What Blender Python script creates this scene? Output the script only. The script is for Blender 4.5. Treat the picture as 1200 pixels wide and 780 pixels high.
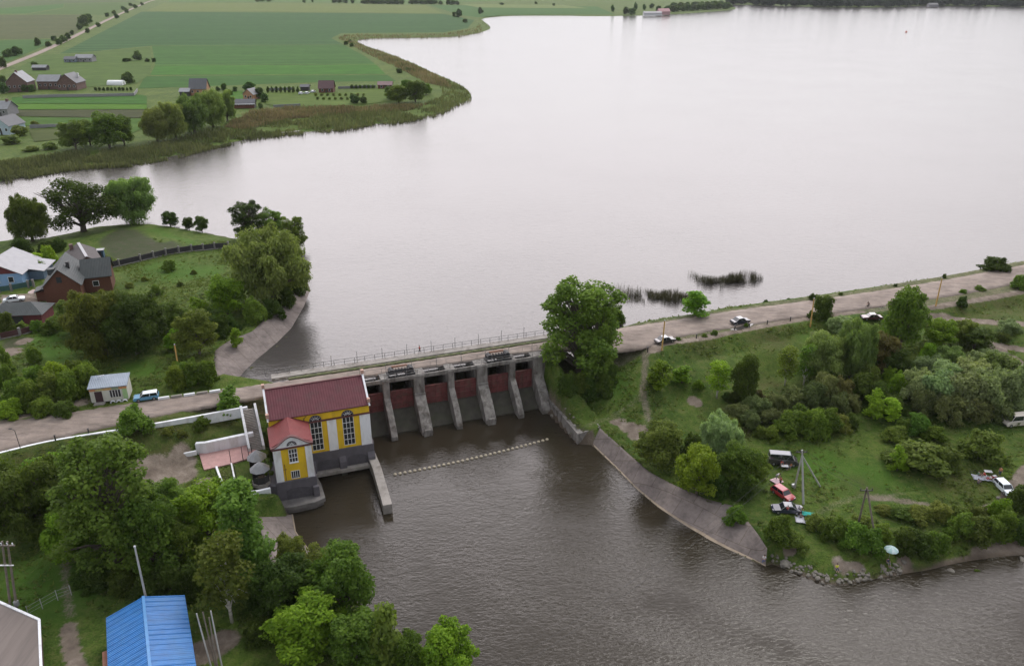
import bpy, bmesh, math, random
import numpy as np
from mathutils import Vector, Matrix

R = math.radians
for _o in list(bpy.data.objects):
    bpy.data.objects.remove(_o, do_unlink=True)
scene = bpy.context.scene
COL = scene.collection

# ------------------------------------------------------------------ camera
CAM_Z = 73.3
FOC, CX, CY, HORIZON = 940.0, 600.0, 390.0, -30.0     # photograph calibration (1200 x 780)
PITCH = math.atan((CY - HORIZON) / FOC)
cam_data = bpy.data.cameras.new('camera')
cam = bpy.data.objects.new('camera', cam_data)
COL.objects.link(cam)
cam.location = (0, 0, CAM_Z)
cam.rotation_euler = (math.pi / 2 - PITCH, 0, 0)
cam_data.sensor_width = 36.0
cam_data.lens = 36.0 * FOC / 1200.0
cam_data.clip_start = 0.5
cam_data.clip_end = 20000
scene.camera = cam

# ------------------------------------------------------------------ world: overcast evening sky
BAND = ((0.08, 0.10), (0.16, 0.20), (0.26, 0.42), (0.36, 0.76), (0.45, 1.0), (0.54, 0.80), (0.66, 0.36), (0.80, 0.08))
SUN_EL, SUN_AZ = 58.0, 35.0      # azimuth from +Y towards +X
world = bpy.data.worlds.new('World')
scene.world = world
world.use_nodes = True
wn, wl = world.node_tree.nodes, world.node_tree.links
wn.clear()
w_out = wn.new('ShaderNodeOutputWorld')
w_bg = wn.new('ShaderNodeBackground')
w_bg.inputs['Strength'].default_value = 0.1
w_sky = wn.new('ShaderNodeTexSky')
w_sky.sky_type = 'NISHITA'
w_sky.sun_disc = False
w_sky.sun_elevation = R(SUN_EL)
w_sky.sun_rotation = R(SUN_AZ)
w_sky.air_density = 1.0
w_sky.dust_density = 3.0
w_geo = wn.new('ShaderNodeTexCoord')
w_sep = wn.new('ShaderNodeSeparateXYZ')
wl.new(w_geo.outputs['Generated'], w_sep.inputs[0])
# brightness of the cloud deck by elevation
w_el = wn.new('ShaderNodeValToRGB')
_r = w_el.color_ramp
_r.elements[0].position = 0.0; _r.elements[0].color = (0.40, 0.41, 0.43, 1)
_r.elements[1].position = 1.0; _r.elements[1].color = (0.50, 0.52, 0.56, 1)
for p_, c_ in ((0.10, (0.50, 0.50, 0.52, 1)), (0.30, (0.62, 0.61, 0.61, 1)), (0.50, (0.52, 0.51, 0.53, 1)), (0.72, (0.48, 0.49, 0.53, 1))):
    e_ = _r.elements.new(p_); e_.color = c_
wl.new(w_sep.outputs['Z'], w_el.inputs[0])
# the bright band of the deck over the far shore, where the low sun sits behind cloud
GLOW_AZ = -10.0
w_hd = wn.new('ShaderNodeVectorMath'); w_hd.operation = 'DOT_PRODUCT'
wl.new(w_geo.outputs['Generated'], w_hd.inputs[0])
w_hd.inputs[1].default_value = (math.sin(R(GLOW_AZ)), math.cos(R(GLOW_AZ)), 0)
w_ha = wn.new('ShaderNodeMapRange'); w_ha.interpolation_type = 'SMOOTHSTEP'
w_ha.inputs['From Min'].default_value = 0.15; w_ha.inputs['From Max'].default_value = 0.95
wl.new(w_hd.outputs['Value'], w_ha.inputs['Value'])
w_band = wn.new('ShaderNodeValToRGB')
_r = w_band.color_ramp
_r.elements[0].position = 0.0; _r.elements[0].color = (0.05,) * 3 + (1,)
_r.elements[1].position = 1.0; _r.elements[1].color = (0.0,) * 3 + (1,)
for p_, c_ in BAND:
    e_ = _r.elements.new(p_); e_.color = (c_,) * 3 + (1,)
wl.new(w_sep.outputs['Z'], w_band.inputs[0])
w_gm = wn.new('ShaderNodeMath'); w_gm.operation = 'MULTIPLY'
wl.new(w_ha.outputs[0], w_gm.inputs[0]); wl.new(w_band.outputs[0], w_gm.inputs[1])
# soft cloud structure
w_noise = wn.new('ShaderNodeTexNoise')
w_noise.inputs['Scale'].default_value = 1.4; w_noise.inputs['Detail'].default_value = 4.0
w_map = wn.new('ShaderNodeMapping'); w_map.inputs['Scale'].default_value = (1.0, 1.0, 2.6)
wl.new(w_geo.outputs['Generated'], w_map.inputs['Vector']); wl.new(w_map.outputs[0], w_noise.inputs['Vector'])
w_nr = wn.new('ShaderNodeMapRange')
w_nr.inputs['From Min'].default_value = 0.25; w_nr.inputs['From Max'].default_value = 0.75
w_nr.inputs['To Min'].default_value = 0.90; w_nr.inputs['To Max'].default_value = 1.10
wl.new(w_noise.outputs['Fac'], w_nr.inputs['Value'])
SKY_BASE, SKY_GLOW = 18.0, 61.0
w_base = wn.new('ShaderNodeVectorMath'); w_base.operation = 'SCALE'; w_base.inputs['Scale'].default_value = SKY_BASE
wl.new(w_el.outputs[0], w_base.inputs[0])
w_glow = wn.new('ShaderNodeVectorMath'); w_glow.operation = 'SCALE'
w_glow.inputs[0].default_value = (0.99, 0.912, 0.935)
w_gs = wn.new('ShaderNodeMath'); w_gs.operation = 'MULTIPLY'; w_gs.inputs[1].default_value = SKY_GLOW
wl.new(w_gm.outputs[0], w_gs.inputs[0]); wl.new(w_gs.outputs[0], w_glow.inputs['Scale'])
w_add = wn.new('ShaderNodeVectorMath'); w_add.operation = 'ADD'
wl.new(w_base.outputs[0], w_add.inputs[0]); wl.new(w_glow.outputs[0], w_add.inputs[1])
w_mul = wn.new('ShaderNodeVectorMath'); w_mul.operation = 'SCALE'
wl.new(w_add.outputs[0], w_mul.inputs[0]); wl.new(w_nr.outputs[0], w_mul.inputs['Scale'])
w_mix = wn.new('ShaderNodeMix'); w_mix.data_type = 'RGBA'; w_mix.inputs['Factor'].default_value = 0.85
wl.new(w_sky.outputs[0], w_mix.inputs['A']); wl.new(w_mul.outputs[0], w_mix.inputs['B'])
wl.new(w_mix.outputs['Result'], w_bg.inputs['Color'])
wl.new(w_bg.outputs[0], w_out.inputs['Surface'])

sun_data = bpy.data.lights.new('sun', 'SUN')
sun_data.energy = 1.5
sun_data.angle = R(22)
sun_data.color = (1.0, 0.955, 0.90)
sun = bpy.data.objects.new('sun', sun_data)
COL.objects.link(sun)
_d = Vector((math.sin(R(SUN_AZ)) * math.cos(R(SUN_EL)), math.cos(R(SUN_AZ)) * math.cos(R(SUN_EL)), math.sin(R(SUN_EL))))
sun.rotation_euler = _d.to_track_quat('Z', 'Y').to_euler()
sun.location = (0, 0, 200)

scene.view_settings.view_transform = 'Standard'
scene.view_settings.look = 'None'
scene.view_settings.gamma = 1.0
scene.view_settings.use_curve_mapping = False
scene.view_settings.exposure = 0.0
scene.cycles.max_bounces = 8
scene.cycles.diffuse_bounces = 4
scene.cycles.glossy_bounces = 3
scene.cycles.transmission_bounces = 4
scene.cycles.volume_bounces = 0
scene.cycles.volume_step_rate = 10
scene.cycles.volume_max_steps = 64
scene.cycles.sample_clamp_indirect = 8
scene.cycles.caustics_reflective = False
scene.cycles.caustics_refractive = False

# ------------------------------------------------------------------ geometry of the survey: image point on a level -> plan position
_c, _s = math.cos(PITCH), math.sin(PITCH)
def G(px, py, z=0.0):
    u, v = px - CX, py - CY
    t = (CAM_Z - z) / (FOC * _s + v * _c)
    return (u * t, (FOC * _c - v * _s) * t)
def scale_at(py, z=0.0):               # pixels of the photograph per metre
    return (FOC * _s + (py - CY) * _c) / (CAM_Z - z)
def project(X, Y, Z):
    dz = Z - CAM_Z
    zc = Y * _c - dz * _s
    return (CX + FOC * X / zc, CY - FOC * (Y * _s + dz * _c) / zc)

# ------------------------------------------------------------------ tagging, hierarchy
def tag(o, label=None, cat=None, group=None, kind=None):
    if label: o['label'] = label
    if cat: o['category'] = cat
    if group: o['group'] = group
    if kind: o['kind'] = kind
    return o
def thing(name, loc, rz=0.0, label=None, cat=None, group=None):
    o = bpy.data.objects.new(name, None)
    o.empty_display_size = 0.3
    COL.objects.link(o)
    o.location = loc
    o.rotation_euler = (0, 0, rz)
    return tag(o, label, cat, group)
def copy_tree(o, parent=None):
    c = o.copy()
    COL.objects.link(c)
    if parent is not None:
        c.parent = parent
    for ch in list(o.children):
        copy_tree(ch, c)
    return c

class MB:
    """collects shapes; build() links them as one mesh object"""
    def __init__(self):
        self.v, self.f, self.m = [], [], []
        self.mi = 0
    def add(self, verts, faces):
        b = len(self.v)
        self.v += [tuple(p) for p in verts]
        self.f += [tuple(i + b for i in f) for f in faces]
        self.m += [self.mi] * len(faces)
        return self
    def quad(self, a, b, c, d):
        return self.add([a, b, c, d], [(0, 1, 2, 3)])
    def box(self, c, s, rz=0.0, taper=1.0):
        x, y, z = s[0] / 2, s[1] / 2, s[2] / 2
        ca, sa = math.cos(rz), math.sin(rz)
        vs = []
        for zz, k in ((-z, 1.0), (z, taper)):
            for xx, yy in ((-x, -y), (x, -y), (x, y), (-x, y)):
                xx *= k; yy *= k
                vs.append((c[0] + xx * ca - yy * sa, c[1] + xx * sa + yy * ca, c[2] + zz))
        return self.add(vs, [(0, 3, 2, 1), (4, 5, 6, 7), (0, 1, 5, 4), (1, 2, 6, 5), (2, 3, 7, 6), (3, 0, 4, 7)])
    def box2(self, x0, x1, y0, y1, z0, z1):
        return self.box(((x0 + x1) / 2, (y0 + y1) / 2, (z0 + z1) / 2), (x1 - x0, y1 - y0, z1 - z0))
    def prism(self, poly, z0, z1):
        """counter-clockwise plan polygon pulled up"""
        n = len(poly)
        za = z0 if hasattr(z0, '__len__') else [z0] * n
        zb = z1 if hasattr(z1, '__len__') else [z1] * n
        vs = [(p[0], p[1], za[i]) for i, p in enumerate(poly)] + [(p[0], p[1], zb[i]) for i, p in enumerate(poly)]
        fs = [tuple(range(n - 1, -1, -1)), tuple(range(n, 2 * n))]
        fs += [(i, (i + 1) % n, n + (i + 1) % n, n + i) for i in range(n)]
        return self.add(vs, fs)
    def extrude(self, prof, axis, a, b):
        """profile in the two other axes pulled along 'x' or 'y' from a to b"""
        n = len(prof)
        if axis == 'x':
            vs = [(a, p[0], p[1]) for p in prof] + [(b, p[0], p[1]) for p in prof]
            fs = [tuple(range(n - 1, -1, -1)), tuple(range(n, 2 * n))]
            fs += [(i, (i + 1) % n, n + (i + 1) % n, n + i) for i in range(n)]
        else:
            vs = [(p[0], a, p[1]) for p in prof] + [(p[0], b, p[1]) for p in prof]
            fs = [tuple(range(n)), tuple(range(2 * n - 1, n - 1, -1))]
            fs += [(i, n + i, n + (i + 1) % n, (i + 1) % n) for i in range(n)]
        return self.add(vs, fs)
    def tube(self, pts, radii, n=6, cap=True):
        pts = [Vector(p) for p in pts]
        if not hasattr(radii, '__len__'):
            radii = [radii] * len(pts)
        vs, fs = [], []
        for i, p in enumerate(pts):
            d = (pts[min(i + 1, len(pts) - 1)] - pts[max(i - 1, 0)])
            d = d.normalized() if d.length > 1e-9 else Vector((0, 0, 1))
            up = Vector((0, 0, 1)) if abs(d.z) < 0.9 else Vector((1, 0, 0))
            a = d.cross(up).normalized(); b = d.cross(a).normalized()
            for k in range(n):
                t = 2 * math.pi * k / n
                vs.append(tuple(p + (a * math.cos(t) + b * math.sin(t)) * radii[i]))
        for i in range(len(pts) - 1):
            for k in range(n):
                k2 = (k + 1) % n
                fs.append((i * n + k, i * n + k2, (i + 1) * n + k2, (i + 1) * n + k))
        if cap:
            fs.append(tuple(range(n - 1, -1, -1)))
            e = (len(pts) - 1) * n
            fs.append(tuple(e + k for k in range(n)))
        return self.add(vs, fs)
    def ball(self, c, r, nu=8, nv=5, squash=(1, 1, 1)):
        vs, fs = [], []
        for j in range(1, nv):
            ph = math.pi * j / nv
            for i in range(nu):
                th = 2 * math.pi * i / nu
                vs.append((c[0] + r * squash[0] * math.sin(ph) * math.cos(th), c[1] + r * squash[1] * math.sin(ph) * math.sin(th), c[2] + r * squash[2] * math.cos(ph)))
        t, b = len(vs), len(vs) + 1
        vs += [(c[0], c[1], c[2] + r * squash[2]), (c[0], c[1], c[2] - r * squash[2])]
        for j in range(nv - 2):
            for i in range(nu):
                i2 = (i + 1) % nu
                fs.append((j * nu + i, (j + 1) * nu + i, (j + 1) * nu + i2, j * nu + i2))
        for i in range(nu):
            i2 = (i + 1) % nu
            fs.append((t, i, i2)); fs.append((b, (nv - 2) * nu + i2, (nv - 2) * nu + i))
        return self.add(vs, fs)
    def build(self, name, mats, parent=None, smooth=False, bevel=0.0):
        me = bpy.data.meshes.new(name)
        me.from_pydata(self.v, [], self.f)
        mats = mats if isinstance(mats, (list, tuple)) else [mats]
        for m in mats:
            me.materials.append(m)
        if len(mats) > 1:
            me.polygons.foreach_set('material_index', self.m)
        if smooth:
            me.polygons.foreach_set('use_smooth', [True] * len(me.polygons))
        me.update()
        o = bpy.data.objects.new(name, me)
        COL.objects.link(o)
        if parent is not None:
            o.parent = parent
        if bevel > 0:
            b = o.modifiers.new('bevel', 'BEVEL')
            b.width = bevel; b.segments = 1; b.limit_method = 'ANGLE'; b.angle_limit = R(40)
        return o

def np_mesh(name, verts, faces, mat, parent=None, smooth=False, attrs=None):
    """faces: int array (n, k)"""
    verts = np.asarray(verts, dtype=np.float32); faces = np.asarray(faces, dtype=np.int32)
    me = bpy.data.meshes.new(name)
    n, k = faces.shape
    me.vertices.add(len(verts)); me.vertices.foreach_set('co', verts.ravel())
    me.loops.add(n * k); me.loops.foreach_set('vertex_index', faces.ravel())
    me.polygons.add(n); me.polygons.foreach_set('loop_start', np.arange(0, n * k, k, dtype=np.int32))
    if smooth:
        me.polygons.foreach_set('use_smooth', np.ones(n, dtype=bool))
    me.materials.append(mat)
    for an, av in (attrs or {}).items():
        a = me.attributes.new(an, 'FLOAT', 'POINT')
        a.data.foreach_set('value', np.asarray(av, dtype=np.float32))
    me.update(calc_edges=True)
    me.validate()
    o = bpy.data.objects.new(name, me)
    COL.objects.link(o)
    if parent is not None:
        o.parent = parent
    return o

# ------------------------------------------------------------------ materials
def new_mat(name):
    m = bpy.data.materials.new(name)
    m.use_nodes = True
    n = m.node_tree.nodes; n.clear()
    out = n.new('ShaderNodeOutputMaterial')
    b = n.new('ShaderNodeBsdfPrincipled')
    m.node_tree.links.new(b.outputs[0], out.inputs['Surface'])
    return m, n, m.node_tree.links, b, out
def ramp(n, stops):
    r = n.new('ShaderNodeValToRGB')
    e = r.color_ramp.elements
    e[0].position, e[0].color = stops[0][0], (*stops[0][1], 1)
    e[1].position, e[1].color = stops[-1][0], (*stops[-1][1], 1)
    for p, c in stops[1:-1]:
        x = e.new(p); x.color = (*c, 1)
    return r
def noise(n, l, scale, detail=4, rough=0.55, coord='Object', stretch=None, dist=0.0):
    t = n.new('ShaderNodeTexCoord')
    x = n.new('ShaderNodeTexNoise')
    x.inputs['Scale'].default_value = scale; x.inputs['Detail'].default_value = detail
    x.inputs['Roughness'].default_value = rough; x.inputs['Distortion'].default_value = dist
    if stretch:
        mp = n.new('ShaderNodeMapping'); mp.inputs['Scale'].default_value = stretch[:3]
        if len(stretch) > 3: mp.inputs['Rotation'].default_value = (0, 0, stretch[3])
        l.new(t.outputs[coord], mp.inputs[0]); l.new(mp.outputs[0], x.inputs['Vector'])
    else:
        l.new(t.outputs[coord], x.inputs['Vector'])
    return x
def mixc(n, l, fac, a, b, mode='MIX'):
    m = n.new('ShaderNodeMix'); m.data_type = 'RGBA'; m.blend_type = mode
    for key, val in (('Factor', fac), ('A', a), ('B', b)):
        if hasattr(val, 'links'):
            l.new(val, m.inputs[key])
        elif isinstance(val, (int, float)):
            m.inputs[key].default_value = val
        else:
            m.inputs[key].default_value = (*val, 1)
    return m.outputs['Result']
def math2(n, l, op, a, b=0.0, clamp=False):
    m = n.new('ShaderNodeMath'); m.operation = op; m.use_clamp = clamp
    for i, val in enumerate((a, b)):
        if hasattr(val, 'links'):
            l.new(val, m.inputs[i])
        else:
            m.inputs[i].default_value = val
    return m.outputs[0]

_mats = {}
def surf(name, col, rough=0.7, var=0.18, scale=1.5, metal=0.0, bump=0.0, bscale=12.0, spec=0.4, stain=None, stain_amt=0.4, stain_scale=0.6, stretch=None):
    """plain weathered surface: base colour broken up by two noises, optional stains and bump"""
    if name in _mats:
        return _mats[name]
    m, n, l, b, out = new_mat(name)
    a = noise(n, l, scale, 5, 0.6, stretch=stretch)
    lo = tuple(max(0, c * (1 - var)) for c in col); hi = tuple(min(1, c * (1 + var)) for c in col)
    r = ramp(n, [(0.3, lo), (0.5, col), (0.7, hi)])
    l.new(a.outputs['Fac'], r.inputs[0])
    c = r.outputs[0]
    if stain:
        s = noise(n, l, stain_scale, 6, 0.65, stretch=stretch, dist=0.4)
        sr = ramp(n, [(0.48, (0, 0, 0)), (0.68, (stain_amt,) * 3)])
        l.new(s.outputs['Fac'], sr.inputs[0])
        c = mixc(n, l, sr.outputs[0], c, stain)
    l.new(c, b.inputs['Base Color'])
    b.inputs['Roughness'].default_value = rough
    b.inputs['Metallic'].default_value = metal
    b.inputs['Specular IOR Level'].default_value = spec
    if bump > 0:
        x = noise(n, l, bscale, 4)
        bp = n.new('ShaderNodeBump'); bp.inputs['Strength'].default_value = bump; bp.inputs['Distance'].default_value = 0.05
        l.new(x.outputs['Fac'], bp.inputs['Height']); l.new(bp.outputs[0], b.inputs['Normal'])
    _mats[name] = m
    return m
def ribbed(name, col, period, axis='X', rough=0.5, var=0.1, depth=0.03, stain=None, stain_amt=0.3, metal=0.0, spec=0.22):
    """ribbed metal or tile sheet: real ribs as bump along one object axis"""
    if name in _mats:
        return _mats[name]
    m, n, l, b, out = new_mat(name)
    t = n.new('ShaderNodeTexCoord')
    w = n.new('ShaderNodeTexWave'); w.wave_type = 'BANDS'; w.bands_direction = axis
    w.inputs['Scale'].default_value = 2 * math.pi / (20 * period) if False else 0.314159 / period
    l.new(t.outputs['Object'], w.inputs['Vector'])
    a = noise(n, l, 0.8, 5, 0.6)
    lo = tuple(c * (1 - var) for c in col); hi = tuple(min(1, c * (1 + var)) for c in col)
    r = ramp(n, [(0.3, lo), (0.7, hi)]); l.new(a.outputs['Fac'], r.inputs[0])
    c = r.outputs[0]
    if stain:
        s = noise(n, l, 0.5, 6, 0.65, dist=0.5)
        sr = ramp(n, [(0.5, (0, 0, 0)), (0.7, (stain_amt,) * 3)]); l.new(s.outputs['Fac'], sr.inputs[0])
        c = mixc(n, l, sr.outputs[0], c, stain)
    l.new(c, b.inputs['Base Color'])
    b.inputs['Roughness'].default_value = rough; b.inputs['Metallic'].default_value = metal; b.inputs['Specular IOR Level'].default_value = spec
    bp = n.new('ShaderNodeBump'); bp.inputs['Strength'].default_value = 1.0; bp.inputs['Distance'].default_value = depth
    l.new(w.outputs['Fac'], bp.inputs['Height']); l.new(bp.outputs[0], b.inputs['Normal'])
    _mats[name] = m
    return m

def leaf_material():
    m, n, l, b, out = new_mat('leaf')
    oi = n.new('ShaderNodeObjectInfo')
    at = n.new('ShaderNodeAttribute'); at.attribute_name = 'tone'
    # leaf to leaf and tree to tree variation of the leaf colour itself
    hsv = n.new('ShaderNodeHueSaturation')
    l.new(oi.outputs['Color'], hsv.inputs['Color'])
    h0 = math2(n, l, 'MULTIPLY_ADD', oi.outputs['Random'], 0.030); n[-1].inputs[2].default_value = 0.500
    h = math2(n, l, 'MULTIPLY_ADD', at.outputs['Fac'], -0.035); l.new(h0, n[-1].inputs[2])
    l.new(h, hsv.inputs['Hue'])
    v = math2(n, l, 'MULTIPLY_ADD', at.outputs['Fac'], 0.95); n[-1].inputs[2].default_value = 0.52
    l.new(v, hsv.inputs['Value'])
    l.new(hsv.outputs[0], b.inputs['Base Color'])
    b.inputs['Roughness'].default_value = 0.6
    b.inputs['Specular IOR Level'].default_value = 0.10
    tr = n.new('ShaderNodeBsdfTranslucent')
    tc = mixc(n, l, 1.0, hsv.outputs[0], (1.15, 1.25, 0.6), 'MULTIPLY')
    l.new(tc, tr.inputs['Color'])
    mx = n.new('ShaderNodeMixShader'); mx.inputs[0].default_value = 0.45
    l.new(b.outputs[0], mx.inputs[1]); l.new(tr.outputs[0], mx.inputs[2])
    l.new(mx.outputs[0], out.inputs['Surface'])
    return m
LEAF = leaf_material()
BARK = surf('bark', (0.10, 0.085, 0.068), 0.9, 0.35, 3.0)
BIRCHBARK = surf('birch_bark', (0.55, 0.53, 0.49), 0.8, 0.2, 3.0, stain=(0.06, 0.05, 0.05), stain_amt=0.8, stain_scale=2.5)
CONC = surf('concrete', (0.27, 0.25, 0.23), 0.88, 0.25, 0.9, bump=0.3, bscale=6, stain=(0.12, 0.105, 0.09), stain_amt=0.75, stain_scale=0.45)
CONC_PIER = surf('pier_concrete', (0.20, 0.188, 0.175), 0.9, 0.4, 1.1, bump=0.5, bscale=5, stain=(0.06, 0.05, 0.04), stain_amt=0.95, stain_scale=0.9, stretch=(1, 1, 0.35))
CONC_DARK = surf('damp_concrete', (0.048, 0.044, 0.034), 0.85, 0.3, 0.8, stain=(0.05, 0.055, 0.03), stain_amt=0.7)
WHITE = surf('white_paint', (0.72, 0.74, 0.78), 0.6, 0.05, 1.0, stain=(0.42, 0.41, 0.39), stain_amt=0.55, stain_scale=0.8, stretch=(1, 1, 0.35))
YELLOW = surf('yellow_plaster', (0.68, 0.455, 0.020), 0.8, 0.10, 0.8, stain=(0.44, 0.28, 0.03), stain_amt=0.45, stain_scale=0.9, stretch=(1, 1, 0.3))
GREYBASE = surf('grey_plinth', (0.105, 0.098, 0.112), 0.85, 0.14, 0.7, stain=(0.07, 0.065, 0.07), stain_amt=0.6)
DARK = surf('dark_steel', (0.035, 0.034, 0.036), 0.6, 0.2)
STEEL = surf('galvanised_steel', (0.30, 0.31, 0.32), 0.5, 0.15, metal=0.4)
RAILMAT = surf('rail_paint', (0.20, 0.20, 0.20), 0.6, 0.2)
GLASS = surf('window_glass', (0.025, 0.03, 0.035), 0.08, 0.2, spec=0.7)
# ------------------------------------------------------------------ plan of the place
WLAKE, WRIV = 0.0, -7.0
ANG = R(19.4)
OX, OY = -24.7, 121.1
E1 = (math.cos(ANG), math.sin(ANG)); E2 = (math.sin(ANG), -math.cos(ANG))
def L(s, d):                            # along the dam, downstream -> plan
    return (OX + s * E1[0] + d * E2[0], OY + s * E1[1] + d * E2[1])

def pl(points, z):
    return [G(x, y, z) for x, y in points]
def resample(pts, step):
    P = [np.array(p, float) for p in pts]
    out = []
    for a, b in zip(P[:-1], P[1:]):
        n = max(1, int(np.linalg.norm(b - a) / step))
        for i in range(n):
            out.append(a + (b - a) * i / n)
    out.append(P[-1])
    return np.array(out)
def smooth_line(pts, it=2):
    P = np.array(pts, float)
    for _ in range(it):
        Q = [P[0]]
        for a, b in zip(P[:-1], P[1:]):
            Q += [a * 0.75 + b * 0.25, a * 0.25 + b * 0.75]
        Q.append(P[-1]); P = np.array(Q)
    return P
def sample_n(pts, n):
    P = np.array(pts, float)
    d = np.r_[0, np.cumsum(np.linalg.norm(np.diff(P, axis=0), axis=1))]
    t = np.linspace(0, d[-1], n)
    return np.c_[tuple(np.interp(t, d, P[:, i]) for i in range(P.shape[1]))]
def seg_dist(X, Y, pts, closed=False):
    P = np.array(pts, float)
    if closed:
        P = np.vstack([P, P[:1]])
    best = np.full(X.shape, 1e18)
    for a, b in zip(P[:-1], P[1:]):
        d = b - a; L2 = d @ d + 1e-12
        t = np.clip(((X - a[0]) * d[0] + (Y - a[1]) * d[1]) / L2, 0, 1)
        q = (X - a[0] - t * d[0]) ** 2 + (Y - a[1] - t * d[1]) ** 2
        best = np.minimum(best, q)
    return np.sqrt(best)
def inside(X, Y, pts):
    P = np.array(pts, float)
    r = np.zeros(X.shape, bool)
    j = len(P) - 1
    for i in range(len(P)):
        xi, yi, xj, yj = P[i][0], P[i][1], P[j][0], P[j][1]
        if yi != yj:
            r ^= ((yi > Y) != (yj > Y)) & (X < (xj - xi) * (Y - yi) / (yj - yi) + xi)
        j = i
    return r
def sstep(a, b, x):
    t = np.clip((x - a) / (b - a), 0, 1)
    return t * t * (3 - 2 * t)

# road edges (north, south) on the level of the road
RZ = 3.3
def road_z(px):
    return float(np.interp(px, [-100, 640, 760, 1200, 1400], [3.1, 3.3, 3.0, 2.6, 2.6]))
ROAD_N = [(-160, 531), (-80, 514), (0, 496), (60, 486), (115, 478), (172, 469.5), (230, 462), (280, 454), (330, 447), (400, 436), (487, 423.2), (560, 412), (624, 403), (680, 392), (735, 383), (800, 373.5), (860, 363.5), (930, 354.5), (1000, 345), (1100, 329.5), (1200, 310), (1320, 288)]
ROAD_S = [(-160, 568), (-80, 549), (0, 529), (60, 514.5), (115, 503), (172, 490), (230, 478.5), (285, 469), (340, 459), (400, 445), (487, 431.5), (560, 420.5), (624, 410.5), (690, 410), (740, 412), (800, 393), (860, 384), (930, 373), (1000, 364), (1040, 358.5), (1100, 349.5), (1150, 341), (1200, 331), (1320, 308)]
road_n = smooth_line([(*G(x, y, road_z(x)), road_z(x)) for x, y in ROAD_N], 2)
road_s = smooth_line([(*G(x, y, road_z(x)), road_z(x)) for x, y in ROAD_S], 2)
NR = 420
road_n, road_s = sample_n(road_n, NR), sample_n(road_s, NR)
road_c = (road_n + road_s) / 2
road_poly = [tuple(p[:2]) for p in road_n] + [tuple(p[:2]) for p in road_s[::-1]]

# lake outline (water level 0)
FAR_SHORE = [(1600, 8), (1300, 8), (1200, 8.5), (1120, 7), (1080, 6.5), (1040, 9), (960, 8.5), (900, 7), (872, 6), (850, 5.5), (868, 10.5), (850, 13), (800, 16.5), (760, 18.5), (700, 19.5), (640, 18.5), (590, 19), (563, 22), (570, 27), (577, 33), (566, 38), (540, 43), (500, 44.5), (440, 45), (416, 47), (430, 54), (460, 64), (490, 76), (512, 87), (521, 90), (545, 102), (553, 110), (552, 117), (540, 121), (516, 133), (480, 141), (430, 147), (380, 153), (330, 157), (300, 161), (255, 171), (200, 184), (150, 193), (120, 194), (75, 198), (40, 204), (0, 213), (-60, 228), (-200, 262)]
NEAR_LEFT = [(-200, 322), (-60, 297), (0, 287), (20, 284), (60, 277), (90, 271), (110, 265), (150, 262), (185, 262), (230, 270), (268, 277), (300, 284), (335, 300), (356, 322), (366, 345), (360, 361), (345, 386), (318, 413), (292, 434), (283, 444)]
NEAR_RIGHT = [(728, 384), (760, 378.5), (800, 372), (860, 361.5), (930, 352), (1000, 342), (1100, 326.5), (1200, 306.5), (1320, 284), (1600, 230)]
dam_n = [L(-9, -21.4), L(42, -21.4)]
lake = smooth_line(pl(FAR_SHORE, 0), 1).tolist() + smooth_line(pl(NEAR_LEFT, 0), 1).tolist() + dam_n + smooth_line(pl(NEAR_RIGHT, 0), 1).tolist()
# river outline (water level -7)
RW0, RW1, RW2 = L(36.6, -9.0), G(677, 518.5, -7), G(692, 520.5, -7)
REV_W = [(692, 520.5), (720, 548), (745, 574), (770, 596), (800, 617), (825, 633), (850, 645), (875, 655), (897, 664)]
ROCK_SH = [(905, 661), (930, 671), (960, 683), (985, 687), (1010, 682), (1040, 676), (1062, 672), (1090, 668), (1115, 661), (1150, 655), (1200, 651), (1320, 640), (1500, 640)]
LEFT_SH = [(505, 830), (470, 770), (430, 715), (395, 668), (362, 640), (348, 622), (347, 606)]
river = [L(0, -11), L(36.6, -11), RW0, RW1] + pl(REV_W, -7) + smooth_line(pl(ROCK_SH, -7), 2).tolist() + [(260, 40), (260, -400), (30, -400), (8, 20)] + pl(LEFT_SH, -7) + [L(-16.8, 8.6), L(-10.6, 8.6), L(-10.4, 0.5), L(0, 0.5)]
walls_line = [L(-17, 9), L(-10.6, 8.6), L(-10.6, 0), L(0, 0), L(0, -11), L(36.6, -11), RW0, RW1, RW2]

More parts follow.
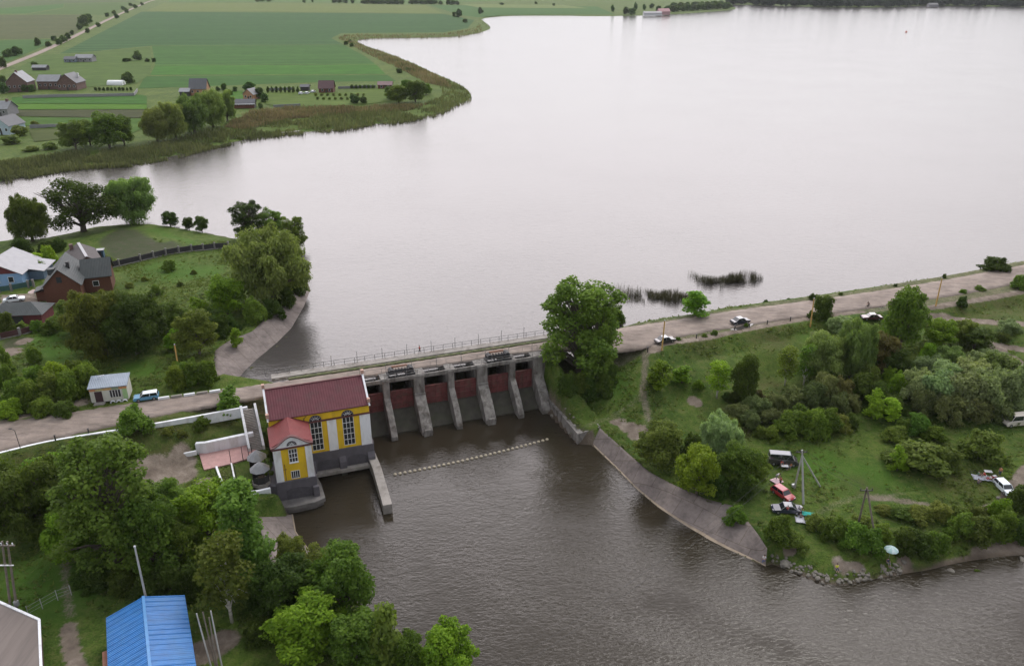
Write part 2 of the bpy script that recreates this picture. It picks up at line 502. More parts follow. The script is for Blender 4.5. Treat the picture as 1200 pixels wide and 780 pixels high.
CTRL = [(-100, 500, 3), (0, 480, 3.1), (100, 462, 3.2), (60, 400, 3), (0, 400, 3), (60, 330, 3), (0, 330, 3), (170, 290, 2.8), (170, 380, 3), (230, 340, 2.6), (200, 440, 3.2), (255, 430, 3.3), (300, 340, 2.4), (90, 277, 1.8), (150, 266, 1.8), (230, 275, 1.8), (340, 330, 2),
        (-100, 590, 0), (0, 533, 2.4), (0, 560, -0.2), (60, 580, -0.8), (100, 520, 1.5), (130, 548, -0.9), (160, 520, 0.6), (220, 500, 1.2), (270, 492, 1.6), (228, 521, 0.0), (292, 506, 0.1), (200, 545, -1.7), (270, 535, -1.8), (230, 530, -1.8), (290, 560, -1.8), (240, 570, -1.8), (190, 570, -1.8),
        (30, 640, -1.8), (30, 700, -2.0), (150, 720, -2.2), (60, 640, -1.8), (250, 700, -2.8), (250, 620, -2.2), (310, 600, -2.4), (310, 680, -3.4), (330, 720, -3.8), (400, 760, -4.6), (100, 780, -2.2), (250, 780, -3), (-100, 700, -1.8),
        (700, 425, 1.2), (740, 445, 0.2), (690, 478, -3.6), (660, 480, -3.6), (740, 490, -3.6), (700, 497, -4.4), (760, 520, -4.2), (800, 480, -3), (790, 425, 0.8), (850, 420, 0.8), (900, 402, 1.3), (950, 392, 1.6), (1000, 382, 1.9), (900, 450, -2), (950, 480, -3), (1000, 430, -1), (1100, 400, 0.8), (1200, 380, 1.2), (1100, 450, -2), (1200, 430, -0.8), (1000, 530, -3.6), (920, 560, -4.0), (860, 600, -4.4), (1100, 540, -3.4), (1190, 540, -3.2), (1000, 600, -4.5), (1100, 600, -4.3), (1190, 600, -4.2), (950, 640, -5.2), (1100, 640, -5.4), (1400, 400, 1), (1400, 540, -3)]
ctrl = np.array([(*G(x, y, z), z) for x, y, z in CTRL] + [(230, 225, 2), (300, 225, 2), (300, 260, 2), (450, 330, 2), (700, 420, 2), (1500, 800, 2), (3000, 1500, 2)])

# slabs laid in the ground: (plan polygon, top level at each point); the ground is pressed below them
REV_T = [(703, 501), (735, 530), (760, 552), (790, 568), (830, 585), (858, 592), (878, 612), (888, 625), (899, 642)]
rev_w = sample_n(np.array([(*G(x, y, -7.3), -7.3) for x, y in [(p[0], p[1] + 1.5) for p in REV_W]]), 40)
rev_t = sample_n(np.array([(*G(x, y, -4.4), -4.4) for x, y in REV_T]), 40)
LREV_W = [(366, 346), (360, 362), (345, 387), (318, 414), (292, 435), (281, 447)]
LREV_T = [(340, 318), (318, 366), (296, 388), (270, 398), (252, 410), (249, 444)]
lrev_w = sample_n(np.array([(*G(x, y, -0.4), -0.4) for x, y in LREV_W]), 40)
lrev_t = sample_n(np.array([(*G(x, y, 2.7), 2.7) for x, y in LREV_T]), 40)
DREV_W = [(347, 602), (350, 622), (366, 642), (398, 668)]
DREV_T = [(300, 604), (315, 650), (330, 690), (350, 715)]
drev_w = sample_n(np.array([(*G(x, y, -7.3), -7.3) for x, y in DREV_W]), 20)
drev_t = sample_n(np.array([(*G(x, y, -4.0), -4.0) for x, y in DREV_T]), 20)
def strip_poly(a, b):
    return [tuple(p[:2]) for p in a] + [tuple(p[:2]) for p in b[::-1]]

def base_height(X, Y):
    num = np.zeros(X.shape); den = np.zeros(X.shape)
    for cx, cy, cz in ctrl:
        w = 1.0 / ((X - cx) ** 2 + (Y - cy) ** 2 + 6.0) ** 1.6
        num += w * cz; den += w
    h = num / den
    far = sstep(215, 270, Y + 0.0 * X)
    h = h * (1 - far) + 1.3 * far
    return h

def nearest_on(X, Y, line):
    """distance to a 3-D polyline and its level there"""
    best = np.full(X.shape, 1e18); lev = np.zeros(X.shape)
    for a, b in zip(line[:-1], line[1:]):
        dx, dy = b[0] - a[0], b[1] - a[1]; L2 = dx * dx + dy * dy + 1e-12
        t = np.clip(((X - a[0]) * dx + (Y - a[1]) * dy) / L2, 0, 1)
        q = (X - a[0] - t * dx) ** 2 + (Y - a[1] - t * dy) ** 2
        k = q < best
        best = np.where(k, q, best); lev = np.where(k, a[2] + t * (b[2] - a[2]), lev)
    return np.sqrt(best), lev

def vnoise(X, Y, s, seed=0):
    """cheap smooth value noise"""
    x = X / s + seed * 17.3; y = Y / s - seed * 9.1
    xi, yi = np.floor(x), np.floor(y); fx, fy = x - xi, y - yi
    fx, fy = fx * fx * (3 - 2 * fx), fy * fy * (3 - 2 * fy)
    def hsh(a, b):
        q = np.sin(a * 127.1 + b * 311.7 + seed * 74.7) * 43758.5453
        return q - np.floor(q)
    return (hsh(xi, yi) * (1 - fx) + hsh(xi + 1, yi) * fx) * (1 - fy) + (hsh(xi, yi + 1) * (1 - fx) + hsh(xi + 1, yi + 1) * fx) * fy - 0.5

def terrain_height(X, Y):
    h = base_height(X, Y)
    near = Y < 270
    h = h + np.where(near, 0.30 * vnoise(X, Y, 7, 1) + 0.14 * vnoise(X, Y, 2.3, 2), 0)
    # road embankment
    rc = road_c[::6]
    half = np.interp(X, road_c[:, 0], np.linalg.norm(road_n[:, :2] - road_s[:, :2], axis=1) / 2)
    dr, lev = nearest_on(X, Y, rc)
    shoulder = np.maximum(0, dr - half - 1.2)
    h = np.maximum(h, lev - 0.06 - shoulder * 0.55)
    h = np.where(dr < half + 1.2, np.minimum(h, lev - 0.06), h)
    # shores
    dl = seg_dist(X, Y, lake, True); inl = inside(X, Y, lake)
    sl = np.where(inl, -dl, dl)
    slope = np.where(Y > 230, 0.10, np.where(X > 5, 0.62, 0.75))
    slope = slope + (0.62 - 0.10) * 0
    sh = np.where(sl > 0, sl * slope - 0.05, np.maximum(sl * 0.25, -3) - 0.05)
    h = np.minimum(h, sh)
    dv = seg_dist(X, Y, river, True); inr = inside(X, Y, river)
    sr = np.where(inr, -dv, dv)
    wd = seg_dist(X, Y, walls_line)
    bank = np.where(X > 72, 0.24, 0.42)
    slr = 4.0 + (bank - 4.0) * sstep(1.5, 6.0, wd)
    rh = WRIV + np.where(sr > 0, sr * slr - 0.05, np.maximum(sr * 0.35, -3) - 0.05)
    h = np.minimum(h, rh)
    # pressed below slabs
    for w_, t_ in ((rev_w, rev_t), (lrev_w, lrev_t), (drev_w, drev_t)):
        poly = strip_poly(w_, t_)
        ins = inside(X, Y, poly)
        if ins.any():
            da, _la = nearest_on(X, Y, w_); db, _lb = nearest_on(X, Y, t_)
            sz = (_la * db + _lb * da) / (da + db + 1e-9)
            edge = seg_dist(X, Y, poly, True)
            h = np.where(ins, np.minimum(h, sz - 0.25 - 0.0 * edge), h)
            # the ground meets the upper edge of the slab
            h = np.where(~ins & (db < 3.0) & (h < _lb), np.where((dl > 2) & (dv > 2), np.maximum(h, _lb - 0.05 - db * 0.05), h), h)
    # the forecourt is cut level, the terrace wall holds the lawn above it
    yard = [L(-29.2, -6.9), L(-19.3, -6.9), L(-16.8, -4), L(-16.8, 8.5), L(-24, 8.8), L(-33, 12), L(-33, -2)]
    ins = inside(X, Y, yard)
    h = np.where(ins, -2.0, h)
    # nothing pokes through the power house and the dam
    blk = [L(-16.9, -10.8), L(0.3, -10.8), L(0.3, 2), L(-9.5, 2), L(-9.5, 9.6), L(-19.0, 9.0), L(-20.6, 6.8), L(-19.6, 4.5), L(-16.9, 4)]
    h = np.where(inside(X, Y, blk), np.minimum(h, -8.2), h)
    dm = [L(-0.6, -21.0), L(37.4, -21.0), L(37.4, -9.0), L(-0.6, -9.0)]
    h = np.where(inside(X, Y, dm), np.minimum(h, -8.6), h)
    return h, dl * np.where(inl, -1, 1), sr, dr, half

def axis_grid(a, lo, hi, step, grow, far):
    xs = list(np.arange(lo, hi + 1e-6, step))
    for sgn, lim in ((1, far), (-1, a)):
        x = xs[-1] if sgn > 0 else xs[0]; s = step
        add = []
        while (x < lim) if sgn > 0 else (x > lim):
            s *= grow; x += sgn * s; add.append(x)
        xs = xs + add if sgn > 0 else add[::-1] + xs
    return np.array(xs)
gx = axis_grid(-3500, -118, 150, 0.8, 1.045, 5000)
gy = np.r_[axis_grid(-500, 70, 228, 0.8, 1.12, 229), 0]
gy = gy[gy < 229][:-1] if False else np.array(sorted(set(np.round(gy[gy < 229], 3).tolist())))
gy = np.r_[gy[gy != 0.0], np.arange(231.5, 620, 2.6), np.geomspace(623, 7000, 150)]
GXX, GYY = np.meshgrid(gx, gy)
TH, T_SL, T_SR, T_DR, T_HALF = terrain_height(GXX.ravel(), GYY.ravel())
TH = TH.reshape(GXX.shape)

def ground(x, y):
    i = int(np.clip(np.searchsorted(gx, x) - 1, 0, len(gx) - 2)); j = int(np.clip(np.searchsorted(gy, y) - 1, 0, len(gy) - 2))
    fx = (x - gx[i]) / (gx[i + 1] - gx[i]); fy = (y - gy[j]) / (gy[j + 1] - gy[j])
    return float(TH[j, i] * (1 - fx) * (1 - fy) + TH[j, i + 1] * fx * (1 - fy) + TH[j + 1, i] * (1 - fx) * fy + TH[j + 1, i + 1] * fx * fy)
def ground_np(x, y):
    i = np.clip(np.searchsorted(gx, x) - 1, 0, len(gx) - 2); j = np.clip(np.searchsorted(gy, y) - 1, 0, len(gy) - 2)
    fx = (x - gx[i]) / (gx[i + 1] - gx[i]); fy = (y - gy[j]) / (gy[j + 1] - gy[j])
    return TH[j, i] * (1 - fx) * (1 - fy) + TH[j, i + 1] * fx * (1 - fy) + TH[j + 1, i] * (1 - fx) * fy + TH[j + 1, i + 1] * fx * fy
def spot(px, py):
    """where the ground lies at a point of the survey photograph: (x, y, z)"""
    z = -2.0
    for _ in range(25):
        x, y = G(px, py, z)
        z = 0.5 * z + 0.5 * ground(x, y)
    x, y = G(px, py, z)
    return (x, y, ground(x, y))

# painted masks of the ground: bare earth, dry grass, mown green
def line_mask(points, width, soft=1.0):
    pts = [spot(*p)[:2] for p in points]
    pts = smooth_line(pts, 2)
    d = seg_dist(GXX.ravel(), GYY.ravel(), pts)
    w = width * (1 + 0.5 * vnoise(GXX.ravel(), GYY.ravel(), 3.0, 5))
    return 1 - sstep(w * 0.5, w * 0.5 + soft, d)
def blob_mask(px, py, r, soft=0.6):
    x, y, z = spot(px, py)
    d = np.hypot(GXX.ravel() - x, GYY.ravel() - y) * (1 + 0.5 * vnoise(GXX.ravel(), GYY.ravel(), 2.5, 9))
    return 1 - sstep(r * (1 - soft), r, d)
dirt = np.zeros(GXX.size)
for pts, w in (
        ([(754, 414), (757, 430), (753, 455), (757, 470), (762, 495)], 0.75), ([(752, 462), (735, 478), (712, 490), (690, 498)], 0.2),
        ([(740, 410), (775, 404), (840, 393), (900, 381), (960, 370), (1010, 365)], 0.6),
        ([(1090, 360), (1150, 350.5), (1200, 341), (1290, 324)], 0.6), ([(1082, 371), (1110, 373), (1150, 376), (1200, 380), (1260, 384)], 2.0),
        ([(1080, 379), (1105, 386), (1125, 396), (1160, 404)], 3.0), ([(1170, 407), (1185, 418), (1205, 432), (1240, 450)], 1.4), ([(1176, 405), (1200, 410), (1250, 420)], 1.6),
        ([(1200, 572), (1180, 582), (1165, 594), (1140, 600), (1110, 596), (1080, 590), (1050, 585), (1020, 583)], 0.95), ([(1205, 548), (1192, 565), (1180, 580)], 1.3),
        ([(960, 600), (985, 588), (1010, 580), (1060, 578)], 0.2),
        ([(76, 645), (78, 690), (82, 720)], 0.7), ([(80, 735), (83, 765), (100, 800)], 1.2), ([(240, 563), (252, 590), (262, 612)], 1.2),
        ([(60, 575), (95, 560), (140, 556), (180, 552)], 2.2), ([(100, 470), (60, 480), (0, 495)], 1.2)):
    dirt = np.maximum(dirt, line_mask(pts, max(w, 0.9), 0.9) * (0.95 if w == 0.6 else 1.0 if w >= 1.2 else 0.35 + 0.3 * w))
for px, py, r in ((170, 548, 4), (190, 552, 4.5), (212, 556, 4), (185, 562, 3.5), (215, 540, 3.5), (812, 470, 1.9), (818, 472, 1.6), (768, 408, 2), (1090, 636, 2.2), (1060, 658, 1.5), (1150, 650, 2), (1185, 647, 2), (725, 496, 2.2), (748, 506, 2.6), (735, 500, 2), (925, 645, 1.4), (985, 662, 1.6), (1005, 664, 1.6), (240, 765, 3), (262, 750, 2.5), (15, 412, 3), (28, 400, 2.5)):
    dirt = np.maximum(dirt, blob_mask(px, py, r))
# bare margins of the water and of the road
dirt = np.maximum(dirt, np.where((GYY.ravel() < 230), 0.8 - 0.8 * np.where(GXX.ravel() > 72, sstep(1.5, 4.5, T_SR + 2.5 * vnoise(GXX.ravel(), GYY.ravel(), 5, 3)), sstep(0.2, 1.4, T_SR + 1.2 * vnoise(GXX.ravel(), GYY.ravel(), 4, 3))), 0))
dirt = np.maximum(dirt, 0.5 * (1 - sstep(0.0, 0.7, T_DR - T_HALF + 0.9 * vnoise(GXX.ravel(), GYY.ravel(), 3, 4))))
dirt = np.where(GYY.ravel() < 235, dirt, 0)
lush = np.zeros(GXX.size)
for px, py, r in ((60, 395, 7), (75, 410, 6), (245, 575, 4), (195, 315, 10), (215, 320, 10), (240, 318, 8), (1010, 560, 9), (960, 545, 8), (60, 700, 10), (40, 680, 8), (720, 450, 6), (175, 435, 5), (160, 430, 5), (960, 400, 6), (1000, 385, 8)):
    lush = np.maximum(lush, blob_mask(px, py, r, 0.8))
dry = np.zeros(GXX.size)
for px, py, r in ((120, 510, 12), (60, 535, 10), (180, 505, 12), (250, 490, 9), (900, 450, 6), (880, 480, 9), (870, 500, 6), (930, 470, 8), (820, 400, 8), (900, 395, 10), (1150, 365, 14), (1180, 360, 14), (1010, 570, 5), (270, 555, 4), (1120, 560, 8)):
    dry = np.maximum(dry, blob_mask(px, py, r, 0.9))
def poly_mask(points, soft=0.8):
    pts = [spot(*p)[:2] for p in points]
    d = seg_dist(GXX.ravel(), GYY.ravel(), pts, True) + 0.8 * vnoise(GXX.ravel(), GYY.ravel(), 2.0, 6)
    return np.where(inside(GXX.ravel(), GYY.ravel(), pts), sstep(0, soft, d), 0)
soil = np.zeros(GXX.size)
for pts in ([(112, 283), (140, 267), (160, 268), (186, 283), (226, 290), (222, 293), (182, 300), (152, 306), (128, 302)], [(190, 284), (205, 281), (212, 288), (200, 289)], [(0, 396), (36, 394), (34, 404), (0, 412)], [(112, 300), (126, 296), (128, 304), (116, 308)]):
    soil = np.maximum(soil, poly_mask(pts))
for pts in ([(0, 345), (45, 343), (58, 372), (48, 380), (0, 362)],):
    dirt = np.maximum(dirt, poly_mask(pts))
for pts in ([(60, 392), (78, 392), (80, 428), (50, 428), (40, 412)], [(160, 266), (188, 267), (238, 285), (226, 288), (190, 278)], [(232, 555), (243, 550), (255, 580), (244, 586)]):
    lush = np.maximum(lush, poly_mask(pts, 1.5))
bed = 1 - sstep(0.2, 1.4, np.minimum(np.where(GYY.ravel() < 240, T_SL, 99), T_SR))

def ground_material():
    m, n, l, b, out = new_mat('meadow_ground')
    a1 = noise(n, l, 0.05, 6, 0.6); a2 = noise(n, l, 0.45, 6, 0.65); a3 = noise(n, l, 3.5, 5, 0.7)
    g1 = ramp(n, [(0.30, (0.044, 0.078, 0.012)), (0.50, (0.066, 0.110, 0.018)), (0.70, (0.094, 0.132, 0.028))])
    l.new(a2.outputs['Fac'], g1.inputs[0])
    g2 = ramp(n, [(0.35, (0.72, 0.80, 0.75)), (0.65, (1.22, 1.14, 1.1))]); l.new(a1.outputs['Fac'], g2.inputs[0])
    g = mixc(n, l, 1.0, g1.outputs[0], g2.outputs[0], 'MULTIPLY')
    g3 = ramp(n, [(0.30, (0.45, 0.5, 0.45)), (0.52, (1.0, 1.0, 1.0)), (0.7, (1.65, 1.6, 1.5))]); l.new(a3.outputs['Fac'], g3.inputs[0])
    g = mixc(n, l, 0.8, g, g3.outputs[0], 'MULTIPLY')
    a4 = noise(n, l, 0.9, 6, 0.75, dist=0.5)               # weeds, clover and dry heads in irregular patches
    w4 = ramp(n, [(0.50, (0, 0, 0)), (0.62, (0.75, 0.75, 0.75))]); l.new(a4.outputs['Fac'], w4.inputs[0])
    g = mixc(n, l, w4.outputs[0], g, (0.105, 0.120, 0.034))
    w5 = ramp(n, [(0.34, (0.7, 0.7, 0.7)), (0.44, (0, 0, 0))]); l.new(a4.outputs['Fac'], w5.inputs[0])
    g = mixc(n, l, w5.outputs[0], g, (0.036, 0.066, 0.014))
    def attr(nm):
        x = n.new('ShaderNodeAttribute'); x.attribute_name = nm; return x.outputs['Fac']
    lu = math2(n, l, 'MULTIPLY', attr('lush'), 0.65)
    g = mixc(n, l, lu, g, (0.052, 0.122, 0.012))
    dn = ramp(n, [(0.35, (0.25, 0.25, 0.25)), (0.6, (1, 1, 1))]); l.new(a2.outputs['Fac'], dn.inputs[0])
    dd = math2(n, l, 'MULTIPLY', attr('dry'), dn.outputs[0])
    dd = math2(n, l, 'MULTIPLY', dd, 0.6)
    g = mixc(n, l, dd, g, (0.066, 0.054, 0.025))
    tcx = n.new('ShaderNodeTexCoord'); wv = n.new('ShaderNodeTexWave'); wv.bands_direction = 'X'
    mpx = n.new('ShaderNodeMapping'); mpx.inputs['Rotation'].default_value = (0, 0, 0.75); mpx.inputs['Scale'].default_value = (0.34, 0.34, 0.34)
    wv.inputs['Distortion'].default_value = 0.6
    l.new(tcx.outputs['Object'], mpx.inputs[0]); l.new(mpx.outputs[0], wv.inputs['Vector'])
    sr_ = ramp(n, [(0.35, (0.082, 0.064, 0.054)), (0.75, (0.036, 0.058, 0.016))])
    l.new(math2(n, l, 'MULTIPLY_ADD', a2.outputs['Fac'], 0.9), sr_.inputs[0]); n[-1]
    ma_ = sr_.inputs[0].links[0].from_node; l.new(math2(n, l, 'MULTIPLY', wv.outputs['Fac'], 0.45), ma_.inputs[2])
    g = mixc(n, l, attr('soil'), g, sr_.outputs[0])
    e = ramp(n, [(0.3, (0.125, 0.100, 0.080)), (0.55, (0.215, 0.178, 0.145)), (0.75, (0.34, 0.295, 0.25))]); l.new(a2.outputs['Fac'], e.inputs[0])
    # ragged edge of the bare earth
    ed = math2(n, l, 'ADD', attr('dirt'), math2(n, l, 'MULTIPLY', math2(n, l, 'SUBTRACT', a3.outputs['Fac'], 0.5), 0.9))
    er = n.new('ShaderNodeMapRange'); er.interpolation_type = 'SMOOTHSTEP'
    er.inputs['From Min'].default_value = 0.30; er.inputs['From Max'].default_value = 0.75
    l.new(ed, er.inputs['Value'])
    c = mixc(n, l, er.outputs[0], g, e.outputs[0])
    c = mixc(n, l, math2(n, l, 'MULTIPLY', attr('bed'), 0.75), c, (0.060, 0.046, 0.032))
    l.new(c, b.inputs['Base Color'])
    b.inputs['Roughness'].default_value = 0.95; b.inputs['Specular IOR Level'].default_value = 0.15
    bp = n.new('ShaderNodeBump'); bp.inputs['Strength'].default_value = 0.8; bp.inputs['Distance'].default_value = 0.35
    l.new(a3.outputs['Fac'], bp.inputs['Height']); l.new(bp.outputs[0], b.inputs['Normal'])
    return m
ny_, nx_ = GXX.shape
_idx = np.arange(ny_ * nx_).reshape(ny_, nx_)
_faces = np.stack([_idx[:-1, :-1].ravel(), _idx[:-1, 1:].ravel(), _idx[1:, 1:].ravel(), _idx[1:, :-1].ravel()], 1)
terrain = np_mesh('ground', np.c_[GXX.ravel(), GYY.ravel(), TH.ravel()], _faces, ground_material(), smooth=True, attrs={'dirt': dirt, 'lush': lush, 'dry': dry, 'bed': bed, 'soil': soil})
tag(terrain, kind='structure')

# ------------------------------------------------------------------ water
def water_material(name, base, waves, calm=False, rough=0.04):
    m, n, l, b, out = new_mat(name)
    b.inputs['Base Color'].default_value = (*base, 1)
    b.inputs['IOR'].default_value = 1.333
    b.inputs['Roughness'].default_value = rough
    b.inputs['Specular IOR Level'].default_value = 0.5
    prev = None
    gate = noise(n, l, 0.035 if calm else 0.018, 4, 0.6, dist=1.2 if calm else 0.0)                     # gusts: calmer and rougher areas
    gr = ramp(n, [(0.36, ((0.25,) if calm else (0.7,)) * 3), (0.64, (1.0,) * 3)]); l.new(gate.outputs['Fac'], gr.inputs[0])
    gate_out = gr.outputs[0]
    if calm:                                              # sheltered pool right below the weir
        tc = n.new('ShaderNodeTexCoord'); dp = n.new('ShaderNodeVectorMath'); dp.operation = 'DOT_PRODUCT'
        l.new(tc.outputs['Object'], dp.inputs[0]); dp.inputs[1].default_value = (E2[0], E2[1], 0)
        d0 = OX * E2[0] + OY * E2[1]
        mr = n.new('ShaderNodeMapRange'); mr.interpolation_type = 'SMOOTHSTEP'
        mr.inputs['From Min'].default_value = d0 - 7.0; mr.inputs['From Max'].default_value = d0 + 9.0; mr.inputs['To Min'].default_value = 0.10; mr.inputs['To Max'].default_value = 1.0
        l.new(dp.outputs['Value'], mr.inputs['Value'])
        gate_out = math2(n, l, 'MULTIPLY', gate_out, mr.outputs[0])
    for scale, dist, stren, st in waves:
        x = noise(n, l, scale, 4, 0.55, stretch=st, dist=0.6)
        bp = n.new('ShaderNodeBump'); bp.inputs['Distance'].default_value = dist
        sv = math2(n, l, 'MULTIPLY', gate_out, stren)
        l.new(sv, bp.inputs['Strength'])
        l.new(x.outputs['Fac'], bp.inputs['Height'])
        if prev is not None:
            l.new(prev, bp.inputs['Normal'])
        prev = bp.outputs[0]
    l.new(prev, b.inputs['Normal'])
    return m
MLAKE = water_material('lake_water', (0.055, 0.050, 0.047), [(0.35, 0.25, 0.34, (1, 2.2, 1, 0.3)), (1.6, 0.10, 0.45, (1, 1.8, 1, 0.2))], rough=0.12)
MRIV = water_material('river_water', (0.028, 0.0228, 0.0150), [(0.40, 0.40, 0.24, (1.0, 2.0, 1, 0.35)), (1.3, 0.18, 0.56, (1.0, 1.7, 1, -0.3)), (4.5, 0.05, 0.40, (1, 1.4, 1, 0.1))], True, rough=0.04)
# both sheets end inside the embankment, under the middle of the road
cl = [(-3400.0, road_c[0][1] - 40.0)] + [tuple(p[:2]) for p in road_c[::20]] + [(4900.0, road_c[-1][1] + 700.0)]
def sheet(name, line, yfar, z, mat, flip=False):
    mb = MB()
    for a, b in zip(line[:-1], line[1:]):
        q = [(a[0], a[1], z), (b[0], b[1], z), (b[0], yfar, z), (a[0], yfar, z)]
        mb.quad(*(q[::-1] if flip else q))
    return tag(mb.build(name, mat), kind='structure')
sheet('lake_water', cl, 6900.0, WLAKE, MLAKE)
sheet('river_water', [(-160.0, 40.0), L(-18.0, -7.0), L(-2.0, -7.6), L(0.2, -13.9), L(41, -13.9), G(760, 425, 0), G(1000, 395, 0), G(1320, 360, 0), (900.0, 200.0)], -480.0, WRIV, MRIV, True)
# ------------------------------------------------------------------ roads, slabs
ASPH = None
def asphalt():
    m, n, l, b, out = new_mat('worn_asphalt')
    a = noise(n, l, 0.22, 6, 0.65, dist=0.3); a2 = noise(n, l, 0.9, 6, 0.7, stretch=(0.35, 1.4, 1, -0.35)); a3 = noise(n, l, 5, 4, 0.7)
    r = ramp(n, [(0.30, (0.155, 0.127, 0.109)), (0.50, (0.222, 0.183, 0.158)), (0.72, (0.285, 0.240, 0.210))]); l.new(a.outputs['Fac'], r.inputs[0])
    r2 = ramp(n, [(0.32, (0.60, 0.60, 0.62)), (0.50, (1, 1, 1)), (0.7, (1.18, 1.16, 1.13))]); l.new(a2.outputs['Fac'], r2.inputs[0])
    c = mixc(n, l, 0.85, r.outputs[0], r2.outputs[0], 'MULTIPLY')
    r3 = ramp(n, [(0.3, (0.8, 0.8, 0.8)), (0.7, (1.15, 1.15, 1.15))]); l.new(a3.outputs['Fac'], r3.inputs[0])
    c = mixc(n, l, 0.7, c, r3.outputs[0], 'MULTIPLY')
    v = n.new('ShaderNodeTexVoronoi'); v.inputs['Scale'].default_value = 0.30      # patched pot-holes
    t = n.new('ShaderNodeTexCoord'); mp = n.new('ShaderNodeMapping'); mp.inputs['Scale'].default_value = (0.6, 1.3, 1); mp.inputs['Rotation'].default_value = (0, 0, -0.34)
    l.new(t.outputs['Object'], mp.inputs[0]); l.new(mp.outputs[0], v.inputs['Vector'])
    pv = ramp(n, [(0.055, (1, 1, 1)), (0.11, (0, 0, 0))]); l.new(v.outputs['Distance'], pv.inputs[0])
    pf = math2(n, l, 'MULTIPLY', pv.outputs[0], 0.55)
    c = mixc(n, l, pf, c, (0.10, 0.085, 0.075))
    l.new(c, b.inputs['Base Color']); b.inputs['Roughness'].default_value = 0.9; b.inputs['Specular IOR Level'].default_value = 0.25
    bp = n.new('ShaderNodeBump'); bp.inputs['Strength'].default_value = 0.3; bp.inputs['Distance'].default_value = 0.04
    l.new(a3.outputs['Fac'], bp.inputs['Height']); l.new(bp.outputs[0], b.inputs['Normal'])
    return m
ASPH = asphalt()
def strip_mesh(name, a, b, mat, cross=6, skirt=0.35, kind='structure', wobble=0.0):
    """sheet between two 3-D edge lines with skirts on both sides"""
    n = len(a); rows = []
    rnd = random.Random(3)
    a = np.array(a, float).copy(); b = np.array(b, float).copy()
    if wobble:
        for i in range(n):
            d = (b[i] - a[i]); d = d / (np.linalg.norm(d) + 1e-9)
            a[i] -= d * rnd.uniform(-wobble, wobble); b[i] += d * rnd.uniform(-wobble, wobble)
    for i in range(n):
        row = [a[i] - np.array([0, 0, skirt])] + [a[i] + (b[i] - a[i]) * k / cross for k in range(cross + 1)] + [b[i] - np.array([0, 0, skirt])]
        rows.append(row)
    V = np.array(rows).reshape(-1, 3); w = cross + 3
    idx = np.arange(n * w).reshape(n, w)
    f = np.stack([idx[:-1, :-1].ravel(), idx[1:, :-1].ravel(), idx[1:, 1:].ravel(), idx[:-1, 1:].ravel()], 1)
    o = np_mesh(name, V, f, mat)
    if kind: tag(o, kind=kind)
    return o
strip_mesh('road', road_n, road_s, ASPH, 6, 0.4, wobble=0.22)
def slab_mat(name, col, period, vert):
    m, n, l, b, out = new_mat(name)
    a = noise(n, l, 0.35, 6, 0.65, dist=0.5); a2 = noise(n, l, 1.6, 5, 0.7)
    r = ramp(n, [(0.3, tuple(c * 0.66 for c in col)), (0.5, col), (0.7, tuple(c * 1.25 for c in col))]); l.new(a.outputs['Fac'], r.inputs[0])
    r2 = ramp(n, [(0.3, (0.75, 0.75, 0.75)), (0.7, (1.2, 1.2, 1.2))]); l.new(a2.outputs['Fac'], r2.inputs[0])
    c = mixc(n, l, 0.8, r.outputs[0], r2.outputs[0], 'MULTIPLY')
    t = n.new('ShaderNodeTexCoord'); br = n.new('ShaderNodeTexBrick')
    br.inputs['Scale'].default_value = 1.0; br.inputs['Brick Width'].default_value = period; br.inputs['Row Height'].default_value = vert
    br.inputs['Mortar Size'].default_value = 0.05; br.inputs['Color1'].default_value = (1, 1, 1, 1); br.inputs['Color2'].default_value = (0.86, 0.86, 0.87, 1); br.inputs['Mortar'].default_value = (0.60, 0.58, 0.52, 1)
    mp = n.new('ShaderNodeMapping'); mp.inputs['Rotation'].default_value = (0, 0, 0.75); l.new(t.outputs['Object'], mp.inputs[0]); l.new(mp.outputs[0], br.inputs['Vector'])
    c = mixc(n, l, 0.9, c, br.outputs['Color'], 'MULTIPLY')
    # algae and mud along the water line
    l.new(c, b.inputs['Base Color']); b.inputs['Roughness'].default_value = 0.9; b.inputs['Specular IOR Level'].default_value = 0.2
    bp = n.new('ShaderNodeBump'); bp.inputs['Strength'].default_value = 0.5; bp.inputs['Distance'].default_value = 0.06
    l.new(a2.outputs['Fac'], bp.inputs['Height']); l.new(bp.outputs[0], b.inputs['Normal'])
    return m
REVM = slab_mat('slope_paving', (0.190, 0.162, 0.150), 4.0, 3.0)
EDGEM = surf('slope_edge_beam', (0.29, 0.235, 0.18), 0.9, 0.2, 0.8, stain=(0.26, 0.21, 0.15), stain_amt=0.6)
def revetment(name, w_, t_, label, edge=0.05):
    o = strip_mesh(name, w_, t_, REVM, 8, 0.6, None)
    tag(o, label, 'embankment')
    e = w_.copy(); d = t_ - w_
    a = w_ + d * 0.0 + np.array([0, 0, 0.03]); b = w_ + d * edge + np.array([0, 0, 0.03])
    eb = strip_mesh('toe_beam', a, b, EDGEM, 2, 0.5, None)
    eb.parent = o
    return o
revetment('concrete_slope', rev_w, rev_t, 'long grey slab paved river bank below the right meadow', 0.16)
revetment('concrete_slope', lrev_w, lrev_t, 'grey slab paved lake bank below the willow left of the dam', 0.10)
revetment('concrete_slope', drev_w, drev_t, 'short concrete river bank just downstream of the yellow power house', 0.12)

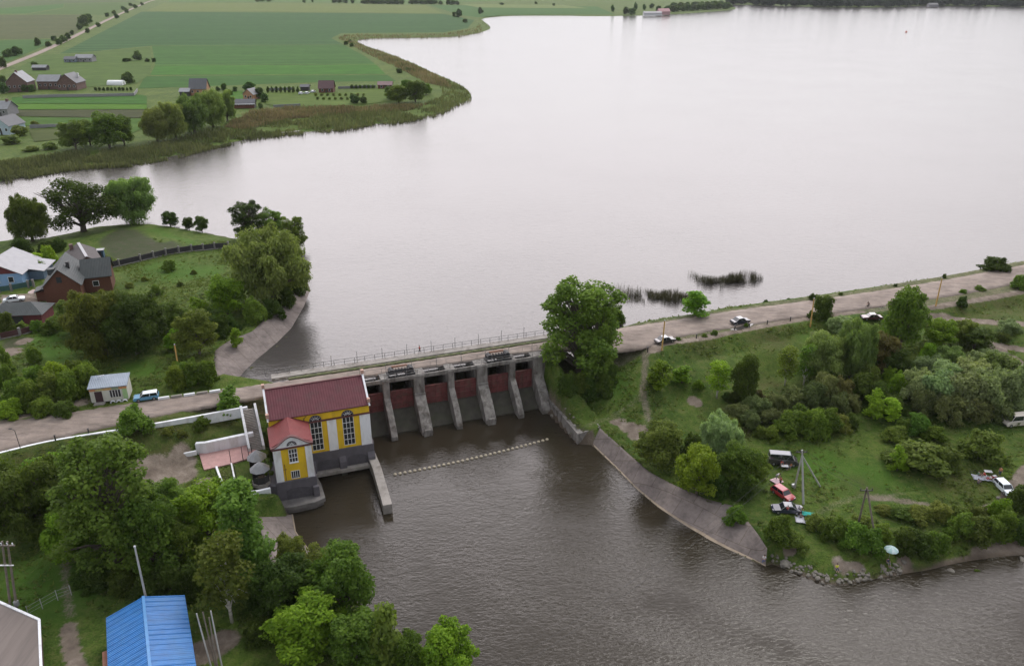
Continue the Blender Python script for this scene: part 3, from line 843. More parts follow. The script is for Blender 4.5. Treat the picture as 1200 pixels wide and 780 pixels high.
# fields far off, each its own sheet on the flat land
def crop(name, c1, c2, ang=0.0, rows=0.0, mix=0.8):
    m, n, l, b, out = new_mat(name)
    a = noise(n, l, 0.012, 5, 0.6, stretch=(0.5, 2.0, 1, ang)); a2 = noise(n, l, 0.12, 6, 0.7, stretch=(0.6, 1.6, 1, ang))
    r = ramp(n, [(0.3, c1), (0.7, c2)]); l.new(a.outputs['Fac'], r.inputs[0])
    r2 = ramp(n, [(0.3, (0.62, 0.66, 0.64)), (0.7, (1.32, 1.28, 1.26))]); l.new(a2.outputs['Fac'], r2.inputs[0])
    c = mixc(n, l, 0.8, r.outputs[0], r2.outputs[0], 'MULTIPLY')
    if rows:
        t = n.new('ShaderNodeTexCoord'); w = n.new('ShaderNodeTexWave'); w.bands_direction = 'Y'
        w.inputs['Scale'].default_value = 0.314 / rows; w.inputs['Distortion'].default_value = 0.8; w.inputs['Detail'].default_value = 2; w.inputs['Detail Scale'].default_value = 0.4
        mp = n.new('ShaderNodeMapping'); mp.inputs['Rotation'].default_value = (0, 0, ang); l.new(t.outputs['Object'], mp.inputs[0]); l.new(mp.outputs[0], w.inputs['Vector'])
        rr = ramp(n, [(0.2, (0.58, 0.64, 0.60)), (0.8, (1.25, 1.2, 1.2))]); l.new(w.outputs['Fac'], rr.inputs[0])
        c = mixc(n, l, mix, c, rr.outputs[0], 'MULTIPLY')
    l.new(c, b.inputs['Base Color']); b.inputs['Roughness'].default_value = 1.0; b.inputs['Specular IOR Level'].default_value = 0.1
    return m
FIELDS = [
    ('wheat', (0.0312, 0.0806, 0.0226), (0.0400, 0.0952, 0.0269), 22, [(166, 14), (330, 15), (520, 16.5), (556, 24), (548, 33), (520, 38), (400, 39), (388, 45), (402, 52), (300, 53), (180, 53.5), (92, 62), (70, 63)]),
    ('clover', (0.0362, 0.0960, 0.0174), (0.0449, 0.1114, 0.0218), 14, [(178, 54), (300, 53.5), (402, 52.5), (428, 66), (440, 75.5), (300, 76), (182, 76.5)]),
    ('young_corn', (0.0375, 0.1152, 0.0130), (0.0475, 0.1320, 0.0165), 9, [(182, 77), (300, 76.5), (441, 76), (452, 87), (300, 87.5), (176, 88)]),
    ('beet', (0.0312, 0.0884, 0.0147), (0.0387, 0.1014, 0.0182), 8, [(170, 89.5), (300, 88.5), (454, 88), (464, 95), (380, 96), (162, 104)]),
    ('stubble', (0.0935, 0.1267, 0.0326), (0.1186, 0.1498, 0.0412), 30, [(192, 3.5), (350, 4), (498, 6), (518, 15.5), (330, 14), (172, 13)]),
    ('pasture', (0.0623, 0.1152, 0.0282), (0.0748, 0.1306, 0.0348), 0, [(203, -4), (500, -4), (700, -4), (498, 5), (350, 3), (196, 3)]),
    ('pasture', (0.0387, 0.0960, 0.0218), (0.0530, 0.1114, 0.0261), 0, [(502, 6), (700, 8), (720, 17), (640, 17.3), (595, 17.5), (560, 20.5), (540, 18)]),
    ('stubble', (0.1059, 0.1421, 0.0434), (0.1247, 0.1574, 0.0522), 0, [(540, 5), (660, 6), (690, 10), (560, 9)]),
    ('fallow', (0.0593, 0.0768, 0.0269), (0.0780, 0.0906, 0.0326), 20, [(-60, 18), (96, 17.5), (100, 28), (88, 40), (60, 45), (-60, 48)]),
    ('grass_strip', (0.0387, 0.0999, 0.0174), (0.0499, 0.1152, 0.0218), 0, [(-60, 11), (0, 10), (75, 4.5), (74, 9), (30, 16), (-60, 17)]),
    ('fallow', (0.0623, 0.0884, 0.0326), (0.0780, 0.0999, 0.0370), 0, [(-60, -4), (150, -4), (160, 2), (80, 4), (0, 9.5), (-60, 10)]),
    ('grass_strip', (0.0530, 0.0960, 0.0196), (0.0623, 0.1075, 0.0238), 0, [(76, 5), (155, 3), (128, 18), (98, 17), (34, 16.5), (75, 10)]),
    ('grass_strip', (0.0343, 0.0884, 0.0174), (0.0436, 0.0999, 0.0218), 0, [(-60, 49), (60, 46), (56, 52), (10, 72), (-60, 76)]),
    ('rough_grass', (0.0530, 0.0960, 0.0182), (0.0654, 0.1075, 0.0238), 0, [(52, 64), (92, 63), (176, 55), (178, 72), (175, 88), (160, 98), (100, 102), (30, 86), (20, 80)]),
    ('rye', (0.0312, 0.0960, 0.0113), (0.0400, 0.1114, 0.0147), 5, [(14, 114), (165, 111), (172, 113), (172, 122), (14, 121)]),
    ('mustard', (0.0561, 0.1344, 0.0095), (0.0654, 0.1459, 0.0130), 4, [(14, 121.5), (172, 122.5), (172, 128), (60, 128), (16, 128.5)]),
    ('ploughed', (0.0449, 0.0538, 0.0226), (0.0561, 0.0630, 0.0261), 3, [(18, 129), (172, 128.5), (170, 138), (140, 138), (20, 136)]),
    ('rough_grass', (0.0375, 0.0884, 0.0122), (0.0530, 0.1037, 0.0157), 0, [(18, 137), (140, 138.5), (170, 139), (168, 150), (150, 158), (60, 150), (18, 146)]),
    ('kitchen_garden', (0.0499, 0.0691, 0.0196), (0.0623, 0.0806, 0.0238), 2.5, [(34, 152), (75, 150), (78, 162), (40, 166)]),
    ('orchard_lawn', (0.0623, 0.0999, 0.0174), (0.0748, 0.1152, 0.0218), 0, [(312, 108), (380, 109), (462, 104), (462, 118), (420, 123), (330, 125), (312, 122)]),
    ('lawn', (0.0375, 0.1037, 0.0104), (0.0468, 0.1152, 0.0130), 0, [(262, 108), (284, 106), (286, 116), (262, 116)]),
]
for i, (nm, c1, c2, rows, pts) in enumerate(FIELDS):
    z = 1.36 + 0.012 * i
    P = [G(x, y, z) for x, y in pts]
    ar = sum(P[k][0] * P[(k + 1) % len(P)][1] - P[(k + 1) % len(P)][0] * P[k][1] for k in range(len(P)))
    if ar < 0: P = P[::-1]
    mb = MB(); mb.add([(p[0], p[1], z) for p in P], [tuple(range(len(P)))])
    tag(mb.build(nm + '_field', crop('%s_crop_%d' % (nm, i), c1, c2, 0.04, rows)), kind='structure')
# the lane across the fields
DIRTROAD = surf('lane_dirt', (0.23, 0.185, 0.155), 0.95, 0.18, 0.15)
lane = [(205, -6), (176, 1), (160, 8), (140, 16.5), (118, 27), (98, 37), (84, 44), (66, 52.5), (50, 60), (30, 68), (10, 76), (-30, 92)]
lc = sample_n(smooth_line([G(x, y, 1.7) for x, y in lane], 2), 60)
tv = np.gradient(lc, axis=0); tv = tv / np.linalg.norm(tv, axis=1)[:, None]; nv = np.c_[-tv[:, 1], tv[:, 0]]
strip_mesh('lane', np.c_[lc + nv * 3.4, np.full(60, 1.66)], np.c_[lc - nv * 3.4, np.full(60, 1.66)], DIRTROAD, 2, 0.3)

# ------------------------------------------------------------------ the dam
RED = surf('gate_red_paint', (0.130, 0.040, 0.038), 0.85, 0.35, 1.0, stain=(0.10, 0.060, 0.045), stain_amt=0.9, stain_scale=0.8)
RUST = surf('rusty_steel', (0.16, 0.075, 0.045), 0.8, 0.3, 2.0)
BLACKM = surf('hoist_black', (0.022, 0.022, 0.024), 0.65, 0.3)
dam = thing('weir_dam', (OX, OY, 0), ANG, 'grey concrete weir dam with six red gates between sloping piers', 'dam')
PIERS = [(5.4, 1.2), (11.75, 2.1), (18.15, 1.2), (24.5, 2.1), (30.8, 1.2), (36.3, 2.0)]
def pier_mesh(s, w, last=False):
    mb = MB()
    zk, yt, yb = -0.7, 12.75, 7.4
    prof = [(yb + 0.1, -8.2), (yb - 0.05, -6.2), (9.6, -3.4), (yt - 0.6, zk - 0.5), (yt, zk), (yt, 2.75), (16.2, 2.75), (16.2, -8.2)]
    mb.extrude(prof, 'x', s - w / 2, s + w / 2)
    mb.box((s, yt + 0.75, 2.95), (w + 0.16, 1.7, 0.4))
    if w > 2:
        mb.box((s, yt - 0.12, -0.8), (w + 0.10, 0.5, 0.35))
        mb.box((s, yb - 0.2, -6.4), (w * 0.8, 0.7, 1.4), 0, 0.7)
    return mb
for s, w in PIERS:
    pier_mesh(s, w).build('pier', CONC_PIER, dam, bevel=0.06)
edges = [0.0] + [s for s, w in PIERS]
wid = [0.4] + [w for s, w in PIERS]
for i in range(6):
    a = edges[i] + wid[i] / 2 + 0.03; b = edges[i + 1] - wid[i + 1] / 2 - 0.03
    mb = MB()
    mb.box2(a, b, 13.75, 13.95, -3.75, 0.2)
    g = mb.build('gate', RED, dam)
    mb = MB()
    n = 4
    for k in range(n + 1):
        x = a + 0.1 + (b - a - 0.2) * k / n
        mb.box2(x - 0.06, x + 0.06, 13.55, 13.748, -3.7, 0.17)
    for zz in (-3.65, -2.4, -1.1, 0.10):
        mb.box2(a + 0.05, b - 0.05, 13.60, 13.747, zz - 0.07, zz + 0.07)
    mb.build('rib', RED, g)
    # hanging chains and lift beam in the opening
    for x in (a + 0.5, b - 0.5):
        mb = MB(); mb.tube([(x, 13.85, 0.2), (x, 13.85, 3.1)], 0.06, 5); mb.build('lift_rod', DARK, g)
    mb = MB()                                               # sill that the gates stand on
mb.extrude([(9.8, -8.2), (9.8, -6.75), (11.6, -5.3), (13.2, -3.9), (13.6, -3.76), (14.6, -3.76), (14.6, -8.2)], 'x', 0.2, 36.3)
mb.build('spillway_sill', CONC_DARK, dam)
mb = MB()                                               # beam over the openings, service slot behind it
mb.box2(-1.0, 37.3, 12.85, 13.25, 2.50, 3.28)
for s, w in PIERS:
    mb.box2(s - w / 2 - 0.3, s + w / 2 + 0.3, 13.252, 15.9, 2.78, 3.22)
mb.build('front_beam', CONC_PIER, dam, bevel=0.04)
mb = MB()
mb.box2(-2.0, 41.0, 16.05, 20.5, 2.60, 2.88)
for s, w in PIERS[:-1]:
    mb.box2(s - w / 2, s + w / 2, 16.22, 21.2, -3.0, 2.41)
mb.build('road_deck', CONC, dam)
mb = MB(); mb.box2(0.3, 36.3, 20.55, 20.85, 0.25, 2.415); mb.build('added_light_block', CONC_DARK, dam)  # added wall: shuts out sky glare so the gate openings stay dark
mb = MB()
mb.box2(-15.0, 45.0, 20.0, 21.9, 2.9, 3.52)
for k in range(31):                                      # stubs that carry the footway edge
    mb.box((-14 + 1.95 * k, 19.88, 3.2), (0.8, 0.28, 0.3))
mb.build('footway', CONC, dam, bevel=0.03)
mb = MB()
mb.box2(-12.0, 45.0, 18.95, 19.72, 3.1, 3.42)
mb.build('grass_verge', surf('verge_weeds', (0.065, 0.080, 0.028), 0.95, 0.4, 1.2, stain=(0.16, 0.13, 0.09), stain_amt=0.8, stain_scale=0.8), dam)
mb = MB(); mb.box2(36.4, 40.5, 13.2, 21.3, -8, 2.8); mb.build('abutment', CONC_PIER, dam)
mb = MB(); mb.box2(-1.2, -0.1, 10.6, 21.3, -8, 2.8); mb.build('abutment', CONC_PIER, dam)
def rail(pts, h=1.05, step=2.0, r=0.035, bars=2):
    mb = MB(); P = resample(pts, step)
    for p in P:
        mb.tube([(p[0], p[1], p[2]), (p[0], p[1], p[2] + h)], r * 1.2, 5)
    for k in range(1, bars + 1):
        mb.tube([(p[0], p[1], p[2] + h * k / bars) for p in P], r, 5)
    return mb
rail([(-16, 21.75, 3.4), (-7, 21.75, 3.5), (45, 21.75, 3.5)], 1.1, 2.0, 0.045).build('railing', RAILMAT, dam)
rail([(-1.2, 13.2, 3.26), (37.3, 13.2, 3.26)], 1.0, 2.1, 0.035).build('railing', RAILMAT, dam)
rail([(-1.2, 16.1, 3.2), (37.3, 16.1, 3.2)], 0.9, 3.15, 0.03, 1).build('railing', RAILMAT, dam)
for k in range(9):
    s = -3.5 + 5.0 * k
    mb = MB(); mb.tube([(s, 21.82, 3.4), (s + 0.03, 21.82, 5.9)], [0.06, 0.045], 6); mb.box((s, 21.6, 5.9), (0.12, 0.55, 0.08)); mb.build('lamp_post', RAILMAT, dam)
for k in range(8):
    s = 1.0 + 5.0 * k
    mb = MB(); mb.tube([(s, 15.6, 3.1), (s, 15.6, 5.4)], [0.05, 0.04], 6); mb.build('rail_post', RAILMAT, dam)
for s in (8.6, 28.2):                                    # gate hoists
    h = thing('gate_hoist', (*L(s, -14.3), 3.26), ANG, 'black gate hoist on the dam above the %s red gate' % ('second' if s < 10 else 'fifth'), 'hoist', 'gate hoists on the dam')
    mb = MB()
    mb.box2(-2.6, 2.6, -1.0, -0.85, 0.0, 0.25); mb.box2(-2.6, 2.6, 0.85, 1.0, 0.0, 0.25)
    for x in (-2.5, -0.9, 0.9, 2.5):
        mb.box2(x - 0.12, x + 0.12, -1.0, 1.0, 0.25, 0.45)
    mb.build('frame', BLACKM, h)
    for q in (-1.85, 1.85):
        mb = MB(); mb.box2(q - 0.55, q + 0.55, -0.7, 0.7, 0.45, 1.25); mb.tube([(q, -0.75, 0.95), (q, 0.75, 0.95)], 0.52, 10)
        mb.build('gearbox', BLACKM, h, bevel=0.05)
    mb = MB(); mb.tube([(-1.3, 0, 0.85), (1.3, 0, 0.85)], 0.28, 10)
    for x in (-0.9, -0.3, 0.3, 0.9): mb.tube([(x - 0.05, 0, 0.85), (x + 0.05, 0, 0.85)], 0.5, 12)
    mb.build('drum', DARK, h)
    mb = MB(); mb.extrude([(0.45, 1.35), (0.95, 1.35), (0.85, 1.55), (0.55, 1.55)], 'x', -1.6, 1.4); mb.build('cover', RUST, h)

# retaining wall right of the weir and its return
def ptw(px, py, z): return G(px, py, z)
wall_pts = [L(36.9, -9.2), ptw(677, 508.5, -4.8), ptw(692, 503.5, -4.6), ptw(704, 499, -4.2)]
tops = [-4.5, -4.8, -4.6, -4.3]
def wall_strip(name, pts, tops, bottom, thick, mat, label, cat, side=1, parent=None, cap=None):
    P = [np.array(p, float) for p in pts]
    n = len(P); off = []
    for i in range(n):
        d = P[min(i + 1, n - 1)] - P[max(i - 1, 0)]; d = d / np.linalg.norm(d)
        off.append(np.array([-d[1], d[0]]) * thick * side)
    mb = MB()
    bt = bottom if hasattr(bottom, '__len__') else [bottom] * n
    for i in range(n - 1):
        a, b, c, d = P[i], P[i + 1], P[i + 1] + off[i + 1], P[i] + off[i]
        lo = [bt[i], bt[i + 1], bt[i + 1], bt[i]]; hi = [tops[i], tops[i + 1], tops[i + 1], tops[i]]
        vs = [(*a, lo[0]), (*b, lo[1]), (*c, lo[2]), (*d, lo[3]), (*a, hi[0]), (*b, hi[1]), (*c, hi[2]), (*d, hi[3])]
        fs = [(4, 5, 6, 7), (0, 1, 5, 4), (2, 3, 7, 6), (0, 3, 2, 1)]
        if i == 0: fs.append((3, 0, 4, 7))
        if i == n - 2: fs.append((1, 2, 6, 5))
        mb.add(vs, fs)
    o = mb.build(name, mat, parent, bevel=0.05)
    if label: tag(o, label, cat)
    return o
wall_strip('retaining_wall', wall_pts, tops, -8.2, 1.3, CONC_PIER, 'concrete retaining wall from the weir to the paved river bank', 'wall', 1)
# ------------------------------------------------------------------ the power house
ROOF_M = ribbed('maroon_roof_sheet', (0.105, 0.031, 0.039), 0.42, 'X', 0.6, 0.16, 0.03, stain=(0.085, 0.040, 0.042), stain_amt=0.7)
ROOF_R = ribbed('red_roof_sheet', (0.165, 0.036, 0.036), 0.42, 'Y', 0.6, 0.14, 0.03, stain=(0.17, 0.05, 0.045), stain_amt=0.6)
TRIM = surf('dark_red_trim', (0.10, 0.035, 0.035), 0.7, 0.2)
PINK = surf('pink_plaster', (0.48, 0.25, 0.20), 0.8, 0.15, 0.8)
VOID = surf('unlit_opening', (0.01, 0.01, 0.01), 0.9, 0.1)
ph = thing('power_house', (OX, OY, 0), ANG, 'yellow and white hydro power house with maroon roof beside the dam', 'building')
W, Dp, ZB, ZE, ZR = 16.7, 10.4, -2.0, 6.0, 8.75
mb = MB()
mb.prism([(-W, 0), (0, 0), (0, Dp), (-W, Dp)], ZB, ZE)
mb.extrude([(0, ZE), (Dp, ZE), (Dp / 2, ZR - 0.12)], 'x', -W + 0.02, -0.02)
mb.build('wall', YELLOW, ph)
mb = MB()                                               # two roof slopes, 12 cm thick
for sgn in (1, -1):
    y0 = -0.45 if sgn > 0 else Dp + 0.45
    sl = (ZR - ZE) / (Dp / 2)
    z0 = ZE - 0.45 * sl + 0.05
    prof = [(y0, z0), (Dp / 2, ZR + 0.05), (Dp / 2, ZR + 0.17), (y0, z0 + 0.12)]
    if sgn < 0: prof = prof[::-1]
    mb.extrude(prof, 'x', -W + 0.12, -0.12)
rf = mb.build('roof', ROOF_M, ph)
mb = MB(); mb.box((-W / 2, Dp / 2, ZR + 0.2), (W - 0.3, 0.35, 0.1)); mb.build('ridge_cap', TRIM, rf)
for x0, x1 in ((-W - 0.22, -W + 0.10), (-0.10, 0.22)):    # gable parapets
    mb = MB(); mb.extrude([(-0.5, ZE - 0.25), (Dp + 0.5, ZE - 0.25), (Dp / 2, ZR + 0.55)], 'x', x0, x1); g = mb.build('gable_parapet', WHITE, ph)
for y, z in ((0.1, ZE + 0.55), (Dp / 2, ZR + 0.85)):
    for x in (-W - 0.06, 0.06):
        mb = MB(); mb.box((x, y, z), (0.5, 0.6, 0.7)); mb.build('parapet_pier', surf('parapet_brick', (0.42, 0.27, 0.22), 0.85, 0.2), ph)
mb = MB(); mb.box2(-0.0, 0.02, 0.0, Dp, ZB, ZE - 0.3); mb.build('side_wall', PINK, ph)
mb = MB(); mb.box2(-W - 0.03, -W, 0.0, Dp, ZB, ZE - 0.3)
for k in range(3): mb.box2(-W - 0.06, -W - 0.031, 1.4 + 3 * k, 2.9 + 3 * k, 0.4, 4.2)
mb.build('side_wall', PINK, ph)
mb = MB()                                               # cornice and string course
mb.box2(-W, 0.06, -0.28, -0.002, 4.08, 4.30); mb.box2(-W, 0.1, -0.38, -0.003, ZE - 0.28, ZE - 0.1)
mb.build('cornice', TRIM, ph)
for x0, x1 in ((-1.75, 0.05), (-7.3, -5.75), (-16.7, -15.6)):
    mb = MB(); mb.box2(x0, x1, -0.16, -0.003, ZB, 4.075); mb.build('pilaster', WHITE, ph)
def pane_window(x0, x1, z0, z1, y, nx, nz, parent, arch=False):
    mb = MB(); mb.box2(x0, x1, y - 0.03, y - 0.002, z0, z1); w = mb.build('window', GLASS, parent)
    mb = MB(); t = 0.075
    for k in range(nx + 1):
        x = x0 + (x1 - x0) * k / nx; mb.box2(x - t / 2, x + t / 2, y - 0.075, y - 0.032, z0, z1)
    for k in range(nz + 1):
        z = z0 + (z1 - z0) * k / nz; mb.box2(x0 - t / 2, x1 + t / 2, y - 0.085, y - 0.033, z - t / 2, z + t / 2)
    mb.build('frame', WHITE, w)
    return w
def lunette(xc, z0, r, y, parent):
    n = 12
    arc = lambda rr: [(xc + rr * math.cos(math.pi * k / n), z0 + rr * math.sin(math.pi * k / n)) for k in range(n + 1)]
    mb = MB(); mb.extrude([(p[0], p[1]) for p in arc(r)], 'y', y - 0.05, y - 0.002); w = mb.build('lunette', GLASS, parent)
    mb = MB()
    a, b = arc(r + 0.16), arc(r)
    for k in range(n):
        mb.extrude([a[k], a[k + 1], b[k + 1], b[k]], 'y', y - 0.16, y - 0.004)
    mb.build('surround', GREYBASE, w)
    mb = MB()
    for k in (2, 4, 6, 8, 10):
        an = math.pi * k / n
        mb.tube([(xc + 0.25 * r * math.cos(an), y - 0.08, z0 + 0.25 * r * math.sin(an)), (xc + r * math.cos(an), y - 0.08, z0 + r * math.sin(an))], 0.035, 4)
    mb.tube([(xc + 0.55 * r * math.cos(math.pi * k / n), y - 0.08, z0 + 0.55 * r * math.sin(math.pi * k / n)) for k in range(n + 1)], 0.03, 4)
    mb.build('frame', WHITE, w)
for xc in (-3.75, -9.15):
    pane_window(xc - 0.92, xc + 0.92, -1.45, 4.0, 0.0, 3, 5, ph)
    lunette(xc, 4.32, 0.88, 0.0, ph)
mb = MB(); mb.tube([(-10.55, -0.42, 5.65), (-11.0, -0.3, 5.2), (-11.05, -0.12, 4.0), (-11.05, -0.12, -1.8)], 0.07, 6); mb.build('downpipe', DARK, ph)
# plinth with blind niches, ledge and the turbine outlet below it
mb = MB()
mb.box2(-10.7, 0.25, -0.30, 0.3, -5.6, ZB - 0.003)
mb.box2(0.0, 0.4, 0.3, Dp, -8.0, ZB - 0.003)
for x0, x1 in ((-10.7, -9.9), (-5.9, -4.7), (-0.95, 0.35)):
    mb.extrude([(-0.95, -5.6), (-0.301, -5.6), (-0.301, -3.4), (-0.55, -3.8), (-0.85, -4.3)], 'x', x0, x1)
mb.build('plinth', GREYBASE, ph, bevel=0.04)
for x0, x1 in ((-9.6, -6.2), (-4.4, -1.2)):
    n = 10; pts = [(x0, -5.55), (x1, -5.55)] + [((x0 + x1) / 2 + (x1 - x0) / 2 * math.cos(math.pi * k / n), -4.1 + 0.55 * math.sin(math.pi * k / n)) for k in range(n + 1)]
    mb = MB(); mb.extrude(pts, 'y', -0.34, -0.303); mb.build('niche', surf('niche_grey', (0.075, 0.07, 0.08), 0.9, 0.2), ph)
mb = MB()
mb.box2(-10.6, 0.5, -1.15, 0.4, -6.35, -5.6)
mb.build('ledge', CONC, ph, bevel=0.05)
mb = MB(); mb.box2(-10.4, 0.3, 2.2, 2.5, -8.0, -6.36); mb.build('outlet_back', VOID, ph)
mb = MB()
for x in (-5.2,): mb.box2(x - 0.5, x + 0.5, -0.9, 2.19, -8.2, -6.36)
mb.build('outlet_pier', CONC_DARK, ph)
# the front wing, same house
A0, A1, AD = -16.65, -10.72, 6.9
AM = (A0 + A1) / 2
mb = MB(); mb.prism([(A0, -AD), (A1, -AD), (A1, -0.02), (A0, -0.02)], ZB, 4.25); mb.build('wing_wall', YELLOW, ph)
def ogee(x):                                            # curved pediment line
    t = abs(x - AM) / ((A1 - A0) / 2 + 0.35)
    return 4.35 + 1.75 * (0.5 + 0.5 * math.cos(math.pi * min(1, t))) * (1 - 0.12 * t)
xs = [A0 - 0.35 + (A1 - A0 + 0.7) * k / 20 for k in range(21)]
prof = [(x, ogee(x)) for x in xs]
mb = MB(); mb.extrude([(xs[0], 4.25)] + [(xs[-1], 4.25)] + prof[::-1], 'y', -AD - 0.12, -AD + 0.25); mb.build('pediment', WHITE, ph)
mb = MB()
for a, b in zip(prof[:-1], prof[1:]):
    mb.extrude([(a[0], a[1] + 0.002), (b[0], b[1] + 0.002), (b[0], b[1] + 0.16), (a[0], a[1] + 0.16)], 'y', -AD - 0.35, -AD + 0.30)
mb.box2(A0 - 0.3, A1 + 0.3, -AD - 0.32, -AD - 0.123, 4.05, 4.28)
mb.build('pediment_trim', TRIM, ph)
mb = MB()                                               # wing roof: two slopes and a hip against the hall
zr = 6.0
for sgn in (-1, 1):
    xe = AM + sgn * ((A1 - A0) / 2 + 0.4)
    q = [(xe, -AD + 0.2, 4.28), (AM, -AD + 0.2, zr), (AM, -0.5, zr), (xe, -0.03, 4.28)]
    q2 = [(p[0], p[1], p[2] + 0.12) for p in q]
    if sgn > 0: q, q2 = q, q2
    mb.add(q + q2, [(0, 1, 2, 3), (4, 5, 6, 7), (0, 4, 5, 1), (1, 5, 6, 2), (2, 6, 7, 3), (3, 7, 4, 0)])
mb.add([(AM - 3.3, -0.03, 4.3), (AM + 3.3, -0.03, 4.3), (AM, -0.5, zr), (AM, -0.03, zr)], [(0, 2, 3), (1, 3, 2)])
mb.build('wing_roof', ROOF_R, ph)
for x0, x1 in ((A0 - 0.02, A0 + 1.15), (A1 - 1.0, A1 + 0.02)):
    mb = MB(); mb.box2(x0, x1, -AD - 0.13, -AD - 0.002, ZB, 4.05); mb.build('pilaster', WHITE, ph)
for x0, x1, y0, y1 in ((A0 - 0.06, A0 - 0.002, -AD - 0.1, -AD + 1.1), (A1 + 0.002, A1 + 0.06, -AD - 0.1, -AD + 1.1), (A1 + 0.002, A1 + 0.06, -1.4, -0.3), (A0 - 0.06, A0 - 0.002, -1.4, -0.1)):
    mb = MB(); mb.box2(x0, x1, y0, y1, ZB, 4.1); mb.build('side_pilaster', WHITE, ph)
pane_window(AM - 0.62, AM + 0.68, 1.35, 3.75, -AD, 3, 3, ph)
pane_window(AM - 0.62, AM + 0.68, -1.75, -0.35, -AD, 4, 1, ph)
pane_w = MB(); pane_w.box2(AM - 0.72, AM + 0.78, -AD - 0.22, -AD - 0.004, 1.18, 1.32); pane_w.build('window_sill', WHITE, ph)
lunette(AM, 4.55, 0.62, -AD - 0.12, ph)
mb = MB(); mb.tube([(AM - 1.5, -AD - 0.1, -1.9), (AM - 1.5, -AD - 0.1, 1.2)], 0.04, 5); mb.box((AM - 1.5, -AD - 0.08, 0.2), (0.5, 0.12, 0.04)); mb.build('wall_pipe', TRIM, ph)
mb = MB()
mb.box2(A0 - 0.3, A1 + 0.3, -AD - 0.3, -0.35, -5.5, ZB - 0.004)
mb.box2(A1 - 0.5, A1 + 0.5, -AD - 0.9, -AD - 0.3, -5.5, -3.6)
mb.build('wing_plinth', GREYBASE, ph, bevel=0.05)
n = 10; x0, x1 = A0 + 1.2, A1 - 0.9
pts = [(x0, -5.45), (x1, -5.45)] + [((x0 + x1) / 2 + (x1 - x0) / 2 * math.cos(math.pi * k / n), -3.9 + 0.5 * math.sin(math.pi * k / n)) for k in range(n + 1)]
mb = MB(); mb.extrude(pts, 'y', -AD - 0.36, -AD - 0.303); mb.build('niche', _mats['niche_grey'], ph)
pts = [(-21.5, -2.6), (-20.5, -6.6), (-18.6, -8.6), (-14.5, -9.4), (-11.0, -9.2), (-9.5, -8.5), (-9.7, -4), (-10.2, -1.2), (-16, -1), (-21, -1.5)]
mb = MB(); mb.prism(pts, -6.3, -5.51); mb.prism([(AM + (p[0] - AM) * 0.93, -4.5 + (p[1] + 4.5) * 0.93) for p in pts], -8.2, -6.3); mb.build('apron', surf('plinth_concrete', (0.15, 0.14, 0.135), 0.88, 0.25, 0.9, stain=(0.08, 0.075, 0.07), stain_amt=0.7), ph, bevel=0.06)
mb = MB(); mb.prism([(-20.2, -2.4), (-19.2, -6.2), (-17, -7.6), (-16.96, -1.2), (-20, -1.2)], -5.505, -2.3); mb.build('side_plinth', GREYBASE, ph)
# training wall in the river
tw0, tw1 = L(0.7, 0.6), G(459.5, 590, -5.2)
wall_strip('training_wall', [L(0.6, -1.0), L(0.8, 3.5), tw1], [-4.7, -5.0, -5.2], -8.4, 1.5, CONC, 'concrete training wall jutting into the river from the power house', 'wall', -1)

# ------------------------------------------------------------------ forecourt
PAVE = surf('pink_paving', (0.42, 0.25, 0.235), 0.85, 0.14, 1.2, stain=(0.30, 0.20, 0.18), stain_amt=0.5)
mb = MB(); P = [G(x, y, -1.75) for x, y in [(233, 530), (296, 519), (303, 533), (270, 543), (239, 550)]]
mb.prism(P[::-1], -2.2, -1.75); tag(mb.build('terrace_paving', PAVE), kind='structure')
def px_wall(name, pts, z, h, th, label, mat=WHITE, cat='wall', depth=0.6, side=1):
    P = [G(x, y, z + h) for x, y in pts]
    return wall_strip(name, P, [z + h] * len(P), z - depth, th, mat, label, cat, side)
P = [G(228, 519, 0.25), G(240, 519, 0.25), G(270, 513, 0.25), G(297, 507.5, 0.25)]
wall_strip('terrace_wall', P, [0.1, 0.25, 0.3, 0.35], -2.6, 0.7, WHITE, 'tall white retaining wall behind the pink terrace', 'wall', 1)
px_wall('low_wall', [(252, 546), (258, 563), (265, 581)], -1.85, 0.35, 0.35, 'low white wall beside the bright lawn patch of the forecourt')
px_wall('low_wall', [(270, 542), (273, 556), (276, 572)], -1.85, 0.3, 0.25, 'thin white kerb wall between the two dark lawn beds')
px_wall('low_wall', [(291, 577), (304, 575), (317, 572)], -1.9, 0.45, 0.5, 'white wall at the river edge below the two gazebos')
px_wall('low_wall', [(150, 546), (180, 538), (230, 528)], -0.9, 0.25, 0.3, 'thin white kerb along the sloping lawn behind the trees')
px_wall('low_wall', [(60, 575), (80, 570), (105, 565)], -1.0, 0.3, 0.3, 'short white kerb beside the bare yard behind the big poplar')
# white parapet along the road
kp = smooth_line([G(x, y, 3.0) for x, y in [(-120, 560), (0, 531.5), (50, 519), (100, 510.5), (142, 504), (180, 497.5), (225, 489.5), (262, 482.5), (290, 477.5)]], 2)
wall_strip('road_parapet', kp, [3.15] * len(kp), 1.2, 0.45, WHITE, 'long low white parapet along the lower side of the road', 'wall', 1)
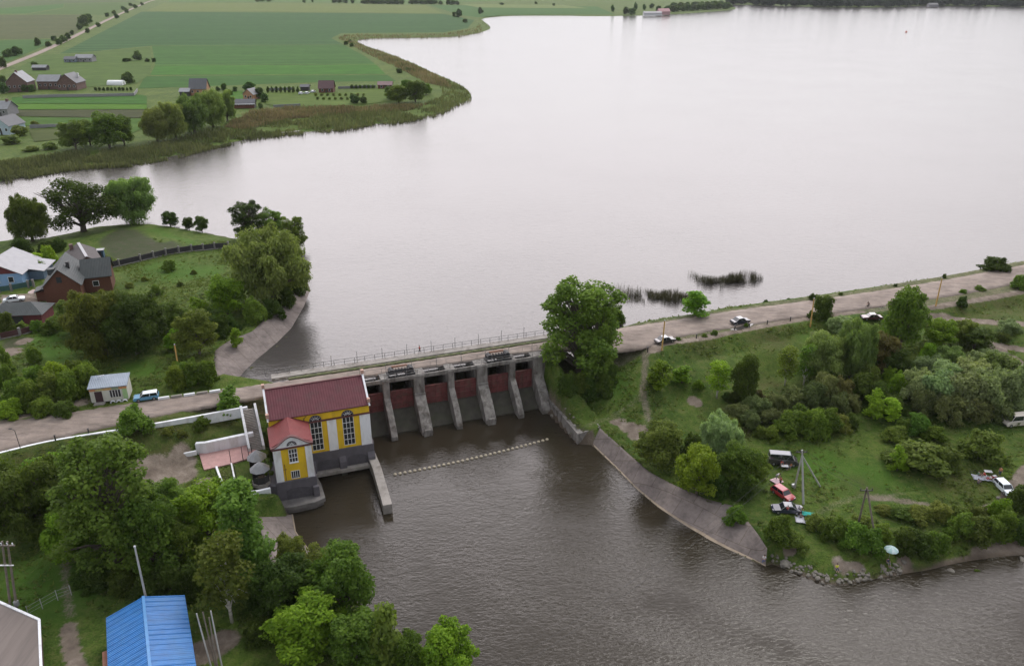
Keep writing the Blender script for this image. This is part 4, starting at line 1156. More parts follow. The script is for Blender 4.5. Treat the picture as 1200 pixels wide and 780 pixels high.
# stairs from the road to the yard
st = thing('staircase', (*G(291, 478, 2.9), 0), math.atan2(*(np.array(G(301, 527, -1.8)) - np.array(G(291, 478, 2.9)))[::-1]), 'flight of grey steps between white walls beside the power house', 'stairs')
ln = float(np.linalg.norm(np.array(G(301, 527, -1.8)) - np.array(G(291, 478, 2.9))))
mb = MB(); nst = 26
for k in range(nst):
    x0 = ln * k / nst; z1 = 2.9 - 4.7 * (k + 1) / nst
    mb.box2(x0, x0 + ln / nst, -0.95, 0.95, z1 - 0.9, z1)
mb.build('step', CONC, st)
for y in (-1.2, 1.2):
    mb = MB(); mb.extrude([(-0.3, 2.0), (ln, -2.4), (ln, -1.15), (ln * 0.55, 0.95), (ln * 0.5, 1.25), (-0.3, 3.5)], 'y', y - 0.2, y + 0.2); mb.build('side_wall', WHITE, st)
# two gazebos
GAZR = surf('gazebo_roof_grey', (0.21, 0.215, 0.23), 0.55, 0.15)
def gazebo(px, py, label):
    x, y = G(px, py, -1.9)
    g = thing('gazebo', (x, y, -1.9), ANG + R(22.5), label, 'gazebo', 'gazebos beside the power house')
    ring = lambda r, z: [(r * math.cos(math.pi / 4 * k), r * math.sin(math.pi / 4 * k), z) for k in range(8)]
    mb = MB(); mb.add(ring(1.65, 2.35) + ring(1.5, 2.5) + ring(0.75, 3.2) + [(0, 0, 3.75)], [(k, (k + 1) % 8, 8 + (k + 1) % 8, 8 + k) for k in range(8)] + [(8 + k, 8 + (k + 1) % 8, 16 + (k + 1) % 8, 16 + k) for k in range(8)] + [(16 + k, 16 + (k + 1) % 8, 24) for k in range(8)] + [tuple(range(7, -1, -1))]); mb.build('roof', GAZR, g)
    for k in range(8):
        p = ring(1.3, 0)[k]; mb = MB(); mb.tube([(p[0], p[1], 0), (p[0], p[1], 2.4)], 0.07, 6); mb.build('post', DARK, g)
    mb = MB()
    a, b = ring(1.3, 0.15), ring(1.3, 1.35)
    for k in range(1, 8): mb.quad(a[k], a[(k + 1) % 8], b[(k + 1) % 8], b[k])
    mb.build('parapet', DARK, g)
    mb = MB(); mb.tube([(0, 0, 0), (0, 0, 0.75)], 0.1, 6); mb.tube([(0, 0, 0.75), (0, 0, 0.82)], 0.6, 10); mb.build('table', surf('gazebo_wood', (0.10, 0.075, 0.055), 0.8, 0.3), g)
    mb = MB(); mb.add(ring(1.5, 0.12) + ring(1.5, -0.5), [tuple(range(8))] + [(k, 8 + k, 8 + (k + 1) % 8, (k + 1) % 8) for k in range(8)]); mb.build('base', CONC, g)
gazebo(303, 549.5, 'grey roofed gazebo nearer the terrace, left of the power house wing')
gazebo(306.5, 563.5, 'grey roofed gazebo nearer the river, left of the power house wing')
def post_thing(name, px, py, z, h, r, mat, label, cat, group=None, lean=(0, 0)):
    x, y = G(px, py, z)
    mb = MB(); mb.tube([(0, 0, -0.3), (lean[0], lean[1], h)], [r, r * 0.85], 7); mb.box((lean[0], lean[1], h + 0.02), (r * 2.4, r * 2.4, 0.05))
    o = mb.build(name, mat); o.location = (x, y, z)
    return tag(o, label, cat, group)
for px, py in ((271, 543), (285, 539), (292, 537), (277, 561), (296, 536)):
    post_thing('fence_post', px, py, -1.85, 2.6, 0.06, DARK, 'thin dark post on the forecourt between the pink terrace and the gazebos', 'post', 'thin posts of the forecourt')
# ------------------------------------------------------------------ plants
def leaf_cards(rs, cen, nrm, size, tone, droop=False):
    """diamond leaf clumps; returns verts, faces, tone"""
    n = len(cen)
    nrm = nrm / (np.linalg.norm(nrm, axis=1, keepdims=True) + 1e-9)
    ref = rs.normal(size=(n, 3)); 
    if droop: ref = np.tile(np.array([[0, 0, -1.0]]), (n, 1)) + 0.25 * rs.normal(size=(n, 3))
    a = ref - (ref * nrm).sum(1, keepdims=True) * nrm; a /= np.linalg.norm(a, axis=1, keepdims=True) + 1e-9
    b = np.cross(nrm, a)
    s = (size * rs.uniform(0.6, 1.35, n))[:, None]
    k = 1.5 if droop else 1.0; w = 0.36 if droop else 0.62
    v = np.stack([cen - a * s * 0.6 * k, cen + b * s * w * 0.9 + a * s * 0.1 + nrm * s * 0.12, cen + a * s * 0.7 * k, cen - b * s * w + a * s * 0.05 + nrm * s * 0.12], 1)
    t = np.repeat(tone + rs.uniform(-0.22, 0.22, n), 4)
    f = np.arange(4 * n).reshape(n, 4)
    return v.reshape(-1, 3), f, t
def crown_data(seed, puffs, density, size, up=0.35, droop=False, inner=0.35):
    """puffs: (x, y, z, r, squash). leaves on the outer parts of the puffs, some inside"""
    rs = np.random.RandomState(seed)
    Cs = np.array([p[:3] for p in puffs]); Rr = np.array([p[3] for p in puffs]); Q = np.array([p[4] if len(p) > 4 else 0.85 for p in puffs])
    C_, N_, T_ = [], [], []
    for i in range(len(puffs)):
        n = int(density * 4 * math.pi * Rr[i] ** 2)
        d = rs.normal(size=(n, 3)); d /= np.linalg.norm(d, axis=1, keepdims=True)
        keep = rs.uniform(size=n) < np.where(d[:, 2] < -0.35, 0.45, 1.0); d = d[keep]; n = len(d)
        lump = 1 + 0.16 * np.sin(d[:, 0] * 5 + i) * np.sin(d[:, 1] * 6 + 2 * i) * np.sin(d[:, 2] * 5 + 3 * i) * 2
        rad = Rr[i] * lump * np.where(rs.uniform(size=n) < inner, rs.uniform(0.35, 0.9, n), rs.uniform(0.85, 1.10, n))
        p = Cs[i] + d * rad[:, None] * np.array([1, 1, Q[i]])
        if droop:
            p[:, 2] -= rs.uniform(0, 0.55, n) * Rr[i]
        dist = np.linalg.norm((p[:, None, :] - Cs[None]) / np.stack([np.ones_like(Q), np.ones_like(Q), Q], 1)[None], axis=2) / Rr[None]
        dist[:, i] = 9
        ok = (dist.min(1) > 0.62) if len(puffs) > 1 else np.ones(n, bool)
        p, d = p[ok], d[ok]
        nn = d * 0.75 + np.array([0, 0, up]) + 0.55 * rs.normal(size=d.shape)
        C_.append(p); N_.append(nn); T_.append(np.full(len(p), 0.5 + rs.uniform(-0.14, 0.14)))
    return leaf_cards(rs, np.concatenate(C_), np.concatenate(N_), size, np.concatenate(T_), droop)
def limbs(mb, base, puffs, h0, r0, rnd, n=5):
    for p in puffs:
        q = Vector(p[:3]); t = min(0.9, max(0.15, (q.z * rnd.uniform(0.35, 0.6)) / max(h0, 0.1)))
        st = Vector((0, 0, h0 * t))
        mid = st.lerp(q, 0.5) + Vector((rnd.uniform(-.2, .2), rnd.uniform(-.2, .2), 0.12 * (q - st).length))
        r = r0 * (0.55 - 0.3 * t)
        mb.tube([st, mid, q], [r, r * 0.6, r * 0.2], n, False)
PROTO = {}
def proto(kind, seed, puffs, density, size, trunk_h, trunk_r, bark=None, droop=False, up=0.35, inner=0.35, lean=(0, 0), extra=None):
    """a plant one can copy: trunk and crown meshes of real size"""
    rnd = random.Random(seed)
    v, f, t = crown_data(seed, puffs, density, size, up, droop, inner)
    crown = np_mesh('crown', v, f, LEAF, attrs={'tone': t})
    mb = MB()
    if trunk_h > 0:
        k = 5
        mb.tube([(lean[0] * i / k + rnd.uniform(-.08, .08) * trunk_r * i, lean[1] * i / k + rnd.uniform(-.08, .08) * trunk_r * i, -0.4 + (trunk_h + 0.4) * i / k) for i in range(k + 1)], [trunk_r * (1.15 - 0.85 * i / k) for i in range(k + 1)], 7)
        limbs(mb, (0, 0), puffs, trunk_h, trunk_r, rnd)
    else:
        for p in puffs[:7]:
            mb.tube([(rnd.uniform(-.2, .2), rnd.uniform(-.2, .2), -0.3), (p[0] * 0.5, p[1] * 0.5, p[2] * 0.55), (p[0], p[1], p[2])], [0.09, 0.06, 0.02], 4, False)
    if extra: extra(mb, rnd)
    trunk = mb.build('trunk', bark or BARK, None, True)
    PROTO.setdefault(kind, []).append((trunk, crown, max(math.hypot(p[0], p[1]) + p[3] for p in puffs), max(p[2] + p[3] * (p[4] if len(p) > 4 else 0.85) for p in puffs)))
    for o in (trunk, crown):
        COL.objects.unlink(o)
def puff_cloud(seed, n, rx, z0, z1, rp, profile, core=True):
    rnd = random.Random(seed); out = []
    if core: out.append((0, 0, (z0 + z1) / 2, rx * 0.62, (z1 - z0) / 2 / rx / 0.75))
    for k in range(n):
        t = (k + 0.5) / n; z = z0 + (z1 - z0) * t
        a = 2.399963 * k + rnd.uniform(-.5, .5)
        rr = rx * profile(t) * rnd.uniform(0.55, 1.0)
        out.append((rr * math.cos(a), rr * math.sin(a), z + rnd.uniform(-.5, .5) * rp, rp * rnd.uniform(0.7, 1.3), rnd.uniform(0.75, 1.0)))
    return out
dome = lambda t: math.sqrt(max(0, 1 - (1.15 * t - 0.28) ** 2)) * (0.9 if t < 0.15 else 1)
def ragged(puffs, seed, n, rmin, rmax):
    rnd = random.Random(seed * 7 + 1); out = list(puffs); base = [p for p in puffs[1:]]
    for k in range(n):
        p = rnd.choice(base); th = math.atan2(p[1], p[0]) + rnd.uniform(-.7, .7); el = rnd.uniform(-.2, 1.3)
        r = p[3] * rnd.uniform(0.85, 1.15)
        out.append((p[0] + r * math.cos(th) * math.cos(el), p[1] + r * math.sin(th) * math.cos(el), p[2] + r * math.sin(el), rnd.uniform(rmin, rmax), 0.9))
    return out
for s_ in range(3):     # broadleaf, 10 m tall, 4.2 m radius
    proto('broadleaf', 10 + s_, ragged(puff_cloud(10 + s_, 22, 3.1, 1.8, 8.8, 1.25, dome), s_, 34, 0.4, 0.8), 25, 0.25, 6.5, 0.26, up=0.6)
for s_ in range(3):     # tall poplar, 20 m tall
    pf = puff_cloud(20 + s_, 34, 5.3, 3.5, 18.2, 1.45, lambda t: (0.95 - 0.3 * t) * (0.75 if t < 0.1 else 1) if t < 0.8 else 0.55)
    pf[0] = (0, 0, 9.5, 2.2, 2.4)
    proto('poplar', 20 + s_, ragged(pf, 20 + s_, 70, 0.5, 1.05), 15, 0.30, 15, 0.5, inner=0.3, up=0.6)
for s_ in range(3):     # willow, round and soft, 13 m
    proto('willow', 30 + s_, ragged(puff_cloud(30 + s_, 30, 5.2, 3.2, 11.6, 1.75, dome), 30 + s_, 34, 0.6, 1.0), 22, 0.32, 8, 0.5, droop=True, up=0.35)
for s_ in range(3):     # bush to the ground, 3.2 m tall, 2.6 m radius
    proto('bush', 40 + s_, ragged(puff_cloud(40 + s_, 14, 1.85, 0.5, 2.5, 0.8, lambda t: 1 - 0.75 * t), 40 + s_, 16, 0.25, 0.5), 52, 0.19, 0, 0.1, up=0.6)
for s_ in range(3):     # loose willow bush with silvery shoots, 4.5 m
    proto('osier', 50 + s_, ragged(puff_cloud(50 + s_, 18, 2.5, 0.7, 3.8, 0.9, lambda t: 1 - 0.6 * t * t), 50 + s_, 24, 0.3, 0.6), 42, 0.21, 0, 0.1, up=0.8)
for s_ in range(2):     # sapling, 5 m
    proto('sapling', 60 + s_, ragged(puff_cloud(60 + s_, 11, 0.95, 0.8, 4.5, 0.55, lambda t: 1 - 0.7 * t, False), 60 + s_, 12, 0.25, 0.45), 46, 0.20, 4.2, 0.07, up=0.6)
def birch_limbs(mb, rnd):
    for k in range(12):
        z = rnd.uniform(2.5, 9); a = rnd.uniform(0, 6.28); r = rnd.uniform(1.2, 2.6) * (1 - z / 14)
        mb.tube([(0, 0, z), (r * .6 * math.cos(a), r * .6 * math.sin(a), z + r * .7), (r * math.cos(a), r * math.sin(a), z + r * .5)], [0.035, 0.02, 0.01], 4, False)
for s_ in range(2):     # sparse birch with a white stem, 10 m
    proto('birch', 70 + s_, puff_cloud(70 + s_, 16, 1.5, 3.0, 9.6, 0.95, lambda t: 1 - 0.55 * t, False), 24, 0.22, 9.4, 0.13, bark=BIRCHBARK, extra=birch_limbs)
def old_limbs(mb, rnd):
    for k in range(9):
        a = k * 0.7 + rnd.uniform(-.3, .3); L_ = rnd.uniform(4.5, 6.5)
        mb.tube([(0, 0, 2.2 + .25 * k), (L_ * .45 * math.cos(a), L_ * .45 * math.sin(a), 4.8 + .35 * k), (L_ * math.cos(a), L_ * math.sin(a), 6.3 + .6 * k)], [0.3, 0.18, 0.05], 6, False)
proto('old', 80, puff_cloud(80, 30, 5.6, 3.0, 11.5, 1.45, lambda t: 1.0 - 0.75 * max(0, t - 0.45), False), 15, 0.28, 9.5, 0.5, extra=old_limbs, lean=(-1.0, 0))
proto('poplar_slim', 90, puff_cloud(90, 30, 1.9, 2.0, 13.5, 1.15, lambda t: 1 - 0.55 * t), 24, 0.27, 12, 0.25, up=0.6)
# small far forms: few big leaf clumps
for s_ in range(3):
    proto('far', 100 + s_, puff_cloud(100 + s_, 9, 2.2, 1.2, 6.4, 1.7, dome), 6, 0.75, 3.5, 0.25, up=0.6)

GREEN = {'dark': (0.0623, 0.1048, 0.0188), 'mid': (0.0977, 0.1646, 0.0235), 'bright': (0.1500, 0.2526, 0.0211), 'lime': (0.1936, 0.3181, 0.0258), 'willow': (0.1510, 0.2096, 0.0580),
         'silver': (0.2105, 0.2741, 0.1179), 'olive': (0.1179, 0.1609, 0.0305), 'grey': (0.1280, 0.1646, 0.0586), 'brown': (0.1213, 0.1123, 0.0375), 'poplar': (0.1023, 0.1722, 0.0281), 'far': (0.0756, 0.1272, 0.0351)}
_pr = random.Random(5)
TREE_N = 0
def plant(kind, px, py, w, h, green, label, group=None, cat=None, name=None, z=None, top=False):
    """px, py: foot of the plant on the ground; w, h: size in the survey photograph"""
    global TREE_N
    x, y, zg = spot(px, py) if z is None else (*G(px, py, z), z)
    sc = scale_at(py, zg)
    dep = math.atan2(CAM_Z - zg, y)
    W_ = w / sc; H_ = h / sc
    # apparent height mixes height and depth
    H_ = max(0.4 * H_, (H_ - 0.42 * W_ * math.sin(dep)) / math.cos(dep))
    var = PROTO[kind]; tr, cr, r0, h0 = var[TREE_N % len(var)]; TREE_N += 1
    nm = name or {'bush': 'bush', 'osier': 'willow_bush', 'sapling': 'sapling', 'birch': 'birch_tree', 'willow': 'willow_tree', 'poplar': 'poplar_tree', 'poplar_slim': 'poplar_tree', 'old': 'old_tree', 'far': 'tree', 'broadleaf': 'tree'}[kind]
    t = thing(nm, (x, y + 0.5 * W_ * 0.6, ground(x, y + 0.3 * W_) - 0.05), _pr.uniform(0, 6.28), label, cat or ('bush' if kind in ('bush', 'osier') else 'tree'), group)
    kx = W_ / 2 / (r0 * 0.93); kz = H_ / h0
    t.scale = (kx, kx * _pr.uniform(0.92, 1.08), kz)
    for src in (tr, cr):
        c = src.copy(); COL.objects.link(c); c.parent = t
        if src is cr:
            g = GREEN[green]; k = _pr.uniform(0.80, 1.30); g = (g[0] * _pr.uniform(0.92, 1.12), g[1], g[2])
            c.color = (g[0] * k, g[1] * k, g[2] * k, 1)
    return t
def many(kind, green, rows, label, group=None, **kw):
    for r in rows:
        plant(kind, r[0], r[1], r[2] * 0.9, r[3] * 0.93, r[4] if len(r) > 4 else green, label, group, **kw)
# ---- left bank
plant('willow', 30, 287, 52, 62, 'dark', 'dark leafy tree at the far left lake edge beside the spreading old tree')
plant('old', 86, 277, 80, 72, 'dark', 'spreading old tree with bare limbs at the lake edge above the garden')
plant('willow', 147, 265, 70, 64, 'willow', 'round grey green willow at the tip of the garden by the lake')
plant('broadleaf', 197, 266, 22, 20, 'dark', 'small round tree by the lake, left of the pair on the garden edge')
plant('broadleaf', 220, 270, 16, 17, 'dark', 'smallest of the lone lakeside trees on the garden edge')
plant('broadleaf', 235, 273, 19, 21, 'dark', 'small lakeside tree nearest the big willow clump')
plant('poplar', 288, 283, 44, 50, 'dark', 'dark poplar at the back left of the big lakeside willow')
plant('poplar', 318, 288, 42, 48, 'poplar', 'poplar standing behind the top of the big lakeside willow')
plant('poplar', 344, 300, 34, 50, 'poplar', 'poplar at the waterside behind the right edge of the big willow')
plant('willow', 312, 362, 100, 100, 'willow', 'biggest willow of the left bank, overhanging the paved lake slope')
many('bush', 'dark', [(345, 345, 34, 34), (334, 362, 34, 32), (318, 375, 34, 28)], 'dark bush at the lakeside foot of the big willow', 'bushes under the big willow')
plant('broadleaf', 262, 375, 52, 54, 'bright', 'bright green maple at the left foot of the big lakeside willow')
plant('bush', 296, 381, 34, 34, 'mid', 'rounded green bush between the bright maple and the paved lake slope')
plant('willow', 112, 426, 84, 92, 'olive', 'big olive green tree left of the lawn, tall beside the brown house')
plant('willow', 152, 424, 80, 86, 'dark', 'big dark tree behind the kiosk, right of the olive one')
plant('broadleaf', 168, 404, 54, 58, 'dark', 'dark tree merging with the right side of the clump behind the kiosk')
plant('broadleaf', 84, 398, 46, 50, 'olive', 'olive tree between the brown house and the big clump')
plant('broadleaf', 197, 392, 44, 40, 'mid', 'mid green tree between the clump behind the kiosk and the bright maple')
plant('sapling', 231, 376, 26, 30, 'lime', 'lime green sapling rising above the yellow green tree')
plant('broadleaf', 228, 422, 56, 62, 'olive', 'yellowish green tree behind the leaning yellow pole')
plant('sapling', 204, 412, 26, 30, 'lime', 'lime green young tree just above the leaning yellow pole')
plant('sapling', 276, 412, 18, 28, 'lime', 'slender lime sapling at the top of the paved lake slope')
many('bush', 'dark', [(256, 398, 36, 34), (250, 384, 36, 26), (268, 390, 28, 24), (240, 400, 26, 24)], 'dark bush in the hollow above the paved lake slope', 'bushes above the paved lake slope')
many('bush', 'mid', [(205, 458, 34, 34), (224, 457, 38, 38), (242, 454, 30, 34), (212, 446, 30, 26)], 'dense green bush beside the road at the top of the lake slope', 'bushes at the roadside above the lake slope')
many('bush', 'mid', [(14, 478, 40, 40), (32, 484, 46, 44), (56, 478, 46, 48, 'olive'), (78, 474, 44, 46), (98, 464, 44, 44), (110, 452, 30, 34, 'dark'), (62, 456, 44, 38, 'bright'), (36, 458, 40, 34), (86, 452, 40, 36), (8, 492, 34, 30, 'bright'), (46, 490, 40, 28), (100, 448, 34, 30, 'dark'), (4, 456, 30, 34), (72, 490, 34, 24, 'dark')], 'bush in the thicket along the road below the garden lawn', 'roadside thicket below the garden lawn')
plant('sapling', 9, 446, 18, 42, 'mid', 'narrow conical young tree at the left end of the garden lawn')
plant('bush', 38, 427, 20, 22, 'mid', 'lone round bush on the bright garden lawn')
many('bush', 'lime', [(38, 318, 30, 24), (55, 310, 24, 26), (46, 322, 26, 20, 'mid')], 'lime green shrub between the blue house and the brown house', 'shrubs between the two houses')
many('bush', 'dark', [(20, 300, 34, 24), (66, 296, 24, 20), (5, 318, 16, 14), (50, 298, 26, 18)], 'dark shrub at the lake edge behind the two houses', 'lakeside shrubs behind the houses')
many('bush', 'mid', [(58, 392, 34, 24), (40, 390, 22, 18), (6, 392, 26, 30, 'dark'), (24, 388, 18, 14, 'olive')], 'shrub along the lower fence of the hipped garage', 'shrubs below the hipped garage')
plant('bush', 196, 319, 20, 16, 'mid', 'small round bush on the open lawn just below the garden fence')
plant('bush', 182, 347, 16, 14, 'mid', 'tiny bush on the open lawn above the clump behind the kiosk')
many('bush', 'olive', [(210, 336, 12, 8), (168, 330, 12, 8), (226, 322, 10, 7), (150, 338, 14, 9)], 'low tuft on the open lawn below the garden fence', 'tufts on the open lawn')
# ---- below the road, power house side
plant('bush', 152, 518, 48, 38, 'mid', 'spreading leafy shrub overhanging the white road parapet')
plant('sapling', 268, 494, 36, 40, 'mid', 'small tree beside the road at the head of the stairs')
plant('bush', 235, 506, 22, 18, 'mid', 'small bush on the lawn slope below the road parapet')
many('bush', 'olive', [(196, 512, 18, 12), (212, 514, 16, 10), (120, 530, 20, 12)], 'low weedy shrub on the lawn slope', 'weedy shrubs on the lawn slope')
plant('willow', 18, 650, 130, 115, 'dark', 'big dark willow at the left picture edge above the pole with transformers')
plant('broadleaf', 52, 600, 70, 66, 'bright', 'bright green maple between the dark willow and the big poplar')
plant('poplar', 122, 690, 140, 175, 'poplar', 'tallest poplar of the lower left wood, in front of the bare yard')
plant('broadleaf', 82, 668, 70, 70, 'bright', 'bright green tree at the left foot of the tallest poplar')
plant('broadleaf', 176, 692, 84, 110, 'mid', 'tree merged into the right side of the tallest poplar')
plant('broadleaf', 196, 610, 44, 50, 'poplar', 'young tree at the edge of the bare yard')
plant('broadleaf', 236, 652, 78, 84, 'bright', 'yellow green round tree below the forecourt lawn')
plant('broadleaf', 210, 672, 60, 64, 'mid', 'mid green tree between the yellow green one and the tallest poplar')
plant('poplar_slim', 290, 702, 66, 130, 'poplar', 'slender tall poplar in front of the gazebos')
plant('birch', 266, 742, 62, 110, 'olive', 'thin birch with bare white branches near the leaning poles')
many('bush', 'dark', [(110, 694, 50, 34), (140, 700, 54, 40), (170, 704, 50, 40), (196, 700, 50, 44), (222, 704, 44, 50), (92, 690, 36, 26)], 'dark bush in the shade behind the blue roof', 'bushes behind the blue roof')
many('broadleaf', 'olive', [(340, 690, 56, 70), (372, 712, 70, 80)], 'olive tree leaning over the river bank below the power house', 'olive trees on the lower river bank')
plant('broadleaf', 400, 745, 88, 104, 'mid', 'full green tree at the river edge below the power house')
plant('broadleaf', 330, 745, 84, 90, 'dark', 'dark tree beside the birch on the lower left')
plant('broadleaf', 358, 790, 104, 90, 'bright', 'bright tree at the bottom edge right of the leaning poles')
plant('broadleaf', 415, 800, 90, 80, 'mid', 'tree at the bottom edge behind the river bank')
plant('sapling', 455, 805, 48, 92, 'olive', 'thin olive sapling at the bottom edge near the river')
plant('broadleaf', 478, 812, 56, 70, 'mid', 'mid green tree at the bottom river bank next to the last bright tree')
plant('broadleaf', 524, 818, 72, 84, 'bright', 'last bright tree at the bottom where the bank meets the river')
many('bush', 'dark', [(300, 760, 50, 40), (316, 720, 44, 40), (350, 740, 50, 40), (300, 720, 36, 40), (380, 770, 50, 40), (440, 790, 44, 40)], 'dark undergrowth bush in the lower left river wood', 'undergrowth of the river wood')
# ---- right of the weir
plant('poplar', 682, 466, 112, 138, 'poplar', 'big lone poplar beside the right end of the dam')
plant('poplar', 700, 458, 56, 104, 'poplar', 'second stem of the big poplar, hidden in its right side')
many('bush', 'dark', [(664, 472, 34, 32), (690, 474, 40, 36), (708, 468, 34, 34), (676, 462, 40, 30), (716, 455, 26, 30)], 'dark bush at the foot of the big poplar', 'bushes at the foot of the big poplar')
plant('bush', 722, 384, 26, 30, 'mid', 'green bush at the lake edge behind the big poplar')
plant('sapling', 816, 373, 42, 36, 'bright', 'bright young tree by the lake between the reeds and the road')
plant('bush', 966, 378, 32, 32, 'dark', 'dark round bush at the foot of the yellow pole')
plant('bush', 1171, 319, 36, 20, 'dark', 'wide dark bush at the far right end of the lake road verge')
plant('bush', 1196, 340, 22, 20, 'mid', 'bush at the lower road verge at the right picture edge')
for px, py, w, h in ((898, 356, 9, 6), (953, 352, 11, 9), (1107, 326, 6, 6), (1050, 336, 6, 4), (986, 346, 7, 4), (925, 353, 7, 4)):
    plant('bush', px, py, w, h, 'dark', 'little shrub on the lake verge of the road', 'little shrubs on the lake verge')
for px, py, w, h in ((838, 393, 10, 7), (826, 395, 8, 5), (875, 383, 7, 5), (1062, 353, 10, 6), (1082, 349, 9, 6), (1150, 341, 14, 7), (1130, 344, 12, 6), (795, 399, 8, 5)):
    plant('bush', px, py, w, h, 'mid', 'little shrub between the road and the footpath', 'little shrubs between road and footpath')
plant('bush', 1128, 363, 16, 15, 'dark', 'small dark round bush beside the pale footpath on the right')
plant('sapling', 772, 466, 36, 42, 'bright', 'bright bushy sapling right of the footpath down the bank')
plant('sapling', 800, 457, 28, 26, 'bright', 'bright small sapling on the open bank, second from the footpath')
plant('bush', 820, 458, 16, 12, 'bright', 'tiny bright shrub on the open bank beside the gravel patch')
plant('birch', 842, 472, 32, 50, 'bright', 'young birch with a white stem above the gravel patch')
plant('broadleaf', 874, 478, 36, 64, 'dark', 'tall dark tree on the bank right of the young birch')
plant('birch', 922, 456, 28, 50, 'mid', 'left one of two young birches below the road bank')
plant('birch', 944, 456, 28, 52, 'mid', 'right one of two young birches below the road bank')
many('bush', 'dark', [(862, 474, 24, 18), (888, 472, 26, 18, 'brown'), (852, 470, 16, 12)], 'dark shrub at the foot of the tall dark tree', 'shrubs at the foot of the tall dark tree')
plant('willow', 968, 456, 66, 66, 'willow', 'pale topped willow on the left of the big thicket')
plant('willow', 1002, 452, 58, 76, 'willow', 'yellow green willow with pale crown in the big thicket')
plant('osier', 988, 396, 36, 26, 'silver', 'silvery bush above the big thicket, below the road bank')
plant('osier', 962, 420, 36, 30, 'silver', 'silvery bush at the upper left edge of the big thicket')
plant('broadleaf', 1060, 418, 50, 78, 'mid', 'tall full tree standing up between the big thicket and the road')
plant('broadleaf', 1034, 445, 46, 56, 'brown', 'brownish sparse tree in the shade of the big thicket')
plant('broadleaf', 1052, 452, 44, 44, 'dark', 'dark tree below the tall full tree in the big thicket')
plant('broadleaf', 1106, 412, 44, 38, 'bright', 'bright green bushy tree right of the tall full tree')
plant('broadleaf', 1148, 418, 48, 36, 'olive', 'olive tree right of the bright one above the big thicket')
plant('broadleaf', 1134, 408, 34, 34, 'olive', 'smaller olive tree between the bright one and the bigger olive tree')
plant('osier', 1186, 394, 34, 20, 'silver', 'silvery bush near the pale track at the right edge')
plant('osier', 1176, 402, 20, 13, 'dark', 'dark bush in front of the silvery one at the pale track')
many('bush', 'bright', [(1054, 468, 34, 36), (1045, 455, 26, 28), (1090, 425, 30, 24)], 'bright bush inside the big thicket', 'bright bushes in the big thicket')
many('osier', 'silver', [(1078, 478, 56, 50), (1100, 486, 62, 56), (1130, 492, 66, 62), (1160, 492, 64, 62), (1188, 484, 60, 58), (1112, 462, 56, 46), (1142, 462, 58, 48), (1174, 458, 60, 48, 'willow'), (1094, 446, 46, 34), (1120, 438, 46, 32, 'willow'), (1148, 440, 40, 30), (1066, 458, 40, 34, 'grey'), (1204, 470, 44, 50), (1084, 492, 40, 40, 'grey'), (1148, 500, 50, 40, 'grey'), (1116, 500, 46, 40, 'grey'), (1178, 500, 40, 30, 'grey'), (1170, 436, 44, 30)], 'silvery grey willow bush in the big thicket', 'silver willow bushes of the big thicket')
many('bush', 'dark', [(1012, 476, 50, 44), (990, 478, 44, 40, 'brown'), (1032, 482, 40, 36), (976, 468, 40, 34), (1020, 460, 40, 36, 'olive'), (1050, 486, 34, 24)], 'dark bush in the hollow of the big thicket', 'dark bushes of the big thicket')
plant('sapling', 1026, 496, 28, 40, 'lime', 'lime green sapling at the lower left edge of the big thicket')
plant('sapling', 1046, 498, 26, 32, 'lime', 'second lime green sapling beside the grey thicket')
many('osier', 'grey', [(866, 496, 34, 26), (888, 492, 40, 30), (912, 486, 36, 28), (934, 480, 38, 30), (858, 510, 26, 22, 'olive'), (880, 506, 34, 26), (904, 500, 30, 24), (955, 488, 44, 44), (984, 492, 36, 36), (968, 480, 44, 50), (1000, 486, 28, 26)], 'grey willow bush in the middle of the meadow slope', 'grey bushes of the meadow slope')
many('bush', 'mid', [(928, 514, 44, 38), (956, 518, 44, 44), (972, 512, 40, 38), (940, 500, 38, 30), (906, 518, 26, 20), (986, 508, 34, 26, 'olive'), (1000, 502, 30, 20, 'olive'), (892, 514, 22, 16, 'olive')], 'green bush at the lower edge of the meadow slope', 'green bushes of the meadow slope')
plant('broadleaf', 777, 556, 64, 64, 'olive', 'yellow green round tree at the upper end of the paved river bank')
plant('broadleaf', 819, 594, 56, 66, 'bright', 'bright round tree standing at the paved river bank')
plant('willow', 846, 545, 58, 62, 'silver', 'silver green round willow behind the bright round tree')
plant('broadleaf', 866, 580, 56, 62, 'mid', 'mid green tree right of the bright round tree')
plant('broadleaf', 884, 575, 40, 46, 'mid', 'smaller green tree between the clump and the grey van')
many('bush', 'dark', [(812, 540, 36, 36), (842, 584, 36, 34), (832, 560, 36, 36), (868, 588, 36, 30)], 'dark bush inside the round clump at the river bank', 'bushes inside the round clump')
plant('bush', 863, 620, 30, 28, 'mid', 'small round bush at the edge of the paved river bank')
plant('bush', 912, 645, 38, 36, 'mid', 'green bush at the lower end of the paved river bank')
plant('bush', 934, 650, 34, 24, 'olive', 'olive bush next to the rocks at the end of the paved bank')
plant('bush', 1086, 562, 82, 46, 'olive', 'wide low bush in the middle of the meadow')
plant('sapling', 1054, 556, 26, 34, 'lime', 'lime sapling at the left end of the wide low bush')
plant('bush', 1112, 556, 54, 34, 'olive', 'right shoulder of the wide low bush on the meadow')
plant('bush', 1159, 548, 58, 46, 'olive', 'domed bush behind the picnic beside the white car')
many('bush', 'mid', [(1052, 520, 42, 24), (1080, 512, 40, 30), (1098, 520, 34, 24), (1062, 508, 26, 20)], 'low bush between the big thicket and the wide low bush', 'low bushes of the upper meadow')
